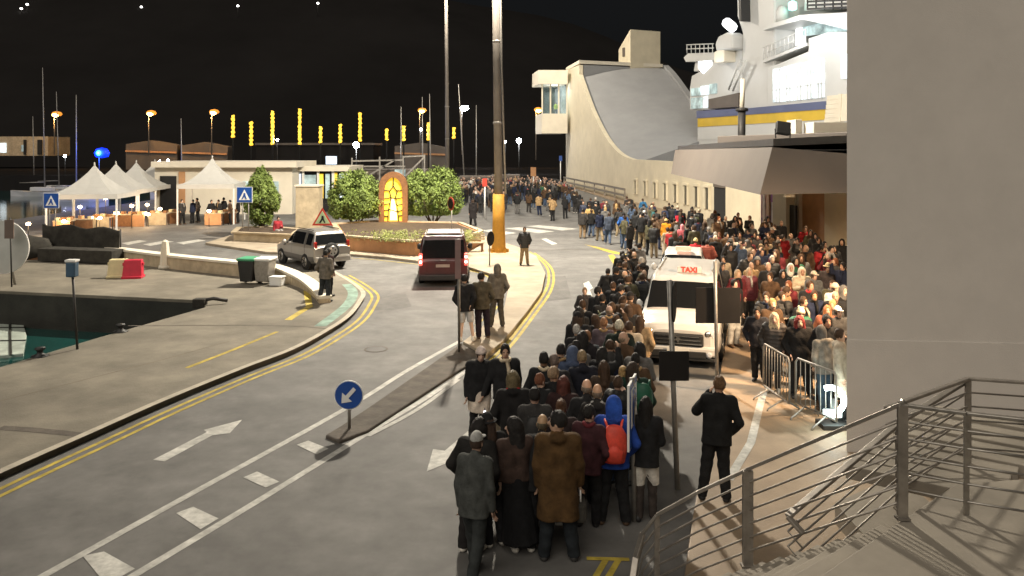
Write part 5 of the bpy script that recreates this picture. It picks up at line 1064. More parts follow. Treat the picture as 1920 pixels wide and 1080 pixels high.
b = MB(); b.box((0, ye + .03, 1.02), (.22, .03, .035)); b.build('tailgate_handle', M['chrome'], t)
b = MB(); b.bar((.05, ye - .14, 1.25), (.42, ye - .2, 1.52), .02, .02); b.build('rear_wiper', M['blackpl'], t)
b = MB(); b.box((0, .9, 1.945), (1.3, 1.6, .03)); b.build('roof_panel', mat('patchy_grey_roof', (.30, .27, .25), .4, var=.5, scale=4), t, bevel=.01)  # grey panel of patchy tone on the red roof
# ================================================================== PEOPLE
def V3(*a): return np.array(a, np.float32)
def capsule(Pt, a, b, ra, rb):
    pa = Pt - a; ba = b - a; t = np.clip((pa @ ba) / max(1e-9, float(ba @ ba)), 0, 1); return np.linalg.norm(pa - t[:, None] * ba, axis=1) - (ra + (rb - ra) * t)
def ell(Pt, c, r): r = np.array(r, np.float32); return (np.linalg.norm((Pt - c) / r, axis=1) - 1) * float(r.min())
def smin(a, b, k): h = np.clip(.5 + .5 * (b - a) / k, 0, 1); return b * (1 - h) + a * h - k * h * (1 - h)
def surfnet(fn, lo, hi, h):
    lo = np.array(lo, np.float32); n = np.ceil((np.array(hi) - lo) / h).astype(int) + 1
    g = np.stack(np.meshgrid(*[lo[i] + h * np.arange(n[i], dtype=np.float32) for i in range(3)], indexing='ij'), -1)
    f = fn(g.reshape(-1, 3)).reshape(n); s = f < 0
    c = sum(s[i:n[0] - 1 + i, j:n[1] - 1 + j, k:n[2] - 1 + k].astype(np.int8) for i in (0, 1) for j in (0, 1) for k in (0, 1))
    act = (c > 0) & (c < 8); idx = -np.ones(act.shape, np.int64); I = np.argwhere(act); idx[act] = np.arange(len(I))
    acc = np.zeros((len(I), 3)); cnt = np.zeros(len(I))
    for ax in range(3):
        o1, o2 = [q for q in range(3) if q != ax]
        for p in (0, 1):
            for q in (0, 1):
                A = I.copy(); A[:, o1] += p; A[:, o2] += q; B = A.copy(); B[:, ax] += 1
                fa, fb = f[tuple(A.T)], f[tuple(B.T)]; m = (fa < 0) != (fb < 0); t = fa[m] / (fa[m] - fb[m]); pos = A[m].astype(float); pos[:, ax] += t; acc[m] += pos; cnt[m] += 1
    vs = lo + h * (acc / cnt[:, None]); faces = []
    for ax in range(3):
        o1, o2 = (ax + 1) % 3, (ax + 2) % 3; sl = [slice(None)] * 3; s2 = [slice(None)] * 3; sl[ax] = slice(0, -1); s2[ax] = slice(1, None)
        E = np.argwhere(s[tuple(sl)] != s[tuple(s2)]); E = E[(E[:, o1] > 0) & (E[:, o2] > 0) & (E[:, o1] < n[o1] - 1) & (E[:, o2] < n[o2] - 1)]
        if not len(E): continue
        q = []
        for d1, d2 in ((-1, -1), (0, -1), (0, 0), (-1, 0)):
            C = E.copy(); C[:, o1] += d1; C[:, o2] += d2; q.append(idx[tuple(C.T)])
        Q = np.stack(q, 1); inside = s[tuple(E.T)]; Q[~inside] = Q[~inside][:, ::-1]; faces.append(Q)
    Q = np.concatenate(faces); Q = Q[(Q >= 0).all(1)]; return vs, Q
def to_mesh(name, vs, Q, mats, mi=None, extra=None):
    me = bpy.data.meshes.new(name); nv, nf = len(vs), len(Q); F_ = [tuple(q) for q in Q.tolist()]; v = vs.tolist(); ml = list(mi) if mi is not None else [0] * nf
    if extra: 
        F_ += [tuple(i + nv for i in f) for f in extra.f]; v += extra.v; ml += extra.m
    me.from_pydata(v, [], F_)
    for m in mats: me.materials.append(m)
    me.polygons.foreach_set('material_index', ml); me.polygons.foreach_set('use_smooth', [True] * len(F_)); me.update(); return me
ARM = {'down': ((.222, .03, 1.13), (.225, -.03, .88)), 'pocket': ((.30, .08, 1.14), (.215, -.07, .95)), 'phone': ((.24, -.03, 1.14), (.10, -.26, 1.20)), 'fold': ((.25, -.05, 1.14), (.02, -.21, 1.15)), 'ear': ((.29, -.14, 1.20), (.13, -.07, 1.50)), 'raise': ((.26, -.17, 1.46), (.20, -.27, 1.70)), 'out': ((.285, 0, 1.14), (.38, -.05, .90)), 'bag': ((.235, .02, 1.13), (.25, -.05, .88)), 'back': ((.27, .10, 1.14), (.17, .13, .98))}
LEG = {'stand': (((.095, -.02, .5), (.10, .03, .09)), ((.095, -.02, .5), (.10, .03, .09))), 'wide': (((.12, -.02, .5), (.17, .03, .09)), ((.12, -.02, .5), (.17, .03, .09))), 'relax': (((.09, -.02, .5), (.09, .03, .09)), ((.13, -.09, .51), (.15, -.05, .09))), 'walk': (((.09, -.14, .51), (.09, -.24, .10)), ((.09, .05, .5), (.09, .27, .15))), 'sit': (((.10, -.40, .50), (.11, -.38, .09)), ((.10, -.42, .50), (.12, -.46, .09)))}
POSE = {  # left arm, right arm, legs, head turn, lean
    'a': ('down', 'down', 'stand', 0, 0), 'b': ('pocket', 'pocket', 'wide', 0, 0), 'c': ('phone', 'phone', 'relax', 0, .02), 'd': ('fold', 'fold', 'stand', .35, 0), 'e': ('down', 'pocket', 'relax', -.5, 0), 'f': ('ear', 'pocket', 'wide', .2, 0), 'g': ('down', 'raise', 'stand', 0, 0), 'w': ('down', 'bag', 'walk', 0, .03), 'o': ('out', 'down', 'walk', 0, 0), 'q': ('down', 'out', 'walk', 0, 0), 's': ('phone', 'down', 'sit', 0, 0), 'r': ('down', 'bag', 'wide', 1.25, 0), 'l': ('down', 'phone', 'relax', 1.05, 0), 'h': ('pocket', 'pocket', 'stand', .0, .05), 'k': ('back', 'back', 'wide', .25, 0), 'm': ('down', 'phone', 'relax', -.95, .03), 'n': ('fold', 'fold', 'relax', .8, .05), 'p': ('phone', 'pocket', 'wide', -.25, .07), 't': ('pocket', 'ear', 'relax', .5, .02)}
def skel(pose):
    la, ra, lg, hy, lean = POSE[pose]; dz = -.46 if lg == 'sit' else 0; J = {}
    def up(p):  # upper-body point: lean and sit shift
        x, y, z = p; return V3(x, y - lean * max(0, z - .9) * 1.6, z + dz)
    J['pel'] = up((0, 0, .97)); J['che'] = up((0, 0, 1.30)); J['neck'] = up((0, .01, 1.47)); J['head'] = up((0, -.012 - lean, 1.625)); J['hy'] = hy; J['dz'] = dz; J['up'] = up
    for sd, arm, i in ((1, la, 0), (-1, ra, 1)):
        e, w_ = ARM[arm]; J['sh%d' % sd] = up((sd * .175, .01, 1.415)); J['el%d' % sd] = up((sd * e[0], e[1], e[2])); J['wr%d' % sd] = up((sd * w_[0], w_[1], w_[2]))
        k, a = LEG[lg][i]; J['hip%d' % sd] = up((sd * .088, 0, .93)); J['kn%d' % sd] = V3(sd * k[0], k[1], k[2]); J['an%d' % sd] = V3(sd * a[0], a[1], a[2]); J['toe%d' % sd] = V3(sd * (a[0] + .03), a[1] - .16, .035 + max(0, a[2] - .09) * .2)
    return J
def head_space(J, Pt):
    c, s = math.cos(-J['hy']), math.sin(-J['hy']); q = Pt - J['head']; return np.stack([q[:, 0] * c - q[:, 1] * s, q[:, 0] * s + q[:, 1] * c, q[:, 2]], 1)
Z3 = V3(0, 0, 0)
def f_head(q):
    d = ell(q, V3(0, .012, .02), (.076, .096, .108)); d = smin(d, ell(q, V3(0, -.03, -.055), (.052, .062, .066)), .03)
    d = smin(d, capsule(q, V3(0, -.092, .005), V3(0, -.112, -.03), .010, .016), .012)
    for s in (-1, 1):
        d = smin(d, ell(q, V3(s * .079, .012, -.015), (.012, .022, .034)), .008); d = np.maximum(d, -ell(q, V3(s * .034, -.102, .012), (.019, .018, .013)) * .8)
    return d
def f_body(J):
    def fn(Pt):
        d = f_head(head_space(J, Pt)); d = smin(d, capsule(Pt, J['neck'] - V3(0, 0, .06), J['head'] - V3(0, -.015, .06), .056, .05), .03)
        t = None
        for s in (-1, 1):
            c = capsule(Pt, J['pel'] + V3(s * .06, 0, 0), J['che'] + V3(s * .075, 0, 0), .105, .11); t = c if t is None else smin(t, c, .05)
        t = smin(t, capsule(Pt, J['sh-1'], J['sh1'], .062, .062), .06); d = smin(d, t, .035)
        for s in ('1', '-1'):
            d = smin(d, capsule(Pt, J['sh' + s], J['el' + s], .054, .042), .03); d = smin(d, capsule(Pt, J['el' + s], J['wr' + s], .041, .028), .02)
            d = smin(d, capsule(Pt, J['hip' + s], J['kn' + s], .088, .056), .04); d = smin(d, capsule(Pt, J['kn' + s], J['an' + s], .056, .038), .02); d = smin(d, capsule(Pt, J['an' + s] + V3(0, .03, -.045), J['toe' + s], .042, .034), .03)
        return d
    return fn
def f_jacket(J, kind):
    hem = {'hip': .80, 'long': .50, 'hood': .80, 'puff': .78, 'crop': .93}[kind] + J['dz']; fat = {'hip': .028, 'long': .034, 'hood': .03, 'puff': .045, 'crop': .022}[kind]
    def fn(Pt):
        t = None
        for s in (-1, 1):
            c = capsule(Pt, J['pel'] + V3(s * .062, 0, .05), J['che'] + V3(s * .078, 0, 0), .108 + fat, .112 + fat); t = c if t is None else smin(t, c, .05)
            if not J['dz']:
                lo = V3(s * (.075 if kind != 'long' else .10), .01, hem - .05); t = smin(t, capsule(Pt, J['pel'] + V3(s * .062, 0, .05), lo, .108 + fat, .118 + fat * (1.2 if kind != 'puff' else .7)), .06)
        t = smin(t, capsule(Pt, J['sh-1'], J['sh1'], .066 + fat * .7, .066 + fat * .7), .07)
        for s in ('1', '-1'):
            e, w_ = J['el' + s], J['wr' + s]; w2 = e + (w_ - e) * .98
            t = smin(t, capsule(Pt, J['sh' + s], e, .060 + fat * .75, .05 + fat * .7), .04); t = smin(t, capsule(Pt, e, w2, .05 + fat * .7, .036 + fat * .55), .025)
        t = smin(t, capsule(Pt, J['neck'] - V3(0, 0, .03), J['neck'] + V3(0, -.005, .03), .075, .066), .04)
        if kind in ('hood', 'long'): t = smin(t, ell(Pt, J['neck'] + V3(0, .075, -.0), (.115, .075, .06)), .03)
        z = Pt[:, 2]; ang = np.arctan2(Pt[:, 0], -Pt[:, 1])
        if kind == 'puff': t = t + .011 * np.abs(np.sin(z * math.pi / .085)) - .007
        else: t = t + .0022 * np.sin(z * 21 + 2.6 * np.sin(ang * 2 + z * 5) + ang * 3) + .0035 * np.sin(ang * 5 + 2 * np.sin(z * 9))
        return np.maximum(t, hem - z)
    return fn
def f_bottom(J, kind):
    ex = {'trousers': (.020, .024), 'shorts': (.026, .03), 'mini': (.03, .05), 'longskirt': (.03, .05)}[kind]
    def fn(Pt):
        t = None; z = Pt[:, 2]
        for s in (-1, 1):
            k = str(s); c = capsule(Pt, J['pel'] + V3(s * .055, .0, -.02), J['pel'] + V3(s * .055, 0, .05), .112, .10); c = smin(c, capsule(Pt, J['hip' + k], J['kn' + k], .096 + ex[0], .064 + ex[0]), .04); t = c if t is None else smin(t, c, .02)
            if kind == 'trousers': t = smin(t, capsule(Pt, J['kn' + k], J['an' + k] + V3(0, .01, -.02), .062 + ex[1], .048 + ex[1]), .03)
        if kind == 'trousers':
            ang = np.arctan2(Pt[:, 0], -Pt[:, 1]); t = t + .004 * np.sin(z * 42 + 3 * np.sin(ang * 2)) * (z < .9); t = np.maximum(t, .055 - z)
        elif kind == 'shorts': t = np.maximum(t, .50 + J['dz'] - z)
        else:
            zb = .60 if kind == 'mini' else .14; r1 = .20 if kind == 'mini' else .27
            t = smin(t, capsule(Pt, V3(0, 0, .95), V3(0, 0, zb - .05), .155, r1 * (.92 if kind == 'mini' else 1)), .03); ang = np.arctan2(Pt[:, 0], -Pt[:, 1]); t = t + .008 * np.sin(ang * 9) * np.clip((1 - z), 0, 1); t = np.maximum(t, zb - z)
        return np.maximum(t, z - (1.05 + J['dz']))
    return fn
def f_shoes(J, kind):
    def fn(Pt):
        t = None
        for k in (kind,):
            c = capsule(Pt, J['an' + k] + V3(0, .035, -.048), J['toe' + k] + V3(0, -.02, .005), .047, .040); c = smin(c, capsule(Pt, J['an' + k] + V3(0, .01, -.05), J['an' + k] + V3(0, .005, .02), .046, .045), .03); c = np.maximum(c, (J['an' + k][2] - .088) - Pt[:, 2]); t = c if t is None else np.minimum(t, c)
        return t
    return fn
def f_hair(J, kind):
    def fn(Pt):
        q = head_space(J, Pt); x, y, z = q[:, 0], q[:, 1], q[:, 2]; wv = .004 * np.sin(x * 70 + z * 30) * np.sin(y * 60 + z * 25) + .003 * np.sin(x * 150 + y * 90); face = ell(q, V3(0, -.105, -.02), (.068, .075, .105))
        shell = ell(q, V3(0, .014, .024), (.088, .108, .122))
        if kind == 'short': d = np.maximum(np.maximum(shell + wv, -face), -.05 - z + y * .1)
        elif kind == 'long':
            d = smin(shell, capsule(q, V3(0, .05, 0), V3(0, .075, -.24), .095, .10), .05)
            for s in (-1, 1): d = smin(d, capsule(q, V3(s * .07, .01, 0), V3(s * .085, .0, -.22), .035, .04), .03)
            d = np.maximum(d + wv, -ell(q, V3(0, -.12, -.03), (.062, .10, .12)))
        elif kind == 'bun': d = np.maximum(np.maximum(shell + wv, -face), -.055 - z); d = smin(d, ell(q, V3(0, .09, .10), (.05, .05, .05)), .02)
        elif kind == 'tail': d = np.maximum(np.maximum(shell + wv, -face), -.055 - z); d = smin(d, capsule(q, V3(0, .115, .03), V3(0, .14, -.16), .035, .022), .02)
        elif kind == 'beanie': d = np.maximum(ell(q, V3(0, .016, .028), (.095, .114, .130)), .022 - z - y * .15); d = np.minimum(d, np.maximum(ell(q, V3(0, .014, .045), (.101, .121, .10)), np.abs(z + y * .15 - .045) - .028))
        elif kind == 'cap':
            d = np.maximum(ell(q, V3(0, .014, .03), (.090, .110, .120)), .035 - z); br = np.maximum(ell(q, V3(0, -.12, .045), (.075, .095, .016)), y + .03); d = smin(d, br, .008)
        elif kind == 'hood':
            d = ell(q, V3(0, .025, .01), (.112, .13, .15)); d = smin(d, capsule(q, V3(0, .05, -.05), V3(0, .05, -.16), .10, .12), .04); d = np.maximum(d, -ell(q, V3(0, -.11, -.005), (.072, .10, .105)))
        elif kind == 'hat': d = np.minimum(np.maximum(ell(q, V3(0, .014, .05), (.09, .108, .115)), .04 - z), ell(q, V3(0, .0, .05), (.155, .17, .014)))
        else: d = np.maximum(np.maximum(ell(q, V3(0, .014, .0), (.084, .104, .10)), -ell(q, V3(0, -.06, 0), (.1, .09, .2))), np.maximum(-.06 - z, z - .03))   # fringe round a bald crown
        return d
    return fn
def hand_mesh(mb, w_, e, sd):
    w_, e = Vector(w_.tolist()), Vector(e.tolist()); d = (w_ - e).normalized(); side = Vector((0, -1, 0)) if abs(d.y) < .7 else Vector((0, 0, 1))
    side = (side - d * side.dot(d)).normalized(); nrm = d.cross(side).normalized() * -sd
    a = w_ - d * .015; pe = w_ + d * .085 + nrm * .006
    for k in (-1.5, -.5, .5, 1.5): mb.tube([a + side * k * .009, w_ + d * .04 + side * k * .017, pe + side * k * .019], [.015, .015, .0105], 5)
    for k, L_ in ((-1.5, .060), (-.5, .074), (.5, .078), (1.5, .070)):
        p0 = pe + side * k * .019; p1 = p0 + d * L_ * .5 + nrm * .012; p2 = p1 + d * L_ * .35 + nrm * .028; mb.tube([p0, p1, p2], [.0098, .009, .0072], 5)
    t0 = w_ + d * .02 + side * .026; t1 = t0 + (d * .7 + side * .7 + nrm * .3).normalized() * .045; mb.tube([t0, t1, t1 + (d * .9 + side * .1 + nrm * .4).normalized() * .035], [.013, .0115, .009], 5)
RES = {'hi': .0175, 'mid': .025, 'lo': .036}; cache = {}; SK = {p: skel(p) for p in POSE}
def bounds(J, pad=.2):
    pts = np.array([J[k] for k in J if k[:2] in ('sh', 'el', 'wr', 'an', 'kn', 'to', 'he', 'hi') and k != 'hy']); lo = pts.min(0) - pad; hi = pts.max(0) + pad; lo[2] = -.03; hi[2] += .02; return lo, hi
def bmesh_(pose, res):
    k = ('body', pose, res)
    if k not in cache:
        J = SK[pose]; lo, hi = bounds(J); vs, Q = surfnet(f_body(J), lo, hi, RES[res] if res != 'hi' else .0165); c = vs[Q].mean(1).astype(np.float32); q = head_space(J, c); mi = np.zeros(len(Q), int)
        for s in (-1, 1): mi[ell(q, V3(s * .034, -.088, .012), (.017, .03, .010)) < 0] = 1; mi[ell(q, V3(s * .036, -.092, .038), (.022, .03, .006)) < 0] = 1
        mi[ell(q, V3(0, -.085, -.068), (.026, .03, .010)) < 0] = 2
        ex = MB()
        for s in (1, -1): hand_mesh(ex, J['wr%d' % s], J['el%d' % s], s)
        cache[k] = to_mesh('body', vs, Q, [M['skin'], M['eye'], M['lip']], mi, ex)
    return cache[k]
def part_mesh(nm, pose, res, kind):
    key = (nm, pose if nm != 'hair' else (POSE[pose][3], POSE[pose][4], POSE[pose][2] == 'sit'), res, kind)
    if key not in cache:
        J = SK[pose]; lo, hi = bounds(J, .24); h = RES[res]
        if nm == 'jacket': fn = f_jacket(J, kind); lo[2] = {'long': .42}.get(kind, .70) + J['dz']; hi[2] = 1.62 + J['dz'] if POSE[pose][0] != 'x' else 2; hi[2] = max(hi[2], J['wr-1'][2] + .08, J['wr1'][2] + .08); mt = M['puffer' if kind == 'puff' else 'cloth']
        elif nm == 'bottom': fn = f_bottom(J, kind); hi[2] = 1.1 + J['dz'] if not J['dz'] else .8; mt = M['cloth']
        elif nm == 'shoes': fn = f_shoes(J, kind); hi[2] = .32; mt = M['shoe']
        else:
            fn = f_hair(J, kind); c = J['head']; lo = c - V3(.2, .22, .36); hi = c + V3(.2, .22, .2); h *= .75; mt = M['hair'] if kind in ('short', 'long', 'bun', 'tail', 'bald') else M['cloth']
        vs, Q = surfnet(fn, lo, hi, h); cache[key] = to_mesh(nm, vs, Q, [mt])
    return cache[key]
PN = {'hip': 'jacket', 'long': 'coat', 'hood': 'hooded_top', 'puff': 'puffer_jacket', 'crop': 'jumper', 'trousers': 'trousers', 'shorts': 'shorts', 'mini': 'skirt', 'longskirt': 'long_skirt', 'short': 'hair', 'long_': 'hair', 'bun': 'hair', 'tail': 'hair', 'bald': 'hair', 'beanie': 'beanie', 'cap': 'cap', 'hood_': 'hood', 'hat': 'hat'}
SKIN = [(.52, .33, .23), (.46, .28, .19), (.58, .39, .29), (.40, .23, .15), (.24, .13, .08), (.50, .32, .24)]
BLACK = (.016, .016, .017); CHAR = (.04, .038, .037); NAVY = (.018, .024, .05); BROWN = (.085, .05, .028); GREY = (.13, .125, .12); BEIGE = (.42, .33, .22); WHITE = (.66, .63, .57); RED = (.36, .025, .03); BLUE = (.03, .10, .32); GREEN = (.02, .11, .06); OLIVE = (.085, .078, .045); DENIM = (.07, .10, .16); KHAKI = (.27, .21, .13); MAROON = (.13, .022, .028); ORANGE = (.60, .20, .03); PINK = (.55, .20, .22); TAN = (.33, .22, .11); LGREY = (.38, .37, .35); PURPLE = (.16, .05, .18); CREAM = (.55, .46, .33)
people = []
def person(loc, yaw, pose='a', top=('hip', BLACK), bot=('trousers', BLACK), head=('short', (.03, .02, .014)), h=1.72, label='', res='mid', skin=None, shoes=None, legs=None, group=None, wide=None):
    loc = Vector(loc); o = bpy.data.objects.new('person', bmesh_(pose, res)); col.objects.link(o); s = h / 1.745; wd = (wide * .93) if wide else random.uniform(.90, 1.02)
    o.location = loc; o.rotation_euler = (0, 0, yaw); o.scale = (s * wd, s * wd, s); tag(o, label, 'person', group or 'people waiting in the crowd'); sk = skin or random.choice(SKIN[:3] + SKIN[:4] + SKIN[5:]); o.color = (*sk, 1)
    sh_c = shoes or random.choice([BLACK, BLACK, CHAR, BROWN, WHITE])
    for nm, (kind, c), pn in (('jacket', top, PN[top[0]]), ('bottom', bot, PN[bot[0]]), ('shoes', ('1', sh_c), 'shoe'), ('shoes', ('-1', sh_c), 'shoe'), ('hair', head, 'hair' if head[0] in ('long', 'short', 'bun', 'tail', 'bald') else head[0])):
        ch = bpy.data.objects.new(pn, part_mesh(nm, pose, res, kind)); col.objects.link(ch); ch.parent = o; ch.color = (*c, 1)
    if legs: 
        ch = bpy.data.objects.new('tights', part_mesh('bottom', pose, res, 'trousers')); col.objects.link(ch); ch.parent = o; ch.color = (*legs, 1); ch.scale = (.86, .86, .99)
    if head[0] in ('beanie', 'cap', 'hat') and res != 'lo':
        hk = random.choice(['short', 'short', 'long']) if head[0] != 'cap' else 'short'; ch = bpy.data.objects.new('hair', part_mesh('hair', pose, res, hk)); col.objects.link(ch); ch.parent = o; ch.color = (.05, .03, .02, 1); ch.scale = (.985, .985, .995)
    o.rotation_euler.x = R(random.gauss(0, 1.8)); o.rotation_euler.y = R(random.gauss(0, 1.8))
    if head[0] not in ('hood',) and random.random() < .3:
        k = ('scarf', POSE[pose][4], POSE[pose][2] == 'sit')
        if k not in cache:
            c_ = Vector(SK[pose]['neck'].tolist()) + Vector((0, -.01, .02)); b = MB(); b.tube([c_ + Vector((math.cos(a) * .078, math.sin(a) * .075, .012 * math.sin(3 * a))) for a in [i * math.pi / 7 for i in range(15)]], .034, 7); b.tube([c_ + Vector((.03, -.10, -.01)), c_ + Vector((.05, -.165, -.12)), c_ + Vector((.055, -.17, -.28))], [.035, .035, .03], 6)
            q_ = b.build('scarf', M['cloth'], fix=False); cache[k] = q_.data; bpy.data.objects.remove(q_)
        ch = bpy.data.objects.new('scarf', cache[k]); col.objects.link(ch); ch.parent = o; ch.color = (*random.choice([CREAM, GREY, MAROON, NAVY, TAN, LGREY, RED, BLACK]), 1)
    people.append(o); return o
HZ = 1.64
def byhead(px, py, h=1.72): p = G(px, py, h * .945); p.z = 0; return p
def onpave(p): return 0.12 if p.x > 4.1 - (p.y - 13.5) * -.06 and p.y < 23 and p.x > 3.9 else 0.0
HB, HBR, HBL, HGR, HRD = (.012, .010, .009), (.055, .030, .016), (.40, .26, .11), (.36, .34, .31), (.20, .07, .03)
def at(px, py, yaw, label, **k):      # feet at a photo pixel
    p = G(px, py, k.pop('z', 0)); return person(p, R(yaw), label=label, **k)
def hd(px, py, yaw, label, **k):      # head at a photo pixel
    p = byhead(px, py, k.get('h', 1.72)); z = k.pop('z', 0); p.z = z; return person(p, R(yaw), label=label, **k)
# ---------------- people one can single out
at(888, 1092, 158, 'man in grey jacket and pale grey cap walking in the foreground, back to us', pose='w', top=('hip', (.062, .066, .062)), bot=('trousers', (.032, .036, .036)), head=('cap', (.42, .42, .40)), h=1.76, res='hi', wide=.95)
at(978, 1030, 190, 'woman with long black hair, cropped dark jacket and long black skirt', pose='l', top=('crop', (.055, .035, .028)), bot=('longskirt', (.010, .010, .011)), head=('long', HB), h=1.70, res='hi', skin=SKIN[2], shoes=WHITE)
bm_ = at(1048, 1046, 178, 'tall man in long brown coat looking to the right, in the foreground', pose='r', top=('long', (.082, .045, .017)), bot=('trousers', (.018, .022, .026)), head=('short', HB), h=1.86, res='hi', skin=SKIN[0], wide=1.12)
at(1150, 980, 176, 'person in bright blue hooded jacket wearing a red backpack', pose='b', top=('hood', (.02, .06, .30)), bot=('trousers', BLACK), head=('hood', (.02, .07, .34)), h=1.74, res='hi', shoes=BROWN)
at(1208, 976, 168, 'woman in black top, white shorts and sheer black tights beside the parking sign', pose='c', top=('hip', BLACK), bot=('shorts', WHITE), head=('long', HB), h=1.70, res='hi', legs=(.05, .04, .035), shoes=BLACK)
at(1338, 936, 172, 'person in black with tousled brown hair holding a phone to the ear', pose='f', top=('hip', (.012, .012, .012)), bot=('trousers', (.013, .013, .013)), head=('short', (.12, .065, .03)), h=1.76, res='hi', z=.12, wide=1.06, shoes=BLACK)
hd(895, 660, 8, 'woman in white beanie, black jumper and white skirt holding hands', pose='o', top=('hip', BLACK), bot=('mini', (.62, .53, .44)), head=('beanie', (.62, .52, .47)), h=1.70, res='hi', legs=BLACK, shoes=BLACK)
hd(948, 655, 4, 'man in black jacket and beige trousers holding the hand of the woman in white beanie', pose='q', top=('hip', (.017, .017, .018)), bot=('trousers', (.30, .25, .18)), head=('short', HB), h=1.77, res='hi')
at(876, 640, 178, 'man in black jumper and pale shorts on the median by the road', pose='k', top=('hip', BLACK), bot=('shorts', (.50, .50, .50)), head=('short', HB), h=1.74, res='hi', z=.13, shoes=WHITE)
at(904, 634, 186, 'man in olive jacket, middle of the three on the median', pose='e', top=('hip', (.075, .065, .045)), bot=('trousers', (.02, .014, .022)), head=('short', HB), h=1.76, res='hi', z=.13)
at(931, 612, 190, 'person in grey hooded top, right of the three on the median', pose='b', top=('hood', (.12, .108, .09)), bot=('trousers', (.07, .062, .05)), head=('hood', (.13, .115, .095)), h=1.76, res='hi', z=.13)
at(983, 497, 5, 'man in dark jacket and khaki trousers on the island beside the ochre mast', pose='b', top=('puff', (.03, .03, .03)), bot=('trousers', (.25, .18, .10)), head=('short', HBR), h=1.66, z=.13)
at(608, 566, 165, 'man in grey brown jacket at the tip of the quay behind the silver car', pose='b', top=('hip', (.15, .135, .115)), bot=('trousers', (.03, .035, .04)), head=('short', HB), h=1.72, res='hi', z=.13)
at(616, 556, 150, 'person in dark jacket half hidden beside the man at the quay tip', pose='a', top=('hip', (.05, .03, .03)), bot=('trousers', BLACK), head=('short', HB), h=1.66, z=.13)
p_ = Vector(((520 - 960) / F * 44, 44, .12)); person(p_, R(35), 's', ('hip', (.30, .03, .04)), ('trousers', (.30, .28, .26)), ('short', HB), 1.7, 'person in red jacket sitting on the edge of the stone planter')
at(887, 424, 200, 'dark figure walking toward the far crowd behind the larger round tree', pose='w', top=('long', (.022, .019, .02)), bot=('trousers', BLACK), head=('beanie', BLACK), h=1.85)
hd(1097, 545, 5, 'fair haired child in dark coat at the left edge of the queue', pose='b', top=('hip', (.05, .045, .045)), bot=('trousers', (.04, .03, .035)), head=('short', (.20, .13, .08)), h=1.45, res='mid')
hd(1139, 508, 170, 'boy in charcoal hooded top with hands in pockets left of the queue', pose='b', top=('hood', CHAR), bot=('trousers', (.12, .06, .05)), head=('short', HB), h=1.5, res='mid')
hd(1158, 612, 180, 'white haired person in black coat with pale collar before the van', pose='h', top=('long', (.015, .022, .017)), bot=('trousers', BLACK), head=('short', (.55, .50, .38)), h=1.75, res='hi', wide=1.12)
hd(1188, 614, 176, 'person in long cream coat left of the van grille', pose='a', top=('long', (.56, .45, .32)), bot=('trousers', BROWN), head=('short', HBR), h=1.70, res='hi')
hd(1204, 600, 160, 'person in tan and dark coat squeezed against the van bonnet', pose='e', top=('hip', (.36, .25, .14)), bot=('trousers', BLACK), head=('long', HBR), h=1.62, res='mid')
hd(1192, 690, 170, 'person with long dark hair in dark green coat, rightmost of the front queue', pose='e', top=('hip', (.012, .032, .022)), bot=('trousers', (.03, .03, .03)), head=('long', (.035, .022, .014)), h=1.72, res='hi')
hd(1069, 664, 170, 'person in slate blue hood in the front queue', pose='h', top=('hood', (.055, .075, .13)), bot=('trousers', BLACK), head=('hood', (.07, .095, .16)), h=1.72, res='hi')
hd(1016, 672, 178, 'man with close cropped black hair at the left of the front queue', pose='b', top=('hip', BLACK), bot=('trousers', BLACK), head=('short', HB), h=1.78, res='hi', skin=SKIN[4])
hd(1046, 657, 165, 'person with black hair turned sideways near the blue hood', pose='d', top=('hip', BLACK), bot=('trousers', NAVY), head=('short', HB), h=1.72, res='hi')
hd(1053, 680, 168, 'man with greying brown hair and white collar in the front queue', pose='h', top=('hip', (.022, .02, .022)), bot=('trousers', CHAR), head=('short', (.16, .12, .10)), h=1.72, res='hi')
hd(1101, 672, 178, 'person with sandy hair and dark navy coat in the front queue', pose='h', top=('long', (.014, .015, .022)), bot=('trousers', BLACK), head=('short', (.25, .18, .10)), h=1.74, res='hi')
hd(1035, 700, 172, 'man with receding fair hair in the front queue', pose='e', top=('hip', BLACK), bot=('trousers', BLACK), head=('short', (.26, .18, .11)), h=1.72, res='hi')
hd(971, 712, 175, 'woman with long light brown hair and black coat leaving the queue, leftmost', pose='h', top=('long', (.013, .012, .012)), bot=('trousers', BLACK), head=('long', (.13, .10, .05)), h=1.74, res='hi', wide=1.1)
hd(1024, 716, 165, 'woman with auburn hair at the left of the front queue', pose='e', top=('hip', BLACK), bot=('trousers', BLACK), head=('short', (.16, .06, .03)), h=1.66, res='hi')
hd(1052, 720, 175, 'woman with dark red hair among the front queue', pose='h', top=('hip', (.03, .014, .014)), bot=('trousers', BLACK), head=('long', (.09, .025, .018)), h=1.64, res='hi')
hd(1097, 728, 178, 'bald man, left of the two bald heads in the front queue', pose='h', top=('hip', BLACK), bot=('trousers', BLACK), head=('bald', (.20, .16, .12)), h=1.74, res='hi', skin=(.60, .36, .24))
hd(1121, 733, 170, 'bald man in black coat with grey collar, right of the two bald heads', pose='h', top=('hood', (.022, .020, .019)), bot=('trousers', BLACK), head=('bald', (.2, .15, .1)), h=1.74, res='hi', skin=(.56, .33, .20))
hd(1062, 760, 172, 'woman with auburn hair tied up in the middle of the front queue', pose='c', top=('hip', (.03, .02, .02)), bot=('trousers', BLACK), head=('bun', (.11, .055, .03)), h=1.66, res='hi')
hd(1098, 770, 160, 'person in maroon scarf and dark coat in the front queue', pose='e', top=('hip', (.05, .018, .022)), bot=('trousers', BLACK), head=('short', HB), h=1.68, res='hi')
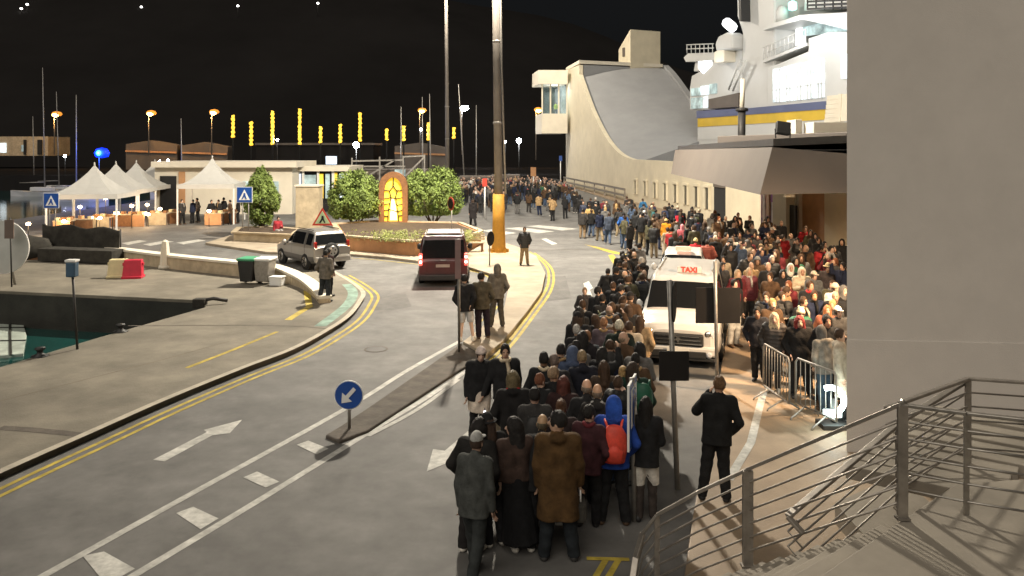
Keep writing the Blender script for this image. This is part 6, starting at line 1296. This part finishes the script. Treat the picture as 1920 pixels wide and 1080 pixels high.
hd(1136, 690, 172, 'person in dark fur collared coat in the front queue', pose='d', top=('hip', (.05, .035, .025)), bot=('trousers', BLACK), head=('long', HBR), h=1.68, res='hi')
hd(1168, 702, 172, 'woman with curled blonde hair beside the parking sign', pose='h', top=('hip', BLACK), bot=('trousers', BLACK), head=('bun', HBL), h=1.62, res='hi')
hd(1010, 800, 172, 'bald man half hidden behind the tall brown coat', pose='h', top=('hip', BLACK), bot=('trousers', BLACK), head=('bald', (.10, .08, .05)), h=1.70, res='hi', skin=(.40, .26, .15))
hd(884, 803, 160, 'woman with long black hair and black jacket at the front left', pose='h', top=('hip', (.018, .017, .016)), bot=('trousers', (.02, .018, .018)), head=('long', HB), h=1.68, res='hi', wide=1.14)
hd(928, 792, 200, 'person in black flat hat and black jacket beside the striped cone', pose='d', top=('hip', (.014, .014, .015)), bot=('trousers', (.022, .022, .024)), head=('hat', BLACK), h=1.70, res='hi')
hd(1085, 632, 178, 'person in black coat with broad shoulders at the queue left edge', pose='b', top=('hip', (.016, .014, .016)), bot=('trousers', BLACK), head=('long', HB), h=1.74, res='hi', wide=1.16)
hd(1106, 632, 168, 'person with reddish hair beside the broad shouldered black coat', pose='h', top=('hip', (.07, .08, .09)), bot=('trousers', BLACK), head=('short', (.24, .12, .06)), h=1.70, res='hi')
hd(1127, 605, 172, 'person with ginger hair and patterned scarf in the queue', pose='d', top=('hip', (.10, .075, .085)), bot=('trousers', BLACK), head=('short', (.32, .16, .08)), h=1.70, res='mid')
# barrier side
hd(1380, 520, 10, 'man in burgundy jacket in the front row beyond the van', pose='b', top=('hip', MAROON), bot=('trousers', (.02, .02, .022)), head=('long', (.36, .25, .15)), h=1.66, z=.12)
hd(1403, 516, -5, 'woman with pale hair and maroon coat at the pavement edge', pose='a', top=('puff', (.12, .022, .03)), bot=('trousers', (.03, .03, .03)), head=('long', (.42, .32, .22)), h=1.68, z=.12)
hd(1440, 506, 0, 'bald man in black with hands in pockets facing us', pose='b', top=('hip', (.02, .02, .021)), bot=('trousers', (.022, .024, .03)), head=('bald', (.2, .15, .12)), h=1.80, z=.12, skin=(.62, .38, .27))
hd(1466, 520, -6, 'woman in black with long dark hair clasping her hands', pose='c', top=('hip', BLACK), bot=('trousers', (.10, .10, .10)), head=('long', HB), h=1.68, z=.12)
hd(1480, 508, -8, 'person in white hood and dark jacket behind the clasping woman', pose='h', top=('hip', (.02, .025, .025)), bot=('trousers', BLACK), head=('hood', WHITE), h=1.70, z=.12)
hd(1504, 516, -6, 'person in cream hooded coat with hood up and face scarf', pose='c', top=('hood', CREAM), bot=('trousers', BROWN), head=('hood', (.60, .52, .40)), h=1.70, z=.12)
hd(1524, 524, -4, 'man in grey jacket with cream cap in the barrier crowd', pose='d', top=('hip', (.10, .105, .105)), bot=('trousers', CHAR), head=('cap', (.55, .46, .35)), h=1.72, z=.12)
hd(1551, 506, -12, 'person in pale wide hat in the barrier crowd', pose='h', top=('hip', (.06, .05, .05)), bot=('trousers', BLACK), head=('hat', (.50, .42, .26)), h=1.68, z=.12)
hd(1570, 548, -10, 'person in white jacket and cream beanie near the wall corner', pose='d', top=('hip', (.72, .69, .62)), bot=('trousers', CHAR), head=('beanie', (.62, .53, .40)), h=1.70, z=.12)
hd(1450, 604, -20, 'woman with blonde hair and dark coat at the first barrier', pose='h', top=('puff', (.035, .03, .028)), bot=('trousers', BLACK), head=('long', (.55, .42, .27)), h=1.66, z=.12, res='hi')
hd(1424, 590, -20, 'dark haired person behind the blonde woman at the barrier', pose='h', top=('hip', (.025, .025, .03)), bot=('trousers', BLACK), head=('short', HB), h=1.66, z=.12)
hd(1499, 596, -10, 'person in cream beanie and black coat behind the barrier', pose='b', top=('hip', BLACK), bot=('trousers', BLACK), head=('beanie', (.62, .50, .33)), h=1.72, z=.12, res='hi')
hd(1504, 612, -10, 'woman in black coat with red headscarf at the second barrier', pose='b', top=('long', (.014, .013, .013)), bot=('trousers', BLACK), head=('long', (.22, .03, .03)), h=1.66, z=.12, res='hi', wide=1.12)
hd(1552, 612, 0, 'man with short black hair looking at us behind the second barrier', pose='b', top=('hip', (.014, .014, .015)), bot=('trousers', BLACK), head=('short', HB), h=1.76, z=.12, res='hi', skin=(.50, .27, .18))
hd(1548, 634, 195, 'person in grey hooded jacket and blue jeans beside the neon light', pose='h', top=('hood', (.22, .20, .17)), bot=('trousers', (.05, .085, .12)), head=('hood', (.12, .11, .10)), h=1.62, z=.12, res='hi')
hd(1548, 590, -10, 'person with ginger hair bending among the barrier crowd', pose='h', top=('hip', (.22, .08, .05)), bot=('trousers', BLACK), head=('long', (.34, .13, .05)), h=1.62, z=.12)
hd(1525, 560, -10, 'person with orange lit face in the barrier crowd', pose='h', top=('hip', NAVY), bot=('trousers', BLACK), head=('short', HBR), h=1.70, z=.12, skin=(.60, .33, .18))
hd(1585, 640, 60, 'person in pale coat cut off by the wall corner', pose='a', top=('long', (.42, .36, .28)), bot=('trousers', BLACK), head=('short', HBR), h=1.72, z=.12)
at(1376, 650, 20, 'person in pale grey trousers half hidden by the dark rectangular sign', pose='a', top=('hip', BLACK), bot=('trousers', (.40, .40, .38)), head=('short', HB), h=1.72, z=.12)
# middle crowd, bright ones
hd(1103, 388, 182, 'person in tan padded jacket and black skirt at the middle crowd edge', pose='b', top=('puff', (.40, .26, .09)), bot=('mini', BLACK), head=('bun', HBR), h=1.72, legs=BLACK)
hd(1091, 395, 170, 'man in dark coat and light trousers at the left end of the middle crowd', pose='e', top=('hip', CHAR), bot=('trousers', (.24, .17, .10)), head=('short', HB), h=1.72)
hd(1125, 398, 195, 'man in navy coat and khaki trousers walking at the middle crowd edge', pose='w', top=('hip', NAVY), bot=('trousers', KHAKI), head=('short', HB), h=1.74)
hd(1139, 402, 180, 'man in blue grey jacket at the middle crowd edge', pose='w', top=('hip', (.06, .075, .11)), bot=('trousers', DENIM), head=('short', HBR), h=1.74)
hd(1168, 402, 175, 'person in bright blue jacket and jeans in the middle crowd', pose='h', top=('hip', BLUE), bot=('trousers', DENIM), head=('short', HB), h=1.72)
hd(1206, 398, 180, 'white haired person in long grey coat, back to us, middle crowd', pose='h', top=('long', (.10, .095, .105)), bot=('trousers', (.05, .06, .07)), head=('short', (.60, .58, .55)), h=1.80)
hd(1186, 378, 178, 'person in large black fluffy hood with a pale badge', pose='h', top=('puff', BLACK), bot=('trousers', BLACK), head=('hood', BLACK), h=1.74)
hd(1207, 375, 172, 'person in teal blue jacket near the slot windows', pose='h', top=('hip', (.03, .12, .24)), bot=('trousers', NAVY), head=('short', HBR), h=1.70)
hd(1246, 414, 175, 'person in orange and yellow jacket in the middle crowd', pose='e', top=('hip', (.66, .26, .02)), bot=('trousers', (.4, .35, .3)), head=('beanie', (.6, .45, .2)), h=1.66)
hd(1271, 400, 175, 'person in bright red jacket near the slot windows', pose='e', top=('hip', (.60, .03, .05)), bot=('trousers', NAVY), head=('short', HB), h=1.70)
hd(1278, 425, 172, 'person in pink hood and coral jacket in the middle crowd', pose='h', top=('hip', (.60, .14, .16)), bot=('trousers', PURPLE), head=('hood', (.62, .25, .28)), h=1.64)
hd(1302, 452, 170, 'person in red coat and yellow beanie behind the taxi roof sign', pose='h', top=('hip', (.45, .03, .04)), bot=('trousers', BLACK), head=('beanie', (.6, .5, .25)), h=1.66)
hd(1327, 455, 170, 'person with rust red rucksack coat right of the taxi', pose='h', top=('puff', (.33, .08, .05)), bot=('trousers', BLACK), head=('short', HB), h=1.68)
hd(1339, 447, 182, 'white haired person in black coat right of the taxi', pose='h', top=('long', BLACK), bot=('trousers', BLACK), head=('short', (.58, .48, .36)), h=1.78)
hd(1276, 448, 178, 'person in black coat left of the taxi roof sign', pose='h', top=('long', (.02, .02, .019)), bot=('trousers', BLACK), head=('hat', BLACK), h=1.72)
person(Vector((6.15, 108.3, zw0 - .15)), R(-20), 'e', ('hip', (.42, .62, .03)), ('trousers', NAVY), ('short', HB), 1.75, 'worker in bright yellow green vest behind the control cabin window', res='lo')
# under the separate tent
for i, (px, c, hh) in enumerate(((342, CHAR, 1.72), (360, NAVY, 1.66), (372, GREY, 1.74), (397, BLACK, 1.7), (408, CHAR, 1.66), (420, BLACK, 1.76), (432, BROWN, 1.7), (446, BLACK, 1.72))):
    p = Vector(((px - 960) / F * (53.5 + (i % 3) * .8), 53.5 + (i % 3) * .8, 0)); person(p, R(random.uniform(-180, 180)), random.choice('abeh'), ('hip', c), ('trousers', BLACK), ('short', HB), hh, '%s dark figure from the left under the separate tent' % ['first', 'second', 'third', 'fourth', 'fifth', 'sixth', 'seventh', 'eighth'][i], res='lo', group='people under the tent')
# ---------------- the rest of the crowd, zone by zone
def inpoly(x, y, pg):
    r = False; j = len(pg) - 1
    for i in range(len(pg)):
        if (pg[i].y > y) != (pg[j].y > y) and x < (pg[j].x - pg[i].x) * (y - pg[i].y) / (pg[j].y - pg[i].y) + pg[i].x: r = not r
        j = i
    return r
occupied = [(o.location.x, o.location.y, .40 if o.location.y < 25 else .42) for o in people]
ca, sa = math.cos(R(-16.7)), math.sin(R(-16.7))
def blocked(x, y):
    for cx, cy, an, hl, hw_ in ((vx + .287 * 2.54, vy + .958 * 2.54, R(-16.7), 2.85, 1.25), (6.25, 28.2, R(-14), 2.45, 1.1)):
        dx, dy = x - cx, y - cy; u = dx * math.cos(-an) - dy * math.sin(-an); v = dx * math.sin(-an) + dy * math.cos(-an)
        if abs(u) < hw_ and abs(v) < hl: return True
    return False
TOPS = [('hip', BLACK, 'black jacket', 18), ('puff', BLACK, 'black puffer', 10), ('long', BLACK, 'long black coat', 4), ('hip', CHAR, 'charcoal jacket', 10), ('hip', NAVY, 'navy jacket', 5), ('hip', BROWN, 'brown jacket', 6), ('hood', GREY, 'grey hooded top', 4), ('long', BROWN, 'long brown coat', 3), ('hip', OLIVE, 'olive jacket', 3), ('puff', NAVY, 'navy puffer', 3), ('hip', TAN, 'tan jacket', 2), ('hip', MAROON, 'maroon jacket', 2), ('long', BEIGE, 'beige coat', 2), ('hip', DENIM, 'denim jacket', 2), ('hip', WHITE, 'white jacket', 1), ('hip', RED, 'red jacket', 1), ('hood', BLUE, 'blue hooded top', 1), ('puff', GREEN, 'green puffer', 1), ('hip', PINK, 'pink jacket', .6), ('long', GREY, 'long grey coat', 2)]
HEADS = [('short', HB, 'short black hair', 12), ('short', HBR, 'short brown hair', 8), ('long', HB, 'long black hair', 5), ('long', HBR, 'long brown hair', 6), ('long', HBL, 'long blonde hair', 1.5), ('short', HBL, 'fair hair', 1.2), ('short', HGR, 'grey hair', 4), ('bald', (.25, .18, .12), 'bald head', 3), ('bun', HBR, 'brown bun', 2), ('tail', HRD, 'auburn ponytail', 2), ('beanie', BLACK, 'black beanie', 2), ('beanie', CREAM, 'cream beanie', 2), ('beanie', GREY, 'grey beanie', 1), ('cap', BLACK, 'black cap', 2), ('cap', WHITE, 'white cap', 1), ('hood', BLACK, 'black hood up', 1), ('hood', GREY, 'grey hood up', 1)]
BOTS = [('trousers', BLACK), ('trousers', BLACK), ('trousers', CHAR), ('trousers', NAVY), ('trousers', DENIM), ('trousers', DENIM), ('trousers', BROWN), ('trousers', KHAKI), ('trousers', GREY)]
def pick(L): return random.choices(L, [q[3] for q in L])[0]
zones = [  # head outline in the photo, spacing, facing, how many, detail, words
    ([(985, 690), (1045, 648), (1080, 612), (1092, 560), (1150, 530), (1160, 475), (1196, 462), (1212, 500), (1196, 545), (1206, 640), (1196, 705), (1150, 765), (1100, 790), (1000, 775)], .52, 178, 46, 'mid', 0, 'in the queue by the van'),
    ([(1440, 596), (1425, 570), (1440, 545), (1586, 545), (1586, 622), (1520, 604)], .56, -8, 18, 'mid', .12, 'behind the steel barriers'),
    ([(1352, 500), (1350, 450), (1420, 438), (1586, 470), (1586, 548), (1450, 545), (1400, 515)], .60, -6, 46, 'mid', .12, 'in front of the orange wall'),
    ([(1350, 448), (1345, 412), (1400, 405), (1470, 425), (1586, 455), (1586, 472), (1420, 440)], .70, 0, 26, 'lo', .12, 'by the poster'),
    ([(1190, 408), (1180, 375), (1260, 382), (1345, 402), (1345, 470), (1250, 452), (1235, 430)], .70, 172, 44, 'lo', 0, 'along the slot windows'),
    ([(1082, 400), (1090, 372), (1180, 372), (1190, 420), (1160, 408), (1120, 398)], .75, 175, 22, 'lo', 0, 'at the end of the guard rail'),
    ([(955, 362), (945, 345), (1060, 345), (1090, 362), (1085, 398), (1060, 378), (1010, 368)], .80, 178, 34, 'lo', 0, 'right of the mast'),
]
made = []
for pg, sp, face, cnt, res, z, words in zones:
    W_ = [byhead(*q) for q in pg]; x0, x1 = min(q.x for q in W_), max(q.x for q in W_); y0, y1 = min(q.y for q in W_), max(q.y for q in W_); n = 0
    for _ in range(9000):
        if n >= cnt: break
        x, y = random.uniform(x0, x1), random.uniform(y0, y1)
        if not inpoly(x, y, W_) or blocked(x, y) or any((x - a) ** 2 + (y - c) ** 2 < max(sp, r) ** 2 for a, c, r in occupied): continue
        occupied.append((x, y, sp)); n += 1; tp, hh = pick(TOPS[:9] if 'by the van' in words else TOPS), pick(HEADS[:4] + HEADS[6:8] + HEADS[10:11] + HEADS[13:14] if 'by the van' in words else HEADS)
        o = person((x, y, z), R(face + random.gauss(0, 28)), random.choice('abcdehkmnptg' if res == 'mid' else 'abcehmnp'), tp[:2], random.choice(BOTS), hh[:2], random.gauss(1.70, .06), '', res)
        o['group'] = 'people ' + words; made.append((o, '%s, %s, %s' % (tp[2], hh[2], words), 960 + x / y * F))
for o in people:
    if abs(o.location.z) < .125 and o.location.y < 100 and o.location.x > 2: o.location.z = .12 if inpoly(o.location.x, o.location.y, pv) else 0
byl = {}
for o, l, px in made: byl.setdefault(l, []).append((px, o))
ORD = ['leftmost', 'second', 'third', 'fourth', 'fifth', 'sixth', 'seventh', 'eighth', 'ninth', 'tenth', 'eleventh']
for l, L_ in byl.items():
    L_.sort(key=lambda q: q[0])
    for i, (px, o) in enumerate(L_): o['label'] = ('person in ' if len(L_) == 1 else ORD[min(i, 10)] + (' person in ' if i == 0 else ' from left in ')) + l
# farthest crowd reads as one mass
vsA, fsA, mA = [], [], []; FM = [BLACK, CHAR, NAVY, BROWN, GREY, OLIVE, WHITE, RED, TAN]; fm = [mat('far_coat_%d' % i, c, .9, var=.2) for i, c in enumerate(FM)]; fs_ = mat('far_skin', (.45, .28, .2), .6, var=.1); fh = mat('far_hair', (.03, .02, .015), .8, var=.2)
W_ = [byhead(*q) for q in [(862, 350), (866, 332), (1000, 330), (1062, 340), (1085, 356), (1056, 346), (950, 347), (946, 366), (900, 362)]]
fb = MB(); n = 0; occ = []
for _ in range(20000):
    if n >= 190: break
    x, y = random.uniform(min(q.x for q in W_), max(q.x for q in W_)), random.uniform(min(q.y for q in W_), max(q.y for q in W_))
    if not inpoly(x, y, W_) or any((x - a) ** 2 + (y - c) ** 2 < .6 for a, c in occ): continue
    occ.append((x, y)); n += 1; h = random.gauss(1.7, .07); c = random.choices(range(9), [8, 6, 4, 4, 3, 2, 1.3, .7, 1])[0]; k = random.choice([0, 0, 2, 3])
    for s in (-1, 1): fb.tube([(x + s * .09, y, 0), (x + s * .09, y, h * .5)], [.07, .1], 6, k); fb.tube([(x + s * .2, y, h * .8), (x + s * .27, y, h * .64), (x + s * .24, y - .05, h * .5)], [.07, .06, .04], 5, c)
    fb.tube([(x, y, h * .45), (x, y, h * .6), (x, y, h * .78), (x, y, h * .85)], [.2, .2, .23, .07], 8, c)
    fb.lathe([(.02, -.12), (.07, -.08), (.09, 0), (.085, .06), (.03, .115)], (x, y, h - .12), 8, 9); fb.lathe([(.095, 0), (.095, .05), (.03, .13)], (x, y + .02, h - .12), 8, 10 if random.random() < .8 else 6)
o = fb.build('far_crowd', fm + [fs_, fh], fix=False); struct(o, 'stuff'); o['label'] = 'mass of people packed at the far end of the road'; o['category'] = 'crowd'
# ---------------- things people carry or wear
def strapbag(loc, rz, c, label, s=1.0, name='backpack'):
    t = thing(name, label, 'backpack', loc, rz); m = mat('bag_' + label[:12], c, .6, var=.3, scale=9, bump=.3)
    b = MB(); b.lathe([(.02, -.24), (.13, -.22), (.165, -.05), (.15, .12), (.09, .22), (.02, .24)], n=12); o = b.build('main_bag', m, t); o.scale = (s, .62 * s, s)
    b = MB(); b.lathe([(.02, -.12), (.10, -.1), (.11, .03), (.02, .1)], (0, 0, 0), 10); o = b.build('front_pocket', m, t); o.scale = (s, .5 * s, s); o.location = (0, .08 * s, -.08 * s)
    for sd in (-1, 1):
        b = MB(); b.tube([(sd * .08, 0, .2), (sd * .11, -.12, .26), (sd * .12, -.26, .12), (sd * .1, -.2, -.16)], .016, 6); o = b.build('strap', m, t); o.scale = (s, s, s)
    return t
def behind(o, d, z): a = o.rotation_euler.z; return o.location + Vector((-math.sin(a) * d, math.cos(a) * d, z))
for o in people:
    if 'red backpack' in o['label']:
        t = strapbag(behind(o, .22, 1.18), o.rotation_euler.z, (.62, .06, .035), 'bright red backpack worn over the blue hooded jacket', 1.1)
    elif 'dark green coat' in o['label']: strapbag(behind(o, .2, 1.2) + Vector((.12, 0, 0)), o.rotation_euler.z, (.01, .09, .05), 'dark green backpack in the front queue')
cand = sorted([q for q in made if any(k in q[1] for k in ('by the van', 'slot windows', 'guard rail')) and abs(math.degrees(q[0].rotation_euler.z) - 176) < 35], key=lambda q: q[0].location.y)[::5][:12]; BC = [('black', (.02, .02, .02)), ('navy', (.02, .03, .08)), ('grey', (.15, .15, .15)), ('olive', (.08, .09, .04)), ('maroon', (.14, .02, .03)), ('teal', (.02, .12, .13))]
for i, (o, l, px) in enumerate(cand): strapbag(behind(o, .2, 1.16 * o.scale.z), o.rotation_euler.z, BC[i % 6][1], '%s backpack worn by the %s' % (BC[i % 6][0], o['label'].replace(' from left', '').replace('in the queue by the van', 'by the van').replace(' hair', '')), .9)
hb = thing('carrier_bag', 'white carrier bag held behind the tall brown coat', 'bag', G(1060, 1010) + Vector((0, .1, .12))); b = MB(); b.slab([(-.13, 0, 0), (.13, 0, 0), (.15, 0, .42), (-.15, 0, .42)], (0, .1, 0)); b.build('body', M['signwhite'], hb, bevel=.02)
b = MB(); b.tube([(-.07, .05, .42), (-.04, .05, .58), (.04, .05, .58), (.07, .05, .42)], .008, 5); b.build('handle', M['signwhite'], hb)
wr = SK['r']['wr-1']; hb = thing('handbag', 'dark handbag with pale handle held by the tall brown coat', 'bag', bm_.matrix_basis @ Vector((wr[0], wr[1] - .02, wr[2] - .42))); b = MB(); b.box((0, 0, .1), (.16, .3, .26)); b.build('body', M['net'], hb, bevel=.05); b = MB(); b.tube([(0, -.09, .22), (0, -.06, .36), (0, .06, .36), (0, .09, .22)], .011, 6); b.build('handle', M['signwhite'], hb)
# striped party cone held up above the dark haired woman
p = P(909, 792, 12.6); t = thing('striped_cone_hat', 'small black and white striped cone hat glowing among the front people', 'hat', p)
for i in range(6):
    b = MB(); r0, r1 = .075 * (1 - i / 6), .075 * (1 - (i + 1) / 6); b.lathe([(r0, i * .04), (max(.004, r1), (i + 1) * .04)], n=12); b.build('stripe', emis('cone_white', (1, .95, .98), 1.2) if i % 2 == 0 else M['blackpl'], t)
